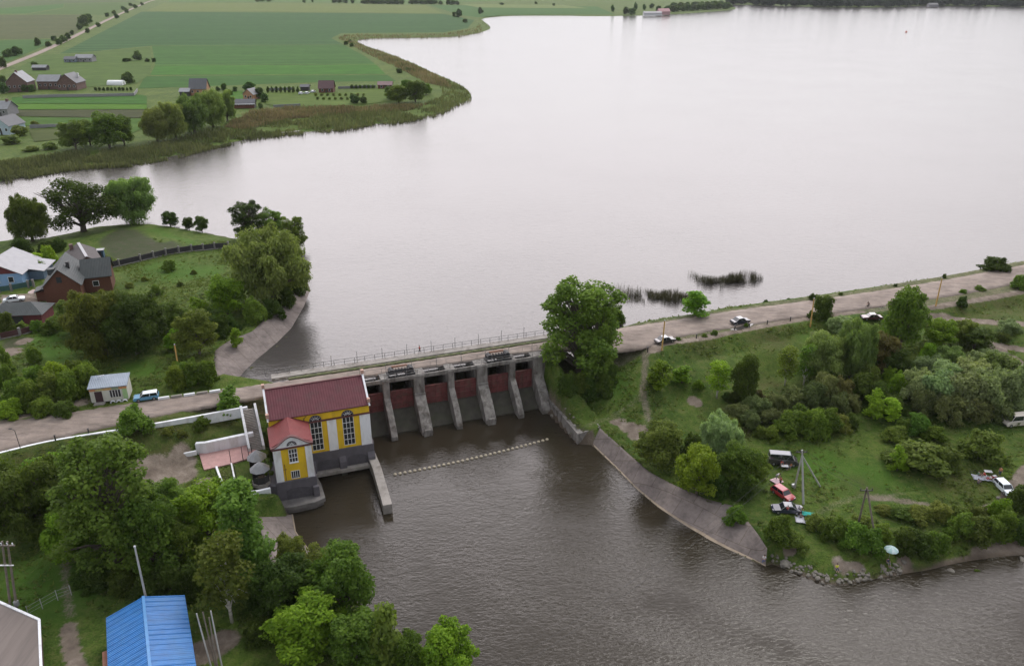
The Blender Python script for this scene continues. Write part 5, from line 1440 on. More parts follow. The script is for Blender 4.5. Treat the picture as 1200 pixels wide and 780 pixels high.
many('bush', 'mid', [(986, 640, 42, 34), (1004, 650, 44, 40), (1022, 655, 44, 36), (972, 632, 36, 26), (1034, 640, 34, 28), (958, 622, 34, 22, 'olive')], 'shore bush between the wooden pole and the rocks', 'shore bushes left of the parasol')
many('bush', 'dark', [(1066, 655, 40, 34), (1080, 660, 44, 38), (1098, 656, 40, 34, 'mid'), (1062, 640, 30, 24)], 'dark shore bush right of the parasol', 'shore bushes right of the parasol')
many('bush', 'mid', [(1128, 640, 44, 40), (1146, 642, 48, 38, 'dark'), (1164, 640, 44, 36), (1182, 634, 40, 40), (1198, 640, 36, 34, 'dark'), (1176, 618, 40, 34, 'bright')], 'bush above the bare river beach on the right', 'bushes above the river beach')
many('bush', 'olive', [(1058, 612, 40, 22), (1082, 614, 44, 24), (1106, 614, 44, 26), (1126, 618, 36, 26), (1040, 606, 30, 16), (1012, 622, 34, 20), (1150, 612, 28, 20)], 'weedy bush between the dirt track and the shore', 'weedy bushes below the dirt track')
plant('bush', 1196, 604, 34, 34, 'dark', 'dark bush below the dirt track at the right picture edge')
plant('bush', 1145, 676, 11, 9, 'mid', 'little tuft standing in the shallow river')
# ---- far shore
many('willow', 'willow', [(180, 168, 44, 46), (202, 165, 44, 50), (224, 158, 46, 52), (246, 151, 44, 50), (264, 143, 32, 40)], 'grey green willow in the row above the far reeds', 'willow row above the far reeds')
many('broadleaf', 'olive', [(84, 178, 42, 40), (122, 177, 56, 50, 'mid'), (102, 172, 32, 34), (142, 172, 34, 40, 'mid')], 'dark green tree in the clump left of the willow row', 'tree clump left of the willow row')
many('broadleaf', 'mid', [(466, 122, 32, 24), (486, 121, 30, 28), (476, 112, 24, 20), (499, 112, 20, 15), (458, 118, 22, 18)], 'bushy tree in the clump on the far headland', 'tree clump on the far headland')
many('far', 'far', [(415, 122, 14, 12), (426, 122, 10, 9)], 'small bush at the near edge of the far orchard', 'bushes of the far orchard edge')
many('far', 'far', [(44, 54, 8, 10), (56, 55, 9, 7), (62, 48, 7, 6), (97, 31, 14, 14), (103, 28, 12, 12), (68, 53, 9, 8), (74, 50, 10, 9), (79, 47, 9, 9), (102, 39, 6, 6), (115, 32, 6, 6), (136, 22, 7, 6), (148, 15.5, 6, 5), (158, 10, 6, 5), (84, 41, 6, 6), (125, 20, 6, 5), (133, 17, 6, 5), (144, 12, 7, 5), (153, 7.5, 5, 4), (93, 35, 8, 8), (166, 6.5, 5, 4)], 'small dark tree along the lane across the fields', 'trees along the field lane')
many('far', 'far', [(10, 67, 10, 10), (17, 66, 12, 12), (23, 64, 8, 8), (3, 80, 10, 14), (6, 68, 8, 9)], 'dark tree at the lane bend near the far left', 'trees at the lane bend')
plant('far', 160, 71, 11, 11, 'far', 'lone dark tree at the end of the garden strip in the fields')
many('far', 'far', [(146, 73, 8, 5), (151, 72, 6, 4), (172, 73, 7, 5), (180, 73, 6, 5)], 'low bush beside the lone tree in the fields', 'bushes by the lone field tree')
plant('far', 148, 98, 14, 13, 'far', 'round tree beside the white greenhouse')
many('far', 'far', [(29, 108, 12, 10), (36, 108, 10, 9), (55, 104, 8, 7), (4, 110, 12, 14), (2, 98, 10, 10), (40, 78, 8, 6)], 'garden tree beside the far brick house', 'garden trees of the far brick house')
many('far', 'far', [(262, 106, 9, 9), (275, 108, 7, 7), (291, 108, 14, 13), (255, 107, 6, 6), (303, 116, 12, 14), (310, 120, 10, 12), (305, 128, 8, 8), (270, 112, 7, 6)], 'garden tree around the far house with the long veranda', 'garden trees of the veranda house')
many('far', 'dark', [(314 + 5.0 * k, 109, 4, 8) for k in range(8)] + [(412 + 5 * k, 104, 4, 5) for k in range(6)], 'clipped dark conifer in the row along the far garden wall', 'conifer row along the far garden wall', name='conifer')
many('far', 'olive', [(370 + 7 * (k % 9) + 2 * (k // 9), 113 + 4.5 * (k // 9), 4, 4) for k in range(18)], 'young fruit tree in the far orchard', 'fruit trees of the far orchard', name='fruit_tree')
many('far', 'dark', [(112 + 4.6 * k, 106.5, 4, 4.5) for k in range(10)], 'clipped bush in the row behind the long grey garden wall', 'clipped bushes behind the grey garden wall')
many('far', 'olive', [(22, 160, 20, 14), (40, 150, 12, 9), (10, 170, 24, 12), (56, 176, 18, 10), (34, 178, 20, 8)], 'shrub on the rough ground near the far left house', 'shrubs near the far left house')
many('far', 'far', [(405, 53, 6, 5), (410, 50, 5, 4), (412, 55, 7, 5), (468, 86, 8, 6), (478, 84, 6, 5)], 'small bush on the edge of the far crop field', 'bushes at the crop field edge')
# ---- skyline trees
many('far', 'far', [(301, 2.5, 7, 4), (307, 2.2, 7, 4), (315, 2.4, 6, 4), (356, 3.5, 5, 5), (366, 3, 3, 3), (392, 3.6, 8, 5), (398, 3.6, 8, 5), (405, 4, 7, 5), (413, 4.2, 5, 5)] + [(426 + 5.5 * k, 4.8 + 0.08 * k, 8, 6) for k in range(9)] + [(482 + 5.5 * k, 5.2, 8, 6) for k in range(6)] + [(516, 5.6, 7, 5), (525, 5.8, 7, 6), (531, 6, 7, 6), (536, 6, 6, 5)], 'distant dark tree in the hedge line beyond the top fields', 'distant hedge line trees')
many('far', 'far', [(532, 20, 5, 6), (538, 20.5, 8, 10), (563, 16.5, 7, 8), (545, 27, 7, 5)], 'distant tree on the bend of the far shore', 'distant trees on the shore bend')
many('far', 'far', [(588, 6, 6, 3), (628, 5, 5, 3), (649, 7, 4, 3), (718, 14, 5, 8), (734, 17, 9, 9), (741, 17.5, 10, 8), (745, 13, 5, 10), (755, 12, 6, 7), (772, 15, 8, 8), (764, 10, 6, 6)] + [(782 + 6 * k, 14.6 - 0.35 * k, 10, 8) for k in range(13)] + [(790 + 8 * k, 11 - 0.3 * k, 10, 8) for k in range(8)], 'distant tree on the headland with the white house', 'distant trees on the white house headland')
# the wood on the far right shore reads as one dark mass
def far_wood():
    rs = np.random.RandomState(8); V, Fc, T = [], [], []; b = 0
    _t, cr, r0, h0 = PROTO['far'][0]
    n = len(cr.data.vertices); co = np.empty(n * 3, np.float32); cr.data.vertices.foreach_get('co', co); co = co.reshape(-1, 3)
    fv = np.empty(len(cr.data.loops), np.int32); cr.data.loops.foreach_get('vertex_index', fv); fv = fv.reshape(-1, 4)
    tn = np.empty(n, np.float32); cr.data.attributes['tone'].data.foreach_get('value', tn)
    for k in range(900):
        px = rs.uniform(852, 1560); edge = float(np.interp(px, [852, 900, 960, 1040, 1080, 1120, 1200, 1600], [5.2, 6.6, 8.0, 8.6, 6.2, 6.6, 8.1, 7.6]))
        py = edge - abs(rs.normal(0, 1)) * 3.2
        x, y = G(px, py, 1.3); s = rs.uniform(1.7, 2.9); a = rs.uniform(0, 6.28)
        c, si = math.cos(a), math.sin(a)
        p = np.c_[(co[:, 0] * c - co[:, 1] * si) * s + x, (co[:, 0] * si + co[:, 1] * c) * s + y, co[:, 2] * s * rs.uniform(0.8, 1.2) + 1.0]
        V.append(p); Fc.append(fv + b); T.append(tn + rs.uniform(-.15, .15)); b += n
    o = np_mesh('far_wood', np.concatenate(V), np.concatenate(Fc), LEAF, attrs={'tone': np.concatenate(T)})
    o.color = (0.032, 0.052, 0.030, 1)
    tag(o, 'dark wood along the far right lake shore', 'wood', kind='stuff')
far_wood()
# reeds: a belt along the far shore and two thin beds standing in the lake
def blades(name, pts, hgt, wid, mats_color, label, seed=1, tilt=0.12):
    rs = np.random.RandomState(seed); n = len(pts)
    P0 = np.array(pts); lump = 1 + 0.9 * vnoise(P0[:, 0], P0[:, 1], 9, 31) + 0.6 * vnoise(P0[:, 0], P0[:, 1], 3, 32)
    a = rs.uniform(0, math.pi, n); h = hgt * rs.uniform(0.6, 1.25, n) * lump; w = wid * rs.uniform(0.6, 1.4, n)
    dx, dy = np.cos(a) * w, np.sin(a) * w
    lx, ly = rs.normal(0, tilt, n) * h, rs.normal(0, tilt, n) * h
    P = np.array(pts)
    v = np.stack([np.c_[P[:, 0] - dx, P[:, 1] - dy, P[:, 2]], np.c_[P[:, 0] + dx, P[:, 1] + dy, P[:, 2]], np.c_[P[:, 0] + lx + dx * .35, P[:, 1] + ly + dy * .35, P[:, 2] + h], np.c_[P[:, 0] + lx - dx * .35, P[:, 1] + ly - dy * .35, P[:, 2] + h]], 1).reshape(-1, 3)
    o = np_mesh(name, v, np.arange(4 * n).reshape(n, 4), LEAF, attrs={'tone': np.repeat(rs.uniform(0.2, 0.8, n) + 0.5 * vnoise(P0[:, 0], P0[:, 1], 14, 33), 4)})
    o.color = (*mats_color, 1)
    return tag(o, label, 'reeds', kind='stuff')
def belt(n, seed, test):
    rs = np.random.RandomState(seed); out = []
    while len(out) < n:
        k = 4000
        px = rs.uniform(-60, 575, k); py = rs.uniform(20, 225, k)
        t = 1.3
        xs = (px - CX) * (CAM_Z - t) / (FOC * _s + (py - CY) * _c); ys = (FOC * _c - (py - CY) * _s) * (CAM_Z - t) / (FOC * _s + (py - CY) * _c)
        ok = inside(px, py, test) & (rs.uniform(size=k) < 0.25 + 0.75 * (py / 225.0))
        for x, y in zip(xs[ok], ys[ok]):
            out.append((x, y, max(-0.1, ground(x, y)) - 0.05))
    return out[:n]
_shore = [p for p in FAR_SHORE if p[0] < 580]
shore_px = [(x, y) for x, y in FAR_SHORE[FAR_SHORE.index((563, 22)):]]
inner = [(-60, 205), (0, 190), (40, 186), (80, 182), (150, 177), (200, 166), (240, 156), (280, 141), (305, 132), (340, 129), (400, 127), (450, 125), (500, 122), (520, 112), (512, 98), (485, 88), (455, 72), (425, 60), (405, 50), (395, 45), (405, 41.5), (470, 41), (520, 40), (545, 36), (560, 31), (555, 25)]
BELT = shore_px[:-1] + inner
blades('reed_belt', [p for p in belt(30000, 4, BELT) if vnoise(np.array(p[0]), np.array(p[1]), 16, 41) + 0.7 * vnoise(np.array(p[0]), np.array(p[1]), 5, 42) < 0.22], 1.7, 0.22, (0.100, 0.114, 0.062), 'belt of green reeds along the far shore', 2)
BROWN = [(262, 150), (300, 132), (345, 127), (420, 127), (470, 124), (500, 123), (480, 130), (420, 133), (340, 140), (290, 152)]
BROWN2 = [(395, 45), (405, 41), (470, 41), (520, 40.5), (545, 36), (563, 30), (566, 37), (540, 42.5), (500, 44), (440, 44.5), (416, 47), (430, 55), (462, 66), (490, 78), (520, 92), (530, 104), (500, 98), (470, 82), (430, 64)]
blades('dry_reed', belt(7000, 5, BROWN) + belt(5000, 6, BROWN2), 2.0, 0.22, (0.160, 0.128, 0.092), 'brown dry reeds on the landward side of the reed belt', 3)
def reed_bed(px0, px1, fy, n, seed):
    rs = np.random.RandomState(seed); out = []
    for k in range(n):
        px = rs.uniform(px0, px1); t = (px - px0) / (px1 - px0)
        lo, hi, dens = fy(t)
        if rs.uniform() > dens: continue
        py = rs.uniform(lo, hi)
        x, y = G(px, py, 0); out.append((x, y, -0.15))
    return out
def reed_patch(parts, seed):
    rs = np.random.RandomState(seed); out = []
    for cx_, cy_, rx_, ry_, n, slope in parts:
        for k in range(n):
            a = rs.uniform(0, 6.28); r = math.sqrt(rs.uniform()) * (1 + 0.22 * math.sin(3 * a + seed) + 0.12 * math.sin(7 * a))
            px = cx_ + rx_ * r * math.cos(a); py = cy_ + ry_ * r * math.sin(a) + slope * (px - cx_)
            x, y = G(px, py, 0)
            if vnoise(np.array(x), np.array(y), 2.4, 51) > 0.18: continue
            out.append((x, y, -0.15))
    return out
bed1 = reed_patch([(783, 347.5, 32, 5.5, 2600, 0.03), (742, 346, 24, 5.0, 800, 0.05), (770, 353, 30, 3.5, 700, 0.02)], 11)
bed2 = reed_patch([(864, 328.5, 28, 4.6, 2600, -0.06), (834, 332, 16, 3.5, 700, 0.15), (820, 327, 12, 2.5, 260, 0.35)], 12)
blades('lake_reed', bed1 + bed2, 1.7, 0.024, (0.046, 0.044, 0.030), 'two dark reed beds standing in the lake beyond the road', 4, 0.08)
# rough grass on the banks: uncountable tufts
def tufts(n, seed):
    rs = np.random.RandomState(seed)
    X = rs.uniform(-112, 148, n); Y = rs.uniform(76, 226, n)
    h = ground_np(X, Y)
    i = np.clip(np.searchsorted(gx, X), 0, nx_ - 1); j = np.clip(np.searchsorted(gy, Y), 0, ny_ - 1)
    idx = j * nx_ + i
    c, s = scale_at(400, 0), 0
    ok = (dirt[idx] < 0.25) & (soil[idx] < 0.2) & (bed[idx] < 0.3) & (T_DR[idx] - T_HALF[idx] > 0.6) & (rs.uniform(size=n) < np.clip(2.4 * (vnoise(X, Y, 9, 21) + 0.6 * vnoise(X, Y, 2.2, 22)) + 0.25, 0.05, 1))
    keep = ok & (rs.uniform(size=n) > 0.7 * lush[idx])
    for w_, t_ in ((rev_w, rev_t), (lrev_w, lrev_t), (drev_w, drev_t)): keep &= ~inside(X, Y, strip_poly(w_, t_))
    for poly in ([L(-17.5, -13), L(0.5, -13), L(0.5, 10), L(-24, 10), L(-24, -4), L(-17.5, -4)],): keep &= ~inside(X, Y, poly)
    X, Y, h = X[keep], Y[keep], h[keep]; n = len(X)
    V = []
    for k in range(3):
        a = rs.uniform(0, 6.28, n); w = rs.uniform(0.12, 0.32, n); hh = rs.uniform(0.10, 0.34, n); ox, oy = rs.normal(0, .22, n), rs.normal(0, .22, n); tx, ty = rs.normal(0, .38, n), rs.normal(0, .38, n)
        V.append(np.stack([np.c_[X + ox - np.cos(a) * w, Y + oy - np.sin(a) * w, h - .05], np.c_[X + ox + np.cos(a) * w, Y + oy + np.sin(a) * w, h - .05], np.c_[X + ox + tx, Y + oy + ty, h + hh]], 1))
    v = np.concatenate(V).reshape(-1, 3)
    o = np_mesh('grass_tufts', v, np.arange(len(v)).reshape(-1, 3), LEAF, attrs={'tone': np.repeat(rs.uniform(0.25, 0.75, len(v) // 3), 3)})
    o.color = (0.112, 0.150, 0.038, 1)
    tag(o, 'rough grass growing over the banks and the meadow', 'grass', kind='stuff')
tufts(130000, 3)
def weeds(n, seed):
    """knee-high weeds in loose drifts: uncountable"""
    rs = np.random.RandomState(seed)
    X = rs.uniform(-112, 148, n); Y = rs.uniform(76, 226, n); h = ground_np(X, Y)
    idx = np.clip(np.searchsorted(gy, Y), 0, ny_ - 1) * nx_ + np.clip(np.searchsorted(gx, X), 0, nx_ - 1)
    dens = vnoise(X, Y, 14, 61) + 0.8 * vnoise(X, Y, 4, 62)
    dens = dens + np.where((X > 60) & (Y < 108), 0.45, 0)
    keep = (dirt[idx] < 0.2) & (soil[idx] < 0.2) & (bed[idx] < 0.2) & (T_DR[idx] - T_HALF[idx] > 1.0) & (lush[idx] < 0.35) & (dens > 0.22)
    for w_, t_ in ((rev_w, rev_t), (lrev_w, lrev_t), (drev_w, drev_t)): keep &= ~inside(X, Y, strip_poly(w_, t_))
    keep &= ~inside(X, Y, [L(-17.5, -13), L(0.5, -13), L(0.5, 10), L(-24, 10), L(-30, -7), L(-17.5, -7)])
    X, Y, h = X[keep], Y[keep], h[keep]; m = len(X); q = 12
    sz = rs.uniform(0.25, 0.8, m) * rs.uniform(0.5, 1.2, m)
    c = np.repeat(np.c_[X, Y, h + 0.25 * sz], q, 0); s3 = np.repeat(sz, q)[:, None]
    d = rs.normal(size=(m * q, 3)); d /= np.linalg.norm(d, axis=1, keepdims=True); d[:, 2] = np.abs(d[:, 2])
    p = c + d * s3 * np.array([1, 1, 0.7])
    tone = np.repeat(rs.uniform(0.25, 0.75, m), q)
    v, f, t = leaf_cards(rs, p, d * 0.5 + np.array([0, 0, 0.7]) + 0.4 * rs.normal(size=d.shape), 0.24, tone)
    o = np_mesh('weeds', v, f, LEAF, attrs={'tone': t}); o.color = (0.085, 0.125, 0.030, 1)
    tag(o, 'knee high weeds in loose drifts over the banks', 'weeds', kind='stuff')
weeds(16000, 9)
# ------------------------------------------------------------------ cars
TYRE = surf('tyre_rubber', (0.018, 0.018, 0.018), 0.85, 0.2)
RIM = surf('wheel_rim', (0.35, 0.35, 0.36), 0.35, 0.1, metal=0.7)
LAMP = surf('lamp_glass', (0.55, 0.56, 0.58), 0.15, 0.05)
TAIL = surf('tail_lamp', (0.28, 0.02, 0.02), 0.25, 0.1)
CARGLASS = surf('car_glass', (0.018, 0.022, 0.026), 0.06, 0.1, spec=0.8)
BUMPER = surf('bumper_plastic', (0.05, 0.05, 0.052), 0.6, 0.1)
def paint(name, col):
    m = surf('paint_' + name, col, 0.28, 0.05, 1.0, spec=0.6)
    m.node_tree.nodes['Principled BSDF'].inputs['Coat Weight'].default_value = 0.5
    return m
def car(name, px, py, heading, col, label, style='sedan', length=4.3, width=1.7, height=1.42, cat='car', group=None, z=None, roofcol=None):
    """heading: plan angle of the nose"""
    x, y, zg = spot(px, py) if z is None else (*G(px, py, z), z)
    t = thing(name, (x, y, zg + 0.02), heading, label, cat, group)
    Ln, Wd, Hh = length / 2, width / 2, height
    bz, bl = 0.26, 0.54 * Hh + 0.08                       # sill, belt line
    if style == 'sedan': body = [(-Ln, bz + .12), (-Ln + .05, bz), (Ln - .1, bz), (Ln, bz + .14), (Ln - .02, 0.62), (Ln - .22, 0.76), (0.95, bl), (-1.15, bl + .02), (-Ln + .12, bl - .03), (-Ln, bl - .2)]; cab = (1.05, 0.45, -0.75, -1.55)
    elif style == 'hatch': body = [(-Ln, bz + .12), (-Ln + .05, bz), (Ln - .1, bz), (Ln, bz + .14), (Ln - .02, 0.62), (Ln - .2, 0.78), (0.9, bl), (-Ln + .15, bl + .03), (-Ln, bl - .1)]; cab = (1.0, 0.4, -Ln + .45, -Ln + .1)
    elif style == 'wagon': body = [(-Ln, bz + .12), (-Ln + .05, bz), (Ln - .1, bz), (Ln, bz + .14), (Ln - .02, 0.66), (Ln - .2, 0.84), (0.95, bl), (-Ln + .08, bl + .02), (-Ln, bl - .1)]; cab = (1.05, 0.45, -Ln + .25, -Ln + .06)
    else: body = [(-Ln, bz + .12), (-Ln + .05, bz), (Ln - .1, bz), (Ln, bz + .14), (Ln - .02, 0.75), (Ln - .25, 1.0), (Ln - .75, bl), (-Ln + .04, bl), (-Ln, bl - .1)]; cab = (Ln - .75, Ln - 1.35, -Ln + .12, -Ln + .03)
    P = paint(col[0], col[1])
    n = len(body); mb = MB(); vs = []
    cx0, cz0 = 0, 0.55
    for yy, k in ((-Wd, 0.955), (-Wd * 0.93, 1.0), (Wd * 0.93, 1.0), (Wd, 0.955)):
        vs += [(cx0 + (p[0] - cx0) * (k + 0.02), yy, cz0 + (p[1] - cz0) * k) for p in body]
    fs = [tuple(range(n)), tuple(range(4 * n - 1, 3 * n - 1, -1))]
    for r in range(3): fs += [(r * n + i, (r + 1) * n + i, (r + 1) * n + (i + 1) % n, r * n + (i + 1) % n) for i in range(n)]
    mb.add(vs, fs)
    bd = mb.build('body', P, t)
    f0, f1, r1, r0 = cab; zt = Hh; wi = Wd * 0.80; wb = Wd * 0.93
    mb = MB()                                            # glass house
    mb.add([(f0, -wb, bl - .02), (f0, wb, bl - .02), (r0, wb, bl - .02), (r0, -wb, bl - .02), (f1, -wi, zt - .05), (f1, wi, zt - .05), (r1, wi, zt - .05), (r1, -wi, zt - .05)], [(0, 1, 5, 4), (1, 2, 6, 5), (2, 3, 7, 6), (3, 0, 4, 7), (4, 5, 6, 7), (3, 2, 1, 0)])
    mb.build('windows', CARGLASS, t)
    mb = MB()
    mb.add([(f1 + .06, -wi - .01, zt - .06), (f1 + .06, wi + .01, zt - .06), (r1 - .05, wi + .01, zt - .06), (r1 - .05, -wi - .01, zt - .06), (f1 - .1, -wi * .9, zt), (f1 - .1, wi * .9, zt), (r1 + .1, wi * .9, zt), (r1 + .1, -wi * .9, zt)], [(0, 1, 5, 4), (1, 2, 6, 5), (2, 3, 7, 6), (3, 0, 4, 7), (4, 5, 6, 7), (3, 2, 1, 0)])
    mid = (f1 + r1) / 2
    for sy in (-1, 1):                                   # pillars
        for (xa, xb) in ((f0, f1), (mid + .05, mid), (r0, r1)):
            mb.tube([(xa, sy * (wb + .005), bl - .03), (xb, sy * (wi + .01), zt - .05)], 0.045, 5)
    mb.build('roof', P if roofcol is None else paint(*roofcol), t)
    wr = 0.31 if style != 'van' else 0.34
    for wx in (-Ln + 0.8, Ln - 0.82):
        for sy in (-1, 1):
            mb = MB(); mb.tube([(wx, sy * (Wd - .2), wr), (wx, sy * (Wd + .015), wr)], wr, 14); w = mb.build('wheel', TYRE, t)
            mb = MB(); mb.tube([(wx, sy * (Wd + .0152), wr), (wx, sy * (Wd + .03), wr)], wr * 0.6, 10); mb.build('rim', RIM, w)
    for sy in (-1, 1):
        mb = MB(); mb.box((Ln - .03, sy * Wd * .68, 0.63), (0.1, 0.34, 0.14)); mb.build('headlight', LAMP, t)
        mb = MB(); mb.box((-Ln + .02, sy * Wd * .74, bl - .28), (0.08, 0.22, 0.24)); mb.build('tail_light', TAIL, t)
    for xx in (Ln + .0, -Ln - .0):
        mb = MB(); mb.box((xx, 0, bz + .16), (0.14, Wd * 1.86, 0.2)); mb.build('bumper', BUMPER, t, bevel=0.03)
    return t
RD = ANG + R(0.5)
car('parked_car', 779, 401, RD + R(2), ('black', (0.030, 0.026, 0.030)), 'dark car with painted sky sheen on its roof behind the yellow pole', 'sedan', z=2.99, roofcol=('silver', (0.24, 0.25, 0.27)))  # pale roof paint stands in for the sky mirrored on a dark roof
car('car', 867, 378.5, RD, ('darkblue', (0.022, 0.025, 0.04)), 'dark blue car driving past the bright puddle on the road', 'sedan', z=road_z(867), roofcol=('silver', (0.24, 0.25, 0.27)))  # roof colour imitates sky reflection on dark blue paint
car('parked_car', 1021, 374, RD + R(160), ('wine', (0.075, 0.018, 0.030)), 'wine red car with pale roof parked at the bare plot below the road', 'sedan', 4.4, roofcol=('pinkwhite', (0.34, 0.27, 0.28)))
car('parked_car', 172, 467.5, RD + R(180), ('skyblue', (0.085, 0.25, 0.40)), 'light blue car parked on the road beside the white kiosk', 'wagon', 4.2, z=3.12, roofcol=('white', (0.6, 0.66, 0.70)))
car('parked_car', 921, 599, R(176), ('navy', (0.025, 0.030, 0.055)), 'dark blue car with painted sky sheen on its roof beside the white ground sheet', 'sedan', 4.5, roofcol=('silver', (0.24, 0.25, 0.27)))  # lighter roof paint carries the sky's sheen, not a second body colour
car('parked_car', 917, 581, R(-62), ('red', (0.36, 0.025, 0.035)), 'red car with its boot open parked by the concrete pole', 'hatch', 4.0)
car('delivery_van', 917, 543, R(-8), ('vandark', (0.035, 0.032, 0.035)), 'dark van with pale grey roof parked on the meadow', 'van', 4.9, 1.8, 2.2, 'van', roofcol=('palegrey', (0.09, 0.105, 0.125)))
car('parked_car', 1176, 574, R(-86), ('white', (0.62, 0.64, 0.68)), 'white car beside the picnic at the dirt track', 'hatch', 4.1)
car('minibus', 1190, 497, R(190), ('cream', (0.50, 0.46, 0.42)), 'cream coloured minibus at the right edge of the meadow', 'van', 5.2, 1.9, 2.2, 'minibus')
car('parked_car', 17, 353, R(25), ('white', (0.62, 0.64, 0.68)), 'white car in the paved yard of the brown house', 'sedan', 4.5)
for px, py, nm in ((353, 110.5, 'left'), (360, 110.2, 'middle'), (367, 108.5, 'right')):
    car('parked_car', px, py, R(80), ('white', (0.62, 0.64, 0.68)), {'left': 'leftmost of three white cars beside the far maroon house', 'middle': 'middle one of three white cars beside the far maroon house', 'right': 'white car parked nearest the far maroon house'}[nm], 'hatch', 4.6, 2.0, z=1.5)

# ------------------------------------------------------------------ people
SKIN = surf('skin', (0.42, 0.25, 0.18), 0.6, 0.08); HAIR = surf('hair', (0.035, 0.025, 0.02), 0.8, 0.2)
def cloth(n, c): return surf('cloth_' + n, c, 0.85, 0.1, 4.0)
def skinned(name, pts, edges, radii, root, mat, parent, sub=1):
    me = bpy.data.meshes.new(name); bm = bmesh.new()
    ly = bm.verts.layers.skin.verify()
    vs = []
    for p, r in zip(pts, radii):
        v = bm.verts.new(p); v[ly].radius = (r, r) if not hasattr(r, '__len__') else r; vs.append(v)
    vs[root][ly].use_root = True
    for a, b in edges: bm.edges.new((vs[a], vs[b]))
    bm.to_mesh(me); bm.free(); me.materials.append(mat)
    o = bpy.data.objects.new(name, me); COL.objects.link(o); o.parent = parent
    m = o.modifiers.new('skin', 'SKIN'); m.use_smooth_shade = True
    s = o.modifiers.new('sub', 'SUBSURF'); s.levels = sub; s.render_levels = sub
    return o
def person(px, py, heading, pose, top, bottom, label, z=None, h=1.72, group=None, off=(0, 0, 0)):
    x, y, zg = spot(px, py) if z is None else (*G(px, py, z), z)
    t = thing('person', (x + off[0], y + off[1], zg + off[2]), heading, label, 'person', group)
    k = h / 1.72
    # joints in metres, facing +X, left is +Y
    if pose == 'sit':
        J = {'pel': (0, 0, .20), 'che': (-.10, 0, .52), 'nk': (-.10, 0, .70), 'hd': (-.07, 0, .86), 'kl': (.42, .14, .46), 'kr': (.44, -.12, .44), 'fl': (.62, .13, .07), 'fr': (.66, -.12, .07), 'el': (.06, .26, .46), 'er': (.05, -.26, .46), 'hl': (.28, .20, .44), 'hr': (.28, -.19, .44)}
    elif pose == 'walk':
        J = {'pel': (0, 0, .93), 'che': (.02, 0, 1.28), 'nk': (.02, 0, 1.48), 'hd': (.05, 0, 1.62), 'kl': (.16, .10, .50), 'kr': (-.06, -.10, .49), 'fl': (.24, .10, .07), 'fr': (-.30, -.10, .10), 'el': (-.10, .25, 1.16), 'er': (.10, -.25, 1.15), 'hl': (-.06, .27, .92), 'hr': (.26, -.24, .95)}
    elif pose == 'bend':
        J = {'pel': (-.10, 0, .90), 'che': (.18, 0, 1.16), 'nk': (.34, 0, 1.26), 'hd': (.46, 0, 1.32), 'kl': (-.02, .11, .48), 'kr': (-.02, -.11, .48), 'fl': (-.06, .11, .07), 'fr': (-.06, -.11, .07), 'el': (.36, .22, .95), 'er': (.36, -.22, .95), 'hl': (.48, .16, .72), 'hr': (.48, -.16, .72)}
    elif pose == 'ride':
        J = {'pel': (-.15, 0, .98), 'che': (.08, 0, 1.28), 'nk': (.18, 0, 1.44), 'hd': (.24, 0, 1.58), 'kl': (.22, .12, .76), 'kr': (.20, -.12, .62), 'fl': (.05, .13, .42), 'fr': (.08, -.13, .16), 'el': (.30, .24, 1.12), 'er': (.30, -.24, 1.12), 'hl': (.50, .20, 1.02), 'hr': (.50, -.20, 1.02)}
    elif pose == 'fish':
        J = {'pel': (0, 0, .93), 'che': (0, 0, 1.28), 'nk': (0, 0, 1.48), 'hd': (.03, 0, 1.62), 'kl': (.03, .12, .50), 'kr': (.03, -.12, .50), 'fl': (0, .14, .07), 'fr': (0, -.14, .07), 'el': (.10, .26, 1.14), 'er': (.10, -.26, 1.14), 'hl': (.36, .10, 1.12), 'hr': (.34, -.10, 1.10)}
    else:
        J = {'pel': (0, 0, .93), 'che': (0, 0, 1.28), 'nk': (0, 0, 1.48), 'hd': (.03, 0, 1.62), 'kl': (.02, .10, .50), 'kr': (.02, -.10, .50), 'fl': (0, .11, .07), 'fr': (0, -.11, .07), 'el': (-.02, .27, 1.15), 'er': (-.02, -.27, 1.15), 'hl': (.08, .29, .90), 'hr': (.08, -.29, .90)}
    J = {a: Vector(b) * k for a, b in J.items()}
    pts, rad, ed = [], [], []
    def add(p, r, par=None):
        pts.append(tuple(p)); rad.append(r)
        if par is not None: ed.append((par, len(pts) - 1))
        return len(pts) - 1
    pel = add(J['pel'], .135); che = add(J['che'], (.13, .16), pel); nk = add(J['nk'], .06, che)
    up = (J['hd'] - J['nk']).normalized()
    hd = add(J['hd'], .095, nk); add(J['hd'] + up * .10, .075, hd); add(J['hd'] + Vector((.095, 0, -.01)), .018, hd)
    idx = {}
    for s_, sg in (('l', 1), ('r', -1)):
        hip = add(J['pel'] + Vector((0, .09 * sg, -.06)), .085, pel); kn = add(J['k' + s_], .058, hip); an = add(J['f' + s_] + Vector((-.02, 0, .03)), .042, kn)
        add(J['f' + s_] + Vector((.15, 0, -.02)), .035, an)
        sh = add(J['che'] + Vector((0, .17 * sg, .12)), .058, che); el = add(J['e' + s_], .042, sh); wr = add(J['h' + s_], .030, el)
        d = (J['h' + s_] - J['e' + s_]).normalized(); sd = d.cross(Vector((1, 0, 0.2))).normalized()
        pm = add(J['h' + s_] + d * .06, .030, wr)
        for q in range(4):
            o1 = J['h' + s_] + d * (.10 + .01 * (q in (1, 2))) + sd * (.024 * (q - 1.5)); f1 = add(o1, .009, pm); add(o1 + d * (.035 + .01 * (q in (1, 2))) + Vector((.01, 0, -.008)), .008, f1)
        th = add(J['h' + s_] + d * .05 - sd * .05, .010, wr); add(J['h' + s_] + d * .085 - sd * .06 + Vector((.015, 0, 0)), .009, th)
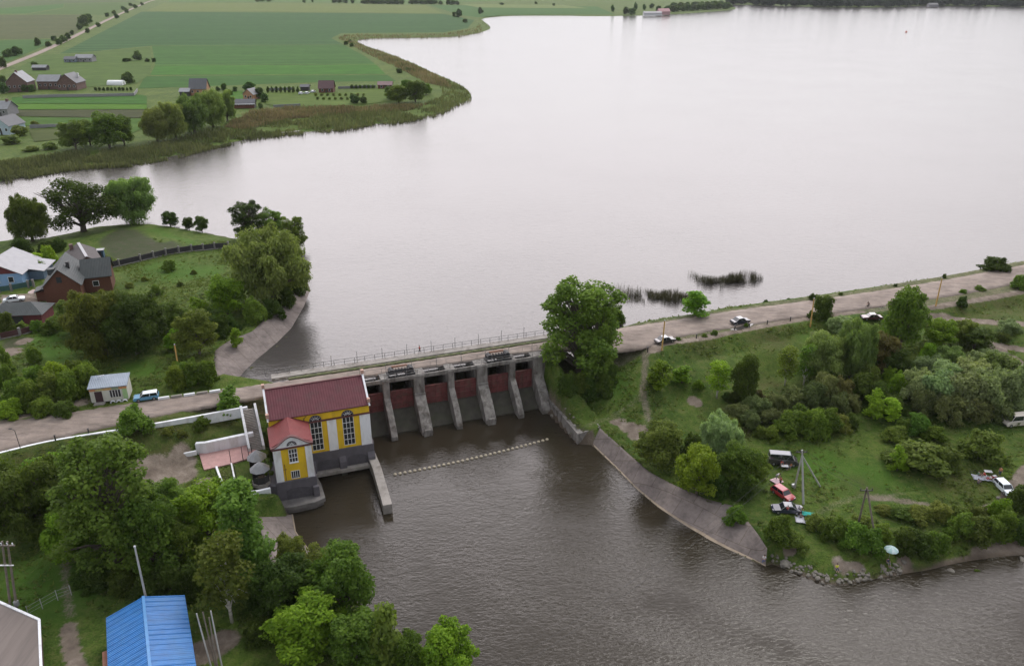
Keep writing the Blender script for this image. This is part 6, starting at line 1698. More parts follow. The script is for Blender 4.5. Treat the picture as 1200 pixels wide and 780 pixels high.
        idx[s_] = (hip, kn, an, sh, el, wr)
    skinned('body', pts, ed, rad, pel, SKIN, t, 1)
    T = lambda i: pts[i]
    p2 = [T(pel), T(che), tuple(Vector(T(che)).lerp(Vector(T(nk)), .6)), T(idx['l'][3]), tuple(Vector(T(idx['l'][3])).lerp(Vector(T(idx['l'][4])), .8)), T(idx['r'][3]), tuple(Vector(T(idx['r'][3])).lerp(Vector(T(idx['r'][4])), .8))]
    skinned('shirt', p2, [(0, 1), (1, 2), (1, 3), (3, 4), (1, 5), (5, 6)], [.15, (.145, .18), .085, .075, .06, .075, .06], 0, top, t, 1)
    p3 = [tuple(Vector(T(pel)) + Vector((0, 0, .03)))]; e3 = []; r3 = [.148]
    for s_ in 'lr':
        b0 = len(p3); hip, kn, an = idx[s_][:3]
        p3 += [T(hip), T(kn), tuple(Vector(T(kn)).lerp(Vector(T(an)), .92))]; r3 += [.10, .072, .058]; e3 += [(0, b0), (b0, b0 + 1), (b0 + 1, b0 + 2)]
    skinned('trousers', p3, e3, r3, 0, bottom, t, 1)
    mb = MB(); c = J['hd'] + up * .045 + Vector((-.02, 0, 0)); mb.ball(c, .112, 10, 7, (1, .92, .95)); mb.build('hair', HAIR, t, True)
    return t
WHT, BLK, BLU, REDC, GRY, NVY, GRN, ORG = cloth('white', (0.62, 0.62, 0.64)), cloth('black', (0.025, 0.025, 0.028)), cloth('blue', (0.06, 0.12, 0.30)), cloth('red', (0.40, 0.05, 0.05)), cloth('grey', (0.2, 0.2, 0.21)), cloth('navy', (0.03, 0.04, 0.09)), cloth('green', (0.10, 0.30, 0.20)), cloth('orange', (0.50, 0.18, 0.05))
person(492, 413.6, RD + R(180), 'walk', REDC, BLK, 'person in dark clothes walking along the footway of the dam', z=3.52)
person(894.5, 660.5, R(-110), 'fish', WHT, BLU, 'person in a white top and blue trousers standing at the tip of the paved bank', z=-7.0, h=1.75)
person(1017, 361, R(200), 'ride', BLK, BLK, 'person in black riding a bicycle on the road above the wine red car', z=3.02)
person(1041, 362.5, R(200), 'stand', BLK, NVY, 'person in black standing at the edge of the bare roadside plot', z=3.0)
for px, py, hd, po, tp, bt, lb in (
        (910, 562, R(-40), 'bend', WHT, GRY, 'person in white bending behind the red car'), (914, 568, R(200), 'stand', REDC, BLK, 'person in red standing behind the red car'),
        (922, 602.5, R(90), 'stand', REDC, NVY, 'person in red leaning at the side of the dark blue car'), (937, 601, R(-60), 'bend', WHT, BLK, 'person in a white top bending beside the green sheet'),
        (938, 606, R(-30), 'sit', GRY, BLK, 'person sitting on the edge of the white ground sheet'),
        (915, 547.5, R(-90), 'bend', REDC, GRY, 'person in red beside the dark van'), (921, 548, R(-90), 'sit', WHT, NVY, 'person in white sitting beside the dark van'), (926, 547, R(-120), 'sit', ORG, GRY, 'person in orange sitting at the front of the dark van'),
        (1147, 557, R(-30), 'sit', GRN, BLK, 'person in green sitting at the picnic'), (1153, 562, R(160), 'bend', REDC, WHT, 'person in red and white bending over the picnic'), (1171, 557, R(220), 'stand', ORG, NVY, 'person in orange standing behind the white car'), (1160, 562, R(180), 'sit', WHT, REDC, 'person in white sitting next to the white car'), (1146, 566, R(20), 'sit', GRY, NVY, 'person in grey sitting in front of the picnic')):
    person(px, py, hd, po, tp, bt, lb)
def bicycle(px, py, heading, label, z=None, lying=False):
    x, y, zg = spot(px, py) if z is None else (*G(px, py, z), z)
    t = thing('bicycle', (x, y, zg + (0.08 if lying else 0.0)), heading, label, 'bicycle')
    if lying: t.rotation_euler = (R(86), 0, heading)
    for wx in (-.52, .52):
        mb = MB(); mb.tube([(wx + .33 * math.cos(a), 0, .34 + .33 * math.sin(a)) for a in [2 * math.pi * k / 18 for k in range(19)]], 0.022, 5, False); w = mb.build('wheel', TYRE, t)
        mb = MB()
        for k in range(8): mb.tube([(wx, 0, .34), (wx + .32 * math.cos(k * .785), 0, .34 + .32 * math.sin(k * .785))], 0.006, 3)
        mb.build('spokes', STEEL, w)
    mb = MB()
    for a, b in (((-.52, 0, .34), (-.1, 0, .30)), ((-.1, 0, .30), (-.22, 0, .86)), ((-.52, 0, .34), (-.18, 0, .74)), ((-.18, 0, .76), (.36, 0, .80)), ((-.1, 0, .30), (.38, 0, .72)), ((.52, 0, .34), (.34, 0, .98))): mb.tube([a, b], 0.024, 5)
    mb.build('frame', BLACKM, t)
    mb = MB(); mb.box((-.23, 0, .92), (.26, .14, .06)); mb.build('saddle', TYRE, t)
    mb = MB(); mb.tube([(.34, -.28, 1.02), (.36, 0, 1.0), (.34, .28, 1.02)], 0.018, 5); mb.build('handlebar', DARK, t)
bicycle(1017, 361, R(200), 'bicycle ridden by the person in black on the road', z=3.02)
bicycle(1035, 362, R(180), 'bicycle lying beside the person at the roadside plot', z=3.0, lying=True)
bicycle(1143, 555, R(170), 'bicycle lying in the grass at the left of the picnic', lying=True)

# ------------------------------------------------------------------ picnic things on the meadow
def sheet_cloth(px, py, w, d, rz, mat, label, seed):
    x, y, zg = spot(px, py); rnd = random.Random(seed); nx, ny = 9, 7; vs, fs = [], []
    for j in range(ny):
        for i in range(nx):
            vs.append(((i / (nx - 1) - .5) * w + rnd.uniform(-.06, .06), (j / (ny - 1) - .5) * d + rnd.uniform(-.06, .06), 0.10 + rnd.uniform(0, .10)))
    fs = [(j * nx + i, j * nx + i + 1, (j + 1) * nx + i + 1, (j + 1) * nx + i) for j in range(ny - 1) for i in range(nx - 1)]
    mb = MB(); mb.add(vs, fs); o = mb.build('ground_sheet', mat, None, True); o.location = (x, y, zg); o.rotation_euler = (0, 0, rz)
    sm = o.modifiers.new('thick', 'SOLIDIFY'); sm.thickness = 0.03
    return tag(o, label, 'blanket')
sheet_cloth(942, 609, 2.6, 1.9, R(-10), cloth('sheet_white', (0.55, 0.55, 0.60)), 'white sheet spread on the grass below the dark blue car', 1)
sheet_cloth(946, 602.5, 2.2, 1.2, R(-18), cloth('teal', (0.02, 0.28, 0.24)), 'teal green sheet spread beside the white one', 2)
sheet_cloth(910, 564, 1.6, 1.6, R(30), cloth('sheet_pink', (0.55, 0.40, 0.42)), 'pale pink sheet on the grass behind the red car', 3)
sheet_cloth(1150, 560, 2.8, 1.6, R(-12), cloth('sheet_grey', (0.30, 0.31, 0.36)), 'grey picnic blanket left of the white car', 4)
def cooler(px, py, rz, c, label):
    x, y, zg = spot(px, py); t = thing('cool_box', (x, y, zg), rz, label, 'cool box')
    mb = MB(); mb.box((0, 0, .22), (.6, .4, .44), 0, 1.06); mb.build('box', cloth(*c), t, bevel=0.03)
    mb = MB(); mb.box((0, 0, .48), (.66, .45, .08)); mb.build('lid', WHT, t, bevel=0.02)
    mb = MB(); mb.tube([(-.28, -.24, .4), (-.28, -.27, .56), (.28, -.27, .56), (.28, -.24, .4)], .02, 5); mb.build('handle', GRY, t)
cooler(1165, 560, R(20), ('coolred', (0.45, 0.05, 0.06)), 'red cool box between the picnic blanket and the white car')
cooler(937, 596, R(50), ('coolwhite', (0.6, 0.6, 0.62)), 'white box on the grass at the rear of the dark blue car')
cooler(930, 570, R(10), ('coolgrey', (0.5, 0.5, 0.5)), 'pale box on the grass at the foot of the concrete pole')
def folding_table(px, py, rz, label):
    x, y, zg = spot(px, py); t = thing('folding_table', (x, y, zg), rz, label, 'table')
    mb = MB(); mb.box((0, 0, .70), (1.2, .7, .05)); mb.build('table_top', WHT, t)
    for sx in (-1, 1):
        for sy in (-1, 1):
            mb = MB(); mb.tube([(.5 * sx, .28 * sy, -.05), (.42 * sx, .26 * sy, .68)], .02, 5); mb.build('leg', STEEL, t)
folding_table(1157, 556, R(-10), 'white folding table behind the picnic blanket')
folding_table(919, 549.5, R(-6), 'white folding table beside the dark van')
# beach umbrella
x, y, zg = spot(1041, 655); um = thing('beach_umbrella', (x, y, zg), 0, 'pale turquoise beach umbrella standing on the rocky shore', 'umbrella')
mb = MB(); mb.tube([(0, 0, -.2), (0.1, 0, 2.2)], .025, 6); mb.build('pole', STEEL, um)
mb = MB(); n = 10
rings = [[(0.1 + r * math.cos(2 * math.pi * k / n), r * math.sin(2 * math.pi * k / n), z) for k in range(n)] for r, z in ((1.02, 1.78), (0.82, 1.97), (0.45, 2.15))]
mb.add(rings[0] + rings[1] + rings[2] + [(0.1, 0, 2.24)], [(k, (k + 1) % n, n + (k + 1) % n, n + k) for k in range(n)] + [(n + k, n + (k + 1) % n, 2 * n + (k + 1) % n, 2 * n + k) for k in range(n)] + [(2 * n + k, 2 * n + (k + 1) % n, 3 * n) for k in range(n)])
mb.mi = 0
cv = mb.build('canopy', [cloth('turquoise', (0.30, 0.44, 0.44)), cloth('paleturq', (0.42, 0.52, 0.53))], um)
cv.data.polygons.foreach_set('material_index', [i % 2 for i in range(len(cv.data.polygons))])
person(1040, 660, R(-90), 'sit', NVY, GRY, 'person sitting on the shore under the turquoise umbrella', off=(0, 0, 0.05))
person(980, 668, R(-100), 'sit', cloth('hivis', (0.55, 0.60, 0.05)), NVY, 'person in a bright yellow top sitting on the rocks', off=(0, 0, 0.25))

# ------------------------------------------------------------------ poles
YP = surf('yellow_pole', (0.50, 0.31, 0.10), 0.75, 0.15, 2.0, stain=(0.30, 0.20, 0.10), stain_amt=0.5)
POLEC = surf('pole_concrete', (0.40, 0.40, 0.40), 0.85, 0.12, 1.0)
POLEW = surf('pole_wood', (0.16, 0.135, 0.115), 0.9, 0.25, 2.0)
WIRE = surf('wire', (0.05, 0.05, 0.05), 0.6, 0.1)
def pole_to(px, py, tx, ty):
    """foot and top of a pole in the survey photograph -> foot, height, lean along X"""
    x, y, zg = spot(px, py); lo, hi = 0.5, 30.0
    for _ in range(40):
        m = (lo + hi) / 2
        if project(x, y, zg + m)[1] > ty: lo = m
        else: hi = m
    q0, q1 = project(x, y, zg + lo), project(x + 1, y, zg + lo)
    return x, y, zg, lo, (tx - q0[0]) / (q1[0] - q0[0])
def yellow_pole(px, py, tx, ty, label):
    x, y, zg, h, lean = pole_to(px, py, tx, ty); t = thing('pole', (x, y, zg), 0, label, 'pole', 'yellow poles along the road')
    mb = MB(); mb.tube([(0, 0, -.5), (lean, 0, h)], [.17, .13], 8); mb.build('shaft', YP, t)
    mb = MB(); mb.tube([(lean, 0, h + .001), (lean, 0, h + .25)], [.14, .10], 8); mb.build('cap', POLEC, t)
yellow_pole(209.5, 434, 204.5, 404, 'yellow pole standing before the yellow green tree near the kiosk')
yellow_pole(775.5, 410, 779, 376, 'yellow pole beside the dark parked car')
yellow_pole(949.5, 383, 954, 350, 'yellow pole in front of the dark round bush')
yellow_pole(1096.5, 358.5, 1104, 326, 'yellow pole at the start of the right footpath')
x, y, zg, h_, ln_ = pole_to(942, 590, 940, 527); t = thing('power_pole', (x, y, zg), 0, 'pale concrete pole propped by two struts on the meadow', 'pole'); TOPA = Vector((x + ln_, y, zg + h_ - .2))
mb = MB(); mb.tube([(0, 0, -.5), (ln_, 0, h_)], [.2, .13], 8); mb.build('shaft', POLEC, t)
for px, py in ((931, 571), (962, 569)):
    a, b, c2 = spot(px, py); mb = MB(); mb.tube([(a - x, b - y, c2 - zg - .3), (ln_ * .9, .1, h_ * .9)], [.16, .11], 7); mb.build('strut', POLEC, t)
mb = MB(); mb.box((ln_, 0, h_ - .4), (1.7, .12, .12))
for q in (-.75, -.25, .3, .75): mb.tube([(ln_ + q, 0, h_ - .35), (ln_ + q, 0, h_ - .05)], .05, 6)
mb.build('crossarm', DARK, t)
a, b, c2 = spot(1005, 616); e, f, g2 = spot(1028, 640)
x, y, zg, h_, ln_ = pole_to(1014, 628, 1016, 571); t = thing('power_pole', (x, y, zg), 0, 'dark wooden A shaped pole above the rocky shore', 'pole')
topp = (ln_, 0, h_)
for q in ((a, b, c2), (e, f, g2)):
    mb = MB(); mb.tube([(q[0] - x, q[1] - y, q[2] - zg - .4), topp], [.17, .12], 7); mb.build('leg', POLEW, t)
mb = MB(); mb.box((topp[0], topp[1], h_ - .5), (1.9, .14, .14))
for q in (-.85, 0, .85): mb.tube([(topp[0] + q, topp[1], h_ - .45), (topp[0] + q, topp[1], h_ - .1)], .06, 6)
mb.build('crossarm', DARK, t); TOPB = Vector((x + topp[0], y + topp[1], zg + h_ - .2))
x, y, zg, h_, ln_ = pole_to(177, 728, 158, 641); t = thing('street_pole', (x, y, zg), 0, 'tall leaning grey pole behind the blue roof', 'pole')
mb = MB(); mb.tube([(0, 0, -.5), (ln_, 0, h_)], [.16, .11], 8); mb.build('shaft', POLEC, t)
mb = MB(); mb.ball((ln_, 0, h_ + .12), .16, 8, 6); mb.build('lamp_head', LAMP, t)
x, y, zg, h_, ln_ = pole_to(17, 727, 5, 634); t = thing('transformer_pole', (x, y, zg), 0, 'wooden twin pole with transformer boxes at the left edge', 'pole'); TOPC = Vector((x + ln_, y, zg + h_ - .2))
for dx in (-.35, .45):
    mb = MB(); mb.tube([(dx, 0, -.5), (dx * .8 + ln_, 0, h_)], [.17, .12], 8); mb.build('shaft', POLEW, t)
mb = MB(); mb.box((ln_, -.15, h_ - .5), (2.4, .16, .16)); mb.build('crossarm', POLEW, t)
mb = MB(); mb.box((ln_ * .75 - .3, -.15, h_ * .72), (2.2, .12, .12)); mb.build('crossarm', WHITE, t)
for q in (-1.0, -.35, .35, 1.0):
    mb = MB(); mb.tube([(ln_ + q, -.15, h_ - .41), (ln_ + q, -.15, h_ - .1)], .07, 6); mb.build('insulator', WHITE, t)
mb = MB(); mb.box((1.05, -.1, 3.0), (.5, .4, .7)); mb.build('switch_box', STEEL, t)
mb = MB(); mb.box((.4, -.15, .9), (.45, .3, 1.0)); mb.build('meter_box', WHITE, t)
for k, (px, py, tx, ty) in enumerate(((250, 790, 238, 712), (255, 790, 242, 710), (262, 790, 246, 708), (258, 800, 250, 716))):
    p = spot(px, py); q = spot(tx, ty)
    mb = MB(); mb.tube([(0, 0, -.3), (-1.2 + .25 * k, 1.4, 8.2 + .2 * k)], [.11, .08], 7); o = mb.build('utility_pole', POLEW if k % 2 else POLEC); o.location = p
    tag(o, 'thin grey pole in the close leaning group right of the blue roof', 'pole', 'leaning poles right of the blue roof')
def wire(a, b, sag, label, n=16):
    mb = MB(); a, b = Vector(a), Vector(b)
    mb.tube([a.lerp(b, k / n) - Vector((0, 0, sag * 4 * (k / n) * (1 - k / n))) for k in range(n + 1)], .018, 4)
    tag(mb.build('power_line', WIRE), label, 'wire', 'overhead wires')
far_end = Vector((-6, 62, 2.5))
for q in (-.7, .7):
    wire(TOPA + Vector((q, 0, .1)), far_end + Vector((q * 1.2, 0, 0)), 2.0, 'thin overhead wire from the concrete pole across the river', 30)
    wire(TOPA + Vector((q, 0, .1)), TOPB + Vector((q, 0, .1)), .5, 'thin overhead wire between the concrete pole and the wooden pole')
for q in (-.9, -.3, .4):
    wire(TOPC + Vector((q, 0, 0)), TOPC + Vector((q - 2.5, -30, 1.0)), .8, 'thin overhead wire leaving the transformer pole towards the viewer')
# roadside posts, lamp
for px, py in ((65, 516), (104, 508), (142, 500.5), (155, 496), (175, 493)):
    post_thing('bollard', px, py, 3.05, 1.0, .12, DARK, 'short dark post at the lower edge of the road', 'bollard', 'short posts along the lower road edge', (.05, 0))
for px, py in ((759, 411), (816, 396), (861, 385.5), (878, 383), (899, 379.5), (926, 375.5), (1008, 373), (1037, 375), (1100, 377)):
    post_thing('bollard', px, py, 2.9 if py < 390 else 2.95, 0.85, .13, DARK, 'short dark stump beside the lake road', 'bollard', 'stumps beside the lake road')
x, y = G(24, 525, 3.05); t = thing('street_lamp', (x, y, 3.05), 0, 'thin dark lamp post at the lower road edge on the left', 'lamp')
mb = MB(); mb.tube([(0, 0, -.3), (-.1, 0, 3.3), (-.5, -.05, 3.7)], [.06, .05, .035], 6); mb.build('post', DARK, t)
mb = MB(); mb.box((-.7, -.05, 3.68), (.45, .2, .1)); mb.build('lamp_head', DARK, t)

# ------------------------------------------------------------------ kiosk
KW = surf('kiosk_white', (0.52, 0.52, 0.47), 0.75, 0.08, 1.0, stain=(0.34, 0.31, 0.25), stain_amt=0.5)
x, y = G(131.5, 465, 3.2); k = thing('kiosk', (x, y, 3.2), RD - R(6), 'small white roadside kiosk with blue grey roof and row of white tyres', 'kiosk')
mb = MB(); mb.box2(-3.1, 3.1, -1.5, 1.9, 0.0, 2.9); mb.build('wall', KW, k)
mb = MB(); mb.add([(-3.3, -1.75, 2.75), (3.3, -1.75, 2.75), (3.3, 2.1, 3.45), (-3.3, 2.1, 3.45), (-3.3, -1.75, 2.93), (3.3, -1.75, 2.93), (3.3, 2.1, 3.63), (-3.3, 2.1, 3.63)], [(3, 2, 1, 0), (4, 5, 6, 7), (0, 1, 5, 4), (1, 2, 6, 5), (2, 3, 7, 6), (3, 0, 4, 7)]); rf = mb.build('roof', ribbed('kiosk_roof', (0.22, 0.26, 0.31), 0.3, 'X', 0.5, 0.1, 0.04, metal=0.2), k)
mb = MB(); mb.tube([(-1.8, 1.2, 3.4), (-1.8, 1.2, 3.85), (-.9, 1.2, 4.0)], .09, 8); mb.build('vent_pipe', WHITE, rf)
def panel(x0, x1, z0, z1, c, nm): 
    mb = MB(); mb.box2(x0, x1, -1.58, -1.502, z0, z1); mb.build(nm, c, k)
panel(-2.35, -1.1, 0.05, 2.1, surf('kiosk_door', (0.05, 0.025, 0.03), 0.6, 0.2), 'door')
panel(0.15, 2.0, 0.75, 2.1, GLASS, 'window')
for xx in (.15, .6, 1.07, 1.53, 2.0):
    mb = MB(); mb.box2(xx - .04, xx + .04, -1.62, -1.581, .75, 2.1); mb.build('window_bar', WHITE, k)
panel(2.3, 3.05, .25, 2.2, surf('kiosk_green', (0.30, 0.46, 0.22), 0.8, 0.12), 'green_panel')
for i, (a, b, c) in enumerate(((-3.1, -2.1, (0.45, 0.20, 0.10)), (-2.1, -.9, (0.42, 0.36, 0.18)), (-.9, .6, (0.48, 0.30, 0.12)), (.6, 1.8, (0.22, 0.28, 0.18)), (1.8, 3.1, (0.50, 0.24, 0.10)))):
    panel(a + .002, b - .002, 2.25, 2.74, surf('kiosk_sign_%d' % i, c, 0.7, 0.4, 2.5), 'sign_board')
mb = MB(); mb.box2(-2.6, -.8, -2.6, -1.505, -.3, .05); mb.build('step', CONC, k)
for i in range(3):
    xx = .5 + 1.0 * i; tx, ty = x + xx * math.cos(RD - R(6)) + 2.1 * math.sin(RD - R(6)), y + xx * math.sin(RD - R(6)) - 2.1 * math.cos(RD - R(6))
    mb = MB(); mb.tube([(.36 * math.cos(q), 0, .36 * math.sin(q)) for q in [math.pi * j / 10 for j in range(11)]], .11, 7); o = mb.build('half_tyre', WHITE); o.location = (tx, ty, 3.1); o.rotation_euler = (0, 0, RD)
    tag(o, 'white painted half tyre in the row before the kiosk', 'tyre', 'white tyres before the kiosk')
# low barrier of concrete blocks on the road edge right of the car
for i in range(6):
    px = 192 + 15.0 * i; xx, yy = G(px, 467 - 1.55 * i * 1.28, 3.2)
    mb = MB(); mb.box((0, 0, .2), (1.9, .4, .6)); o = mb.build('kerb_block', CONC if i % 2 else WHITE, bevel=.04); o.location = (xx, yy, 3.1); o.rotation_euler = (0, 0, RD)
    tag(o, 'low block of the broken kerb between the blue car and the dam', 'kerb block', 'kerb blocks along the upper road edge')
# ------------------------------------------------------------------ floats, boat marker
BUOY = surf('float_beige', (0.42, 0.37, 0.28), 0.7, 0.2)
fa, fb = np.array(G(463, 556, WRIV)), np.array(G(641, 515, WRIV)); fm = (fa + fb) / 2 + np.array([0.2, -1.2])
for i in range(34):
    t_ = i / 33; p = fa * (1 - t_) ** 2 + 2 * fm * t_ * (1 - t_) + fb * t_ ** 2
    mb = MB() if i == 0 else None
    if i == 0:
        mb.ball((0, 0, .06), .33, 10, 6, (1, .8, .8)); bo = mb.build('float', BUOY, None, True)
    else:
        bo = bo.copy(); COL.objects.link(bo)
    bo.location = (p[0], p[1], WRIV); bo.rotation_euler = (0, 0, ANG + .3 * math.sin(i * 2.3))
    tag(bo, 'pale float in the curved line across the water below the weir', 'float', 'floats of the line below the weir')
x, y = G(1062, 38, 0); t = thing('marker_buoy', (x, y, 0), 0, 'tiny orange buoy far out on the lake', 'buoy')
mb = MB(); mb.tube([(0, 0, -.5), (0, 0, 1.2)], [1.5, 1.3], 12); mb.build('float_body', surf('buoy_orange', (0.6, 0.20, 0.14), 0.6, 0.1), t)
mb = MB(); mb.tube([(0, 0, 1.2), (0, 0, 2.6)], [.35, .1], 8); mb.build('topmark', _mats['buoy_orange'], t)
# ------------------------------------------------------------------ rocks of the shore
ROCK = surf('shore_rock', (0.165, 0.152, 0.132), 0.9, 0.4, 1.3, bump=0.8, bscale=3, stain=(0.09, 0.08, 0.055), stain_amt=0.8, stain_scale=0.9)
def rock_mesh(seed):
    rs = np.random.RandomState(seed); bm = bmesh.new(); bmesh.ops.create_icosphere(bm, subdivisions=2, radius=1.0)
    pl_ = [(rs.normal(size=3), rs.uniform(.55, .85)) for _ in range(9)]
    for v in bm.verts:
        p = np.array(v.co)
        for nrm, d in pl_:
            nn = nrm / np.linalg.norm(nrm); e = p @ nn - d
            if e > 0: p = p - nn * e
        v.co = p * np.array([1.15, .9, .65]) * (1 + .05 * rs.normal())
    me = bpy.data.meshes.new('rock'); bm.to_mesh(me); bm.free(); me.materials.append(ROCK); return me
RM = [rock_mesh(200 + i) for i in range(6)]
def rock(px, py, size, label, group, i):
    x, y, zg = spot(px, py)
    o = bpy.data.objects.new('rock', RM[i % 6]); COL.objects.link(o); o.location = (x, y, max(zg, WRIV - .15) + size * .18)
    o.scale = (size, size, size); o.rotation_euler = (_pr.uniform(-.4, .4), _pr.uniform(-.4, .4), _pr.uniform(0, 6.3)); tag(o, label, 'rock', group)
rline = smooth_line([(908, 655), (920, 664), (935, 667), (950, 675), (965, 680), (980, 682), (995, 682), (1010, 677), (1025, 675), (1040, 672), (1058, 668)], 2)
for i in range(115):
    q = rline[int(_pr.uniform(0, len(rline) - 1))]; dy = _pr.gauss(-2.5, 4.0)
    rock(q[0] + _pr.uniform(-4, 4), q[1] + max(-13, min(3, dy)), _pr.choice([.16, .2, .25, .3, .36, .46]) * _pr.uniform(.8, 1.2), 'grey boulder in the rock heap along the river shore', 'boulders of the rocky shore', i)
rock(919, 662, .85, 'largest pale boulder, at the left end of the rock heap', None, 1)
rock(1113, 671, 0.55, 'single boulder lying in the shallow water off the beach', None, 2)
rock(1197, 657, 0.6, 'dark boulder at the right picture edge of the beach', None, 3)
rock(647, 487, 0.5, 'pale stone block on top of the retaining wall', None, 4)
for px, py in ((668, 485), (663, 479), (672, 489)): rock(px, py, .3, 'small rubble stone behind the retaining wall', 'rubble behind the retaining wall', 5)
# white litter and pale stones on the tracks
for px, py in ((1111, 598), (1143, 601), (1163, 598), (1170, 583)): rock(px, py, .42, 'pale flat stone in the dirt track', 'pale stones of the dirt track', 2)
# puddles on the road
PUD = water_material('puddle', (0.05, 0.045, 0.04), [(2.0, .02, .05, (1, 1, 1))], rough=0.02)
def puddle(pts, z):
    P = smooth_line([G(a, b, z) for a, b in pts + pts[:1]], 2)[:-1]
    ar = sum(P[i][0] * P[(i + 1) % len(P)][1] - P[(i + 1) % len(P)][0] * P[i][1] for i in range(len(P)))
    if ar < 0: P = P[::-1]
    mb = MB(); mb.add([(p[0], p[1], z) for p in P], [tuple(range(len(P)))]); tag(mb.build('puddle', PUD), kind='structure')
puddle([(855, 386), (868, 382), (880, 378.5), (884, 379.5), (878, 383), (866, 387)], road_z(868) + .02)
puddle([(983, 373.5), (995, 371.5), (996, 373.5), (986, 375)], ground(*spot(990, 373)[:2]) + .06)

# ------------------------------------------------------------------ buildings on the left bank
BROWNW = surf('brown_cladding', (0.105, 0.042, 0.026), 0.8, 0.2, 2.0, stretch=(1, 1, 3))
SLATE = ribbed('slate_grey_roof', (0.056, 0.064, 0.066), 0.35, 'X', 0.6, 0.12, 0.03, stain=(0.085, 0.09, 0.09), stain_amt=0.4)
LIGHTSL = surf('pale_slate', (0.20, 0.21, 0.215), 0.7, 0.15, 0.8)
MAROOND = surf('maroon_wall', (0.12, 0.03, 0.035), 0.75, 0.15)
BLUEW = surf('blue_wall', (0.20, 0.34, 0.55), 0.75, 0.08, stain=(0.30, 0.38, 0.46), stain_amt=0.4)
PALER = surf('pale_roof', (0.34, 0.34, 0.36), 0.75, 0.08, 0.8, stain=(0.38, 0.37, 0.37), stain_amt=0.4)
BRICK = surf('brick_wall', (0.130, 0.082, 0.072), 0.85, 0.2, 1.2)
def gable(t, x0, x1, y0, y1, h, rise, wallm, roofm, over=.35, axis='x', wall_name='wall', roof_name='roof', z0=-.4, trim=None):
    """a gabled block: ridge along the axis"""
    mb = MB(); mb.box2(x0, x1, y0, y1, z0, h)
    if axis == 'x': mb.extrude([(y0, h - .001), (y1, h - .001), ((y0 + y1) / 2, h + rise)], 'x', x0 + .01, x1 - .01)
    else: mb.extrude([(x0, h - .001), ((x0 + x1) / 2, h + rise), (x1, h - .001)], 'y', y0 + .01, y1 - .01)
    w = mb.build(wall_name, wallm, t)
    mb = MB(); a0, a1 = (y0, y1) if axis == 'x' else (x0, x1); b0, b1 = (x0, x1) if axis == 'x' else (y0, y1)
    m = (a0 + a1) / 2; sl = rise / ((a1 - a0) / 2)
    for e, in ((a0 - over,), (a1 + over,)):
        ze = h - over * sl
        pr = [(e, ze + .02), (m, h + rise + .02), (m, h + rise + .16), (e, ze + .16)]
        if axis == 'x':
            if e > m: pr = pr[::-1]
            mb.extrude(pr, 'x', b0 - over, b1 + over)
        else:
            if e > m: pr = pr[::-1]
            mb.extrude(pr, 'y', b0 - over, b1 + over)
    r = mb.build(roof_name, roofm, t)
    return w, r
def wpane(t, x, y, z, w, h, face, frame=WHITE):
    """window on a wall: face is the outward axis"""
    d = {'-y': (w, .06, h), '+x': (.06, w, h), '-x': (.06, w, h), '+y': (w, .06, h)}[face]
    o = {'-y': (0, -.035), '+x': (.035, 0), '-x': (-.035, 0), '+y': (0, .035)}[face]
    mb = MB(); mb.box((x + o[0], y + o[1], z), d); wdw = mb.build('window', GLASS, t)
    mb = MB(); s = .08
    for q in (-1, 1):
        if face in ('-y', '+y'): mb.box((x + q * w / 2, y + o[1] * 1.6, z), (s, .08, h + s)); mb.box((x, y + o[1] * 1.65, z + q * h / 2), (w + s, .082, s))
        else: mb.box((x + o[0] * 1.6, y + q * w / 2, z), (.08, s, h + s)); mb.box((x + o[0] * 1.65, y, z + q * h / 2), (.082, w + s, s))
    mb.build('frame', frame, wdw)
def wdoor(t, x, y, w, h, face, mat=DARK):
    d = {'-y': (w, .08, h), '+x': (.08, w, h), '-x': (.08, w, h)}[face]; o = {'-y': (0, -.045), '+x': (.045, 0), '-x': (-.045, 0)}[face]
    mb = MB(); mb.box((x + o[0], y + o[1], h / 2), d); mb.build('door', mat, t)
# brown house with two crossing roofs
x, y, zg = spot(77, 356); hb = thing('brown_house', (x - 6.5 * math.sin(R(20)), y + 6.5 * math.cos(R(20)), zg), R(20), 'brown house with steep grey crossing roofs beside the yard', 'house')
gable(hb, -3.8, 3.8, -6.5, 6.5, 4.7, 3.8, BROWNW, SLATE, .55, 'y')
gable(hb, 3.82, 9.8, -1.0, 6.0, 4.3, 3.2, BROWNW, SLATE, .45, 'x', 'side_wing', 'wing_roof')
wpane(hb, -.2, -6.5, 6.0, 1.2, 1.5, '-y', BROWNW); wpane(hb, 6.4, -1.0, 2.4, 1.3, 1.3, '-y')
mb = MB(); mb.extrude([(-2.9, 6.2), (-1.2, 6.2), (-1.2, 7.6), (-2.9, 7.6)], 'x', -2.9, -1.4); dmr = mb.build('dormer', SLATE, hb); mb = MB(); mb.box2(-2.95, -2.902, -2.7, -1.4, 6.35, 7.45); mb.build('pane', GLASS, dmr)
mb = MB(); mb.box((1.4, -1.6, 7.9), (.7, .7, 1.6)); mb.build('chimney', DARK, hb)
mb = MB(); mb.box2(-6.2, -3.82, -3.5, -.5, -.3, 2.6); mb.build('porch', BROWNW, hb); mb = MB(); mb.add([(-6.5, -3.8, 2.65), (-3.82, -3.8, 3.4), (-3.82, -.2, 3.4), (-6.5, -.2, 2.65), (-6.5, -3.8, 2.8), (-3.82, -3.8, 3.55), (-3.82, -.2, 3.55), (-6.5, -.2, 2.8)], [(3, 2, 1, 0), (4, 5, 6, 7), (0, 1, 5, 4), (1, 2, 6, 5), (2, 3, 7, 6), (3, 0, 4, 7)]); mb.build('porch_roof', SLATE, hb)
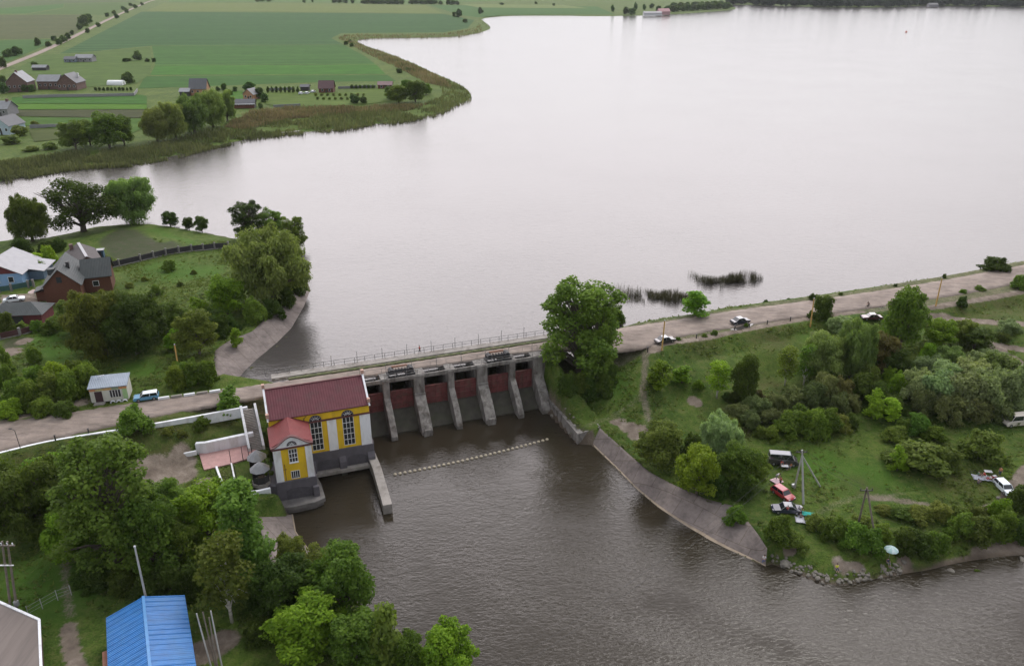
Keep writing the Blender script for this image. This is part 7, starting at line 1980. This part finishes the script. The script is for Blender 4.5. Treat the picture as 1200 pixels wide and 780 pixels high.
# barn behind it
x, y = G(97, 293.5, 7.2); zg = ground(x, y); bn = thing('barn', (x, y, zg), R(-56), 'low grey brown barn with a white ridge stripe behind the brown house', 'barn')
gable(bn, -7.5, 6.0, -3.3, 3.3, 2.4, 1.9, BROWNW, ribbed('barn_roof', (0.075, 0.066, 0.066), .4, 'X', .7, .15, .04), .4, 'x')
mb = MB(); mb.box2(-7.7, 6.3, -.35, .35, 4.38, 4.54); mb.build('ridge_strip', PALER, bn)
mb = MB(); mb.box((-6.5, -2.0, 3.9), (.9, .9, 1.6)); mb.build('chimney', BRICK, bn)
# blue house
x, y, zg = spot(24, 335); bh = thing('blue_house', (x - 5.6, y + 4.6, zg), R(10), 'light blue house with whitish roof at the left picture edge', 'house')
gable(bh, -5.5, 5.5, -5.5, 6.5, 3.3, 2.9, BLUEW, PALER, .6, 'y')
mb = MB(); mb.extrude([(-5.3, 3.35), (0, 6.1), (5.3, 3.35)], 'y', -5.62, -5.505); mb.build('gable_boarding', MAROOND, bh)
for xx in (-3.4, -.2, 3.0): wpane(bh, xx, -5.5, 1.8, 1.2, 1.4, '-y')
mb = MB(); mb.box2(5.55, 9.0, -1.5, 5.4, -.4, 2.3); mb.build('annex', surf('annex_blue', (0.10, 0.15, 0.22), .8, .15), bh)
mb = MB(); mb.add([(5.54, -2.2, 3.2), (9.6, -2.2, 2.35), (9.6, 6.4, 2.35), (5.54, 6.4, 3.2), (5.54, -2.2, 3.35), (9.6, -2.2, 2.5), (9.6, 6.4, 2.5), (5.54, 6.4, 3.35)], [(3, 2, 1, 0), (4, 5, 6, 7), (0, 1, 5, 4), (1, 2, 6, 5), (2, 3, 7, 6), (3, 0, 4, 7)]); mb.build('annex_roof', PALER, bh)
# hipped garage
x, y, zg = spot(18, 381); gr = thing('garage', (x, y + 3, zg), R(6), 'low garage with grey hipped roof in front of the yard', 'garage')
mb = MB(); mb.box2(-6.0, 5.5, -3.0, 3.0, -.4, 2.5); mb.build('wall', MAROOND, gr)
mb = MB(); mb.add([(-6.5, -3.5, 2.45), (6.1, -3.5, 2.45), (6.1, 3.5, 2.45), (-6.5, 3.5, 2.45), (-3, 0, 4.3), (2.6, 0, 4.3)], [(0, 1, 5, 4), (1, 2, 5), (2, 3, 4, 5), (3, 0, 4), (3, 2, 1, 0)]); mb.build('roof', SLATE, gr)
for xx in (-3, 0.5): wdoor(gr, xx, -3.0, 2.4, 2.1, '-y', DARK)
# garden fence of dark panels between pale pillars
def panel_fence(name, pts, zoff, h, step, pm, cm, label, side_off=.0, base=None):
    P = resample([spot(*p)[:2] for p in pts], step); P = np.array([P[i] for i in range(len(P)) if i == 0 or np.linalg.norm(P[i] - P[i - 1]) > .3])
    t = thing(name, (P[0][0], P[0][1], ground(*P[0])), 0, label, 'fence'); o = P[0]; z0 = ground(*o)
    for p in P:
        z = ground(*p) - z0; mb = MB(); mb.box((p[0] - o[0], p[1] - o[1], z + h / 2), (.42, .42, h + .5)); mb.box((p[0] - o[0], p[1] - o[1], z + h + .29), (.5, .5, .08)); mb.build('pillar', cm, t)
    for a, b in zip(P[:-1], P[1:]):
        d = b - a; ln_ = np.linalg.norm(d); m = (a + b) / 2 - o; z = (ground(*a) + ground(*b)) / 2 - z0
        mb = MB(); mb.box((m[0], m[1], z + h / 2 + .12), (ln_ - .44, .08, h - .3), math.atan2(d[1], d[0])); mb.build('panel', pm, t)
        if base is not None:
            mb = MB(); mb.box((m[0], m[1], z - .1), (ln_ - .43, .2, .6), math.atan2(d[1], d[0])); mb.build('base_wall', base, t)
PILLAR = surf('fence_pillar', (0.17, 0.165, 0.16), .85, .15); FPAN = surf('fence_panel', (0.030, 0.028, 0.034), .7, .2)
panel_fence('garden_fence', [(115, 318), (140, 312), (165, 306), (195, 299), (225, 294.5), (252, 292), (268, 291)], 0, 1.7, 3.0, FPAN, PILLAR, 'dark panel fence with grey pillars below the lakeside garden', base=PILLAR)
panel_fence('yard_fence', [(0, 398), (24, 393), (48, 386), (62, 384)], 0, 1.5, 3.2, surf('fence_brown', (0.07, 0.03, 0.03), .7, .2), PILLAR, 'brown fence with pale pillars below the hipped garage', base=PILLAR)
panel_fence('teal_fence', [(0, 343), (14, 341), (34, 337), (40, 336)], 0, 1.6, 3.2, surf('fence_teal', (0.035, 0.09, 0.085), .6, .15), PILLAR, 'dark teal fence between the blue house and the yard')
# outhouse in the garden
x, y, zg = spot(119, 301); t = thing('outhouse', (x, y, zg), R(15), 'tiny blue garden outhouse with a pale roof', 'outhouse')
mb = MB(); mb.box2(-.8, .8, -.8, .8, -.2, 2.0); mb.build('wall', surf('outhouse_blue', (0.035, 0.085, 0.14), .7, .1), t); mb = MB(); mb.box((0, 0, 2.12), (2.0, 2.0, .12)); mb.build('roof', PALER, t); wdoor(t, 0, -.8, .7, 1.7, '-y')
# white bowl-like awning in the yard
x, y, zg = spot(42, 351); t = thing('parasol', (x, y, zg), 0, 'pale pink parasol in the yard of the brown house', 'parasol')
mb = MB(); mb.tube([(0, 0, 0), (0, 0, 2.3)], .04, 6); mb.build('pole', STEEL, t); mb = MB(); n = 8; mb.add([(1.3 * math.cos(6.283 * q / n), 1.3 * math.sin(6.283 * q / n), 2.0) for q in range(n)] + [(0, 0, 2.6)], [(q, (q + 1) % n, n) for q in range(n)]); mb.build('canopy', cloth('parasol', (0.48, 0.38, 0.36)), t)

# ------------------------------------------------------------------ lower left corner: blue roof and brown shed
BLUER = ribbed('blue_roof_sheet', (0.020, 0.150, 0.42), 0.30, 'Y', 0.36, 0.16, 0.05, stain=(0.05, 0.19, 0.40), stain_amt=0.5, spec=0.5)
x0_, y0_ = G(168, 699, 2.8)
bl_ = thing('blue_roofed_building', (x0_, y0_, -2.2), R(26), 'building under a bright blue ribbed gable roof at the bottom left', 'building')
mb = MB(); mb.box2(-4.0, 4.1, -15, -.4, -.4, 3.4); mb.extrude([(-4.0, 3.399), (4.1, 3.399), (.05, 4.85)], 'y', -15, -.41); mb.build('wall', BRICK, bl_)
for (xa, za, xb, zb) in ((-4.5, 3.4, .0, 5.0), (.0, 5.0, 4.6, 3.4)):
    mb = MB()
    for k_ in range(19):
        yk = -0.25 - 0.86 * k_
        mb.tube([(xa, yk, za + .12), (xb, yk, zb + .12)], .035, 4)
    mb.add([(xa, 0, za), (xb, 0, zb), (xb, -16, zb), (xa, -16, za), (xa, 0, za + .1), (xb, 0, zb + .1), (xb, -16, zb + .1), (xa, -16, za + .1)], [(0, 1, 2, 3), (7, 6, 5, 4), (0, 4, 5, 1), (1, 5, 6, 2), (2, 6, 7, 3), (3, 7, 4, 0)]); mb.build('roof_slope', BLUER, bl_)
mb = MB(); mb.box((0, -8, 5.12), (.34, 16.1, .06)); mb.build('ridge_cap', surf('blue_cap', (0.10, 0.26, 0.52), .35, .08), bl_)
mb = MB(); mb.box2(-5.2, -4.02, -12.5, -4.5, -.4, 2.4); mb.build('lean_to', surf('rusty_panel', (0.26, 0.12, 0.08), .8, .15), bl_)
FLATR = surf('bitumen_roof', (0.175, 0.148, 0.135), .9, .12, .35, stain=(0.10, 0.088, 0.08), stain_amt=.5, stretch=(2, .2, 1))
P = [G(-60, 672, 1.0), G(0, 705.5, 1.0), G(46, 726, 1.0), G(49, 800, 1.0), G(-80, 800, 1.0)]
sh = thing('flat_roofed_shed', (P[1][0], P[1][1], -2.0), 0, 'shed with brownish flat roof and white edge at the bottom left corner', 'shed')
Q = [(p[0] - P[1][0], p[1] - P[1][1]) for p in P]
mb = MB(); mb.prism([(q[0] * .985 - .15, q[1] * .985 - .15) for q in Q][::-1], -.5, 2.8); mb.build('wall', BRICK, sh)
mb = MB(); mb.prism(Q[::-1], 2.801, 3.0); mb.build('roof', FLATR, sh)
for a, b in zip(Q[:3], Q[1:4]):
    d = (b[0] - a[0], b[1] - a[1]); l_ = math.hypot(*d); mb = MB(); mb.box(((a[0] + b[0]) / 2, (a[1] + b[1]) / 2, 3.06), (l_ - .02, .3, .14), math.atan2(d[1], d[0])); mb.build('edge_strip', WHITE, sh)
# wire fence on the lawn
fp = [spot(*p) for p in ((34, 722), (50, 713), (68, 703), (84, 697))]
t = thing('wire_fence', fp[0], 0, 'thin wire fence with pale posts on the lawn between the sheds', 'fence')
for p in fp:
    mb = MB(); q = [p[i] - fp[0][i] for i in range(3)]; mb.tube([(q[0], q[1], q[2] - .2), (q[0], q[1], q[2] + 1.7)], .05, 6); mb.build('post', POLEC, t)
mb = MB()
for hz in (.5, 1.0, 1.55): mb.tube([(p[0] - fp[0][0], p[1] - fp[0][1], p[2] - fp[0][2] + hz) for p in fp], .02, 4)
mb.build('wire', STEEL, t)

# ------------------------------------------------------------------ far houses
def farhouse(px, py, rz, w, d, h, rise, wm, rm, label, axis='x', name='house', extra=None, cat='house', wins=True):
    x, y = G(px, py, 1.3); t = thing(name, (x, y + d / 2, 1.3), rz, label, cat)
    gable(t, -w / 2, w / 2, -d / 2, d / 2, h, rise, wm, rm, .5, axis)
    if wins:
        nwin = max(1, int(w / 3.2))
        for i in range(nwin): wpane(t, -w / 2 + w * (i + .5) / nwin, -d / 2, h * .55, 1.3, 1.4, '-y')
        wdoor(t, w * .02, -d / 2 - .02, 1.0, 2.0, '-y')
    if extra: extra(t)
    return t
GREYR = surf('far_grey_roof', (0.20, 0.21, 0.225), .6, .12, .4); GREYD = surf('far_dark_roof', (0.085, 0.09, 0.10), .6, .12, .4)
WALLG = surf('far_grey_wall', (0.22, 0.22, 0.23), .8, .1); ORW = surf('far_orange_wall', (0.36, 0.20, 0.12), .8, .12); WHF = surf('far_white_wall', (0.55, 0.56, 0.58), .7, .06)
def chim(x, y, z, m=None):
    def f(t): mb = MB(); mb.box((x, y, z), (1.2, 1.2, 2.4)); mb.build('chimney', m or BRICK, t)
    return f
farhouse(20, 108, R(8), 13, 13, 6.5, 6, BRICK, GREYR, 'far brick house with steep grey roof and chimney', 'y', extra=chim(0, -3, 12.5))
farhouse(57, 105, R(2), 14, 11, 5.5, 3.5, BRICK, GREYR, 'far long grey roofed house joined to a brick gable house', 'x')
farhouse(79, 106, R(2), 13, 14, 5.0, 5.5, BRICK, GREYD, 'far brick gable house with dark roof and pale trim', 'y', extra=chim(4, 3, 9, WHF))
farhouse(98, 73, R(0), 15, 9, 3.8, 2.4, WALLG, GREYR, 'far grey shed with pale roof in the fields', 'x', 'field_shed', cat='shed')
farhouse(82, 73.5, R(0), 10, 7, 3.0, 1.8, surf('far_blue_grey', (0.14, 0.18, 0.23), .7, .1), GREYD, 'far blue grey shed left of the pale roofed one in the fields', 'x', 'field_shed', cat='shed')
farhouse(46, 83, R(2), 11, 6, 2.6, 1.6, DARK, GREYR, 'far small open shed with pale roof near the lane', 'x', 'field_shed', cat='shed', wins=False)
farhouse(232, 112, R(4), 10.5, 9, 4.5, 5.5, ORW, GREYD, 'far orange brick house with tall dark grey roof', 'x', extra=chim(-3.5, 1, 8.5, DARK))
farhouse(216, 113, R(4), 6, 7, 3.0, 1.6, DARK, GREYR, 'far dark open lean to left of the orange brick house', 'x', 'lean_to', cat='shed', wins=False)
farhouse(286, 127, R(6), 11.5, 6, 3.0, 1.8, DARK, GREYD, 'far long dark house with a pale veranda roof', 'x', extra=lambda t: [MB().box((0, -3.9, 2.5), (12.4, 1.8, .15)).build('veranda_roof', WHF, t), MB().box((0, -4.3, 1.0), (12, .2, 1.6)).build('veranda_rail', BROWNW, t)])
farhouse(293, 117, R(-14), 7, 8, 3.4, 3.0, ORW, WALLG, 'far small house with pale gable behind the veranda house', 'y')
farhouse(382, 109, R(2), 9.5, 8, 3.2, 4.2, BROWNW, surf('far_maroon_roof', (0.085, 0.045, 0.05), .6, .12, .4), 'far house with big plain maroon roof by the orchard', 'x')
farhouse(357, 106.5, R(2), 5.5, 5, 2.6, 1.2, DARK, GREYD, 'far small dark carport beside the maroon roofed house', 'x', 'carport', cat='shed', wins=False)
farhouse(451, 104, R(2), 9.5, 6, 2.6, 1.8, BROWNW, surf('far_pink_roof', (0.20, 0.13, 0.135), .6, .1, .4), 'far low house with pinkish brown roof at the end of the orchard', 'x')
farhouse(4, 158, R(-10), 10, 11, 4.5, 3.8, surf('far_pale_blue', (0.36, 0.45, 0.52), .7, .08), GREYD, 'pale blue house with dark roof at the left edge across the water', 'y')
farhouse(2, 136, R(-6), 9, 9, 4.0, 3.5, WALLG, GREYR, 'grey house behind the pale blue one at the left edge', 'x', extra=chim(2.5, 0, 7.5))
x, y = G(135, 100, 1.3); t = thing('greenhouse', (x, y + 2, 1.3), R(1), 'small white tunnel greenhouse in the far garden', 'greenhouse')
mb = MB(); mb.extrude([(3 * math.cos(math.pi * k_ / 10), 3.2 * math.sin(math.pi * k_ / 10)) for k_ in range(11)], 'x', -5.5, 5.5); mb.build('cover', surf('foil_white', (0.62, 0.65, 0.66), .4, .05), t); mb = MB(); mb.box2(5.51, 5.6, -.6, .6, 0, 2.0); mb.build('door', WALLG, t)
def farwall(pts, h, mat, label, th=.3):
    P = [G(a, b, 1.3 + h) for a, b in pts]
    return wall_strip('garden_wall', P, [1.3 + h] * len(P), .8, th, mat, label, 'wall', 1)
farwall([(26, 112), (70, 110.5), (120, 110), (157, 109)], 2.0, WALLG, 'long grey garden wall below the far brick houses')
farwall([(157, 109), (161, 103.5)], 2.0, WALLG, 'short grey garden wall turning up at the end of the long one')
farwall([(34, 146.5), (60, 145.5), (98, 145.5)], 1.8, WALLG, 'grey fence wall above the far kitchen garden')
farwall([(313, 103.5), (345, 102.5)], 1.6, surf('far_fence_grey', (0.17, 0.18, 0.185), .8, .1), 'pale wall behind the conifer row left of the maroon house')
farwall([(396, 101.5), (440, 100)], 1.6, _mats['far_fence_grey'], 'pale wall right of the maroon house')
farwall([(320, 123), (352, 121.5)], 1.5, _mats['far_fence_grey'], 'low grey wall between the orchard and the reeds')
def jetty(pts, label):
    P = [np.array(G(a, b, .6)) for a, b in pts]; o = P[0]; t = thing('jetty', (o[0], o[1], 0), 0, label, 'jetty')
    for a, b in zip(P[:-1], P[1:]):
        d = b - a; m = (a + b) / 2 - o; mb = MB(); mb.box((m[0], m[1], .6), (np.linalg.norm(d), 1.8, .2), math.atan2(d[1], d[0])); mb.build('deck', surf('jetty_wood', (0.24, 0.22, 0.20), .85, .15), t)
    for p in P:
        mb = MB(); mb.tube([(p[0] - o[0], p[1] - o[1], -1.5), (p[0] - o[0], p[1] - o[1], 1.0)], .14, 6); mb.build('post', POLEW, t)
jetty([(328, 155.5), (340, 154.8), (351, 153.5)], 'small wooden landing at the edge of the far reeds')
jetty([(500, 117), (516, 118.5), (533, 119)], 'long thin wooden jetty on the far headland')
farhouse(765, 18.5, R(2), 34, 14, 5, 2, WHF, PALER, 'distant long white house on the headland', 'x', wins=False)
farhouse(778, 17.5, R(10), 22, 16, 6, 5, surf('far_pink_wall', (0.42, 0.26, 0.27), .8, .06), surf('far_rose_roof', (0.36, 0.20, 0.21), .7, .06), 'distant pink house on the headland', 'x', wins=False)
farhouse(1094, 8.2, R(0), 22, 12, 5, 3, WALLG, GREYD, 'tiny distant grey house at the edge of the far wood', 'x', wins=False)

# ------------------------------------------------------------------ evening haze over the lake
def haze():
    m = bpy.data.materials.new('haze'); m.use_nodes = True
    n = m.node_tree.nodes; n.clear()
    out = n.new('ShaderNodeOutputMaterial'); v = n.new('ShaderNodeVolumePrincipled')
    v.inputs['Color'].default_value = (0.86, 0.90, 0.95, 1); v.inputs['Density'].default_value = 0.000035; v.inputs['Anisotropy'].default_value = 0.0
    m.node_tree.links.new(v.outputs[0], out.inputs['Volume'])
    mb = MB(); mb.box2(-3600, 5100, -520, 7100, -13, 95)
    tag(mb.build('haze', m), 'thin evening haze over the lake and the fields', 'haze', kind='stuff')
haze()
